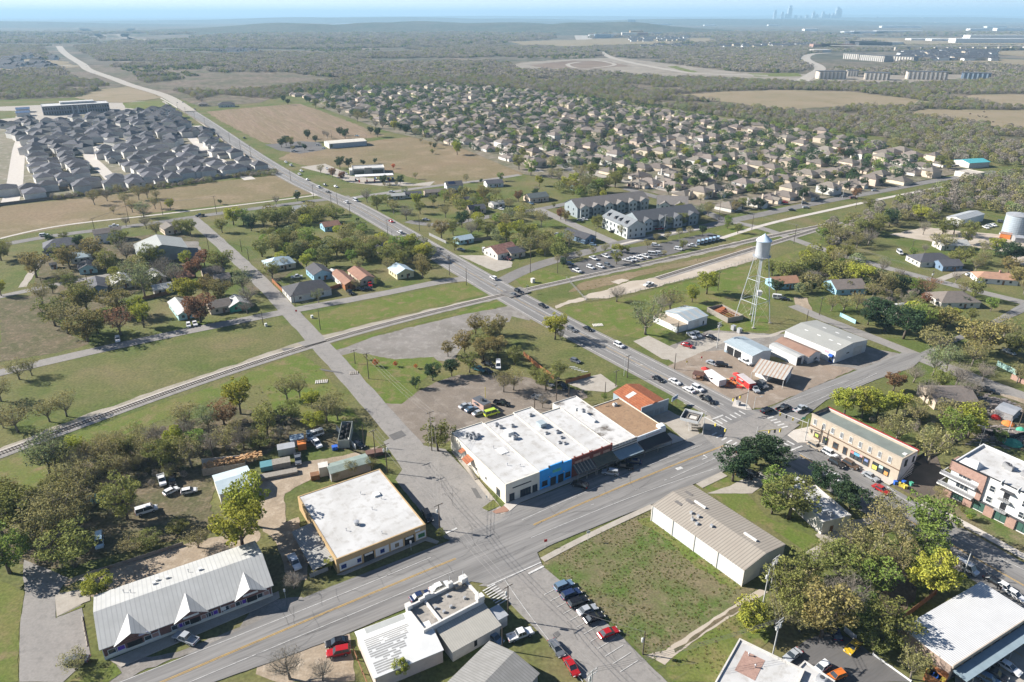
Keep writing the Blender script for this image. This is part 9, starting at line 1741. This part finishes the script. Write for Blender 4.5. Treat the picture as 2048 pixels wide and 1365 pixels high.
signal(K(1,3,290,722), K(1,3,85,495), "signal mast on corner pavement of yellow brick block", PS); signal(K(1,2,1508,672), K(1,2,1700,632), "signal mast beside the hollow sign canopy", PS); signal(K(1,2,1917,790), K(1,3,110,628), "signal mast by shaded parking court", YELP); signal(K(1,2,1850,470), K(1,2,1745,388), "signal mast on corner of food court yard", PW)
for i, (q, lb) in enumerate(((K(2,2,122,862),"crossing signal north-east of the highway rails"),(K(2,1,1902,852),"crossing signal south-west of the highway rails"))):
    o = empty("crossing_signal", at(*q), .6, lb, "railway signal"); b = MB(); b.tube([(0,0,0),(0,0,4.4)], .09, 6); b.build("post", PS, o); b = MB(); b.box(-.9,.9,-.05,.05,3.3,3.6); b.build("lamp_bar", BLACK, o); b = MB(); b.add([(-.7,.06,3.7),(-.5,.06,3.7),(.7,.06,4.5),(.5,.06,4.5)], [(0,1,2,3)]); b.add([(.7,.065,3.7),(.5,.065,3.7),(-.7,.065,4.5),(-.5,.065,4.5)], [(0,1,2,3)]); b.build("crossbuck", WHITE, o)
def lamp(q, h, label, d=(1,0)):
    o = empty("street_lamp", at(*q), math.atan2(d[1], d[0]), label, "street lamp", "street lamps"); b = MB(); b.tube([(0,0,0),(0,0,h)], .1, 6, .07); b.build("post", PS, o); b = MB(); b.tube([(0,0,h),(1.8,0,h+.3)], .05, 5); b.build("arm", PS, o); b = MB(); b.box(1.6,2.3,-.15,.15,h+.2,h+.38); b.build("lamp_head", PS, o)
lamp(K(1,3,945,1350), 9, "tall lamp pole on the right-hand street near red sedan", (-.5,.8)); lamp(K(1,3,1665,790), 8, "lamp pole behind the modern white block", (-.8,.2)); lamp(K(1,3,1870,745), 9, "lamp pole beside scrap yard screen fence", (-.8,.3)); lamp(K(1,2,885,207), 7, "lamp pole at highway edge above rusty fence"); lamp(K(1,2,1913,468), 4.5, "short lamp post on the corner of food court yard")
for i, (q, m, s, lb) in enumerate(((K(2,2,165,775),OFFW,1.6,"white railway relay cabinet beside the level crossing"),(K(2,1,445,1055),WHITE,.9,"small white cabinet on grass by north street corner"),(K(2,1,80,1120),WHITE,.9,"small white cabinet by the north junction pole"),(K(1,2,1790,440),GREY,1.1,"grey signal cabinet on the corner pavement"),(K(2,2,1750,1150),GALV,1.5,"galvanised tank box left of its twin below water tower"),(K(2,2,1797,1172),GALV,1.5,"galvanised tank box right of its twin below water tower"),(K(0,1,1545,1130),STEELB,1.0,"blue-grey bin nearest patched roof shop wall"),(K(0,1,1597,1108),STEELB,1.0,"blue-grey bin in middle of the bin row"),(K(0,1,1642,1082),STEELB,1.0,"blue-grey bin nearest white pickup"),(K(0,3,560,110),YELP,.8,"yellow bin behind the small white store"),(K(0,3,590,95),BLUP,.8,"blue bin behind the small white store"))):
    o = MB(); o.box(-s/2,s/2,-s/2,s/2,0,s*1.25); o.box(-s*.54,s*.54,-s*.54,s*.54,s*1.253,s*1.35); o.box(-s*.2,s*.2,-s*.56,-s*.503,s*.5,s*.8); o = o.build("cabinet" if "bin" not in lb else "waste_bin", m); o.location = at(*q)+Vector((0,0,.1)); o.rotation_euler.z = G1; tag(o, lb, "cabinet" if "bin" not in lb else "bin")
for i, (x, y, m) in enumerate(((1005,1065,BLUP),(1045,1080,YELP),(1070,1062,BLUP),(1085,1100,YELP),(1060,1085,YELP),(1130,1075,GRNP))):
    o = MB(); o.box(-.4,.4,-.4,.4,0,1.05); o.box(-.45,.45,-.47,.45,1.053,1.16); o.box(-.3,.3,.42,.5,.9,1.0); o = o.build("waste_bin", m); o.location = at(*K(1,3,x,y)); o.rotation_euler.z = i; tag(o, "%s wheeled bin at brick block rear corner, %s from its wall" % ({0:'blue',2:'blue'}.get(i,'yellow' if m is YELP else 'green'), ordn(i)), "bin", "wheeled bins behind the brick block")
for i, (q, m, w, h, lb) in enumerate(((K(0,2,600,245),WHITE,.9,3.2,"white street sign on sidewalk beside vacant lot"),(K(0,2,265,290),REDP,.8,2.3,"stop sign at the vacant lot corner"),(K(0,1,1228,320),WHITE,.5,3.0,"tall narrow sign before corner store"),(K(0,1,235,700),WHITE,.4,2.8,"narrow white sign left of the corner store grass"),(K(1,3,260,650),GRNP,1.3,5.5,"green street-name sign on brick block corner"),(K(2,1,322,1030),REDP,.8,2.4,"red stop sign at the north street junction"),(K(1,1,1825,1190),WHITE,.4,1.6,"small sign in planter of cream shop"),(K(1,2,1497,90),REDP,.6,2.0,"small round red sign in garage yard"),(K(1,2,1380,120),YELP,.6,1.8,"small yellow marker at garage yard entrance"),(K(2,1,325,80),WHITE,2.0,3.4,"white and blue notice board in hay meadow"),(K(2,1,870,335),WHITE,.8,2.2,"small pale sign on green highway verge"))):
    o = empty("street_sign", at(*q), G1*.5, lb, "sign"); b = MB(); b.tube([(0,0,0),(0,0,h)], .05, 5); b.build("post", PS, o); part(o, "sign_plate", m, (-w/2,w/2,-.1,-.055,h-.8,h))
for i, (x, y) in enumerate(((475,138),(495,148),(518,158),(545,168),(575,178))): o = part(None, "parking_block", WHITE, (-1.2,1.2,-.12,.12,.05,.25)); o.location = at(*K(1,2,x,y)); o.rotation_euler.z = .15; tag(o, "white concrete parking block on grass behind rusty fence, %s from it" % ordn(i), "parking block", "white parking blocks on the grass")
for i, y in enumerate((870,905,950,985,1020,1060)): o = part(None, "wheel_stop", CONC, (-.9,.9,-.1,.1,.1,.26)); o.location = at(*K(0,0,652+i*7,y)); o.rotation_euler.z = G1+1.6; tag(o, "concrete wheel stop beside strip mall car bays, %s from the lawn island" % ordn(i), "wheel stop", "wheel stops beside the strip mall")
for i, (r_, c_, x, y, n) in enumerate(((1,1,520,255,7),(2,2,680,1112,7),(1,1,790,185,5))):
    o = MB(); [o.box(-2.2+k*.65,-1.85+k*.65,-1.3,1.3,.1,.28) for k in range(n)]; o = o.build("culvert_grate", OFFW if i != 2 else CONC); o.location = at(*K(r_,c_,x,y)); o.rotation_euler.z = G1*.3; tag(o, "white concrete drain grate on verge, %s from strip mall" % ordn((0,2,1)[i]), "drain grate", "drain grates on the verges")
for i, (x, y) in enumerate(((1615,320),(1678,332),(1690,342),(1716,338),(1725,304),(1737,347),(1748,345),(1800,386),(1430,280))):
    b = MB(); n = 10; rings = [(-1.15,1.25,.05),(-1.1,1.2,.3),(-.6,1.15,.42),(.2,1.1,.44),(.75,1.2,.38),(1.0,1.35,.24),(1.3,1.5,.18),(1.6,1.4,.15),(1.75,1.3,.05)]; vs = []
    for x_, z_, r_ in rings: vs += [(x_, r_*.8*math.cos(6.283*k/n), z_+r_*math.sin(6.283*k/n)) for k in range(n)]
    b.add(vs, [(j*n+k, j*n+(k+1)%n, (j+1)*n+(k+1)%n, (j+1)*n+k) for j in range(len(rings)-1) for k in range(n)] + [tuple(range(n)), tuple(range((len(rings)-1)*n, len(rings)*n))[::-1]])
    for lx in (-.85, .75):
        for ly in (-.22, .22): b.tube([(lx,ly,1.0),(lx+.06,ly,.5),(lx,ly,0)], .11, 6, .06)
    o = b.build("cow", mat("black_hide", (.03,.022,.018))); p = at(1536+x*.25, 150+y*.25); o.location = (p.x, p.y, .35); o.rotation_euler.z = i*1.3; tag(o, "black cow grazing the pale pasture, %s from the wood edge" % ordn(i), "cow", "black cattle on the pasture")
# ================================================================ HAZE
hb = MB(); hb.box(-70000, 70000, -900, 48000, -1.0, 330)
hz = bpy.data.materials.new("haze_air"); hz.use_nodes = True
hn = hz.node_tree.nodes; hn.remove(hn["Principled BSDF"]); pv = hn.new("ShaderNodeVolumePrincipled")
pv.inputs["Color"].default_value = (0.50, 0.78, 1.0, 1); pv.inputs["Density"].default_value = 0.000085; pv.inputs["Anisotropy"].default_value = 0.05
hz.node_tree.links.new(pv.outputs[0], hn["Material Output"].inputs["Volume"])
ho = hb.build("haze", hz); ho['kind'] = 'stuff'; hz.cycles.homogeneous_volume = True
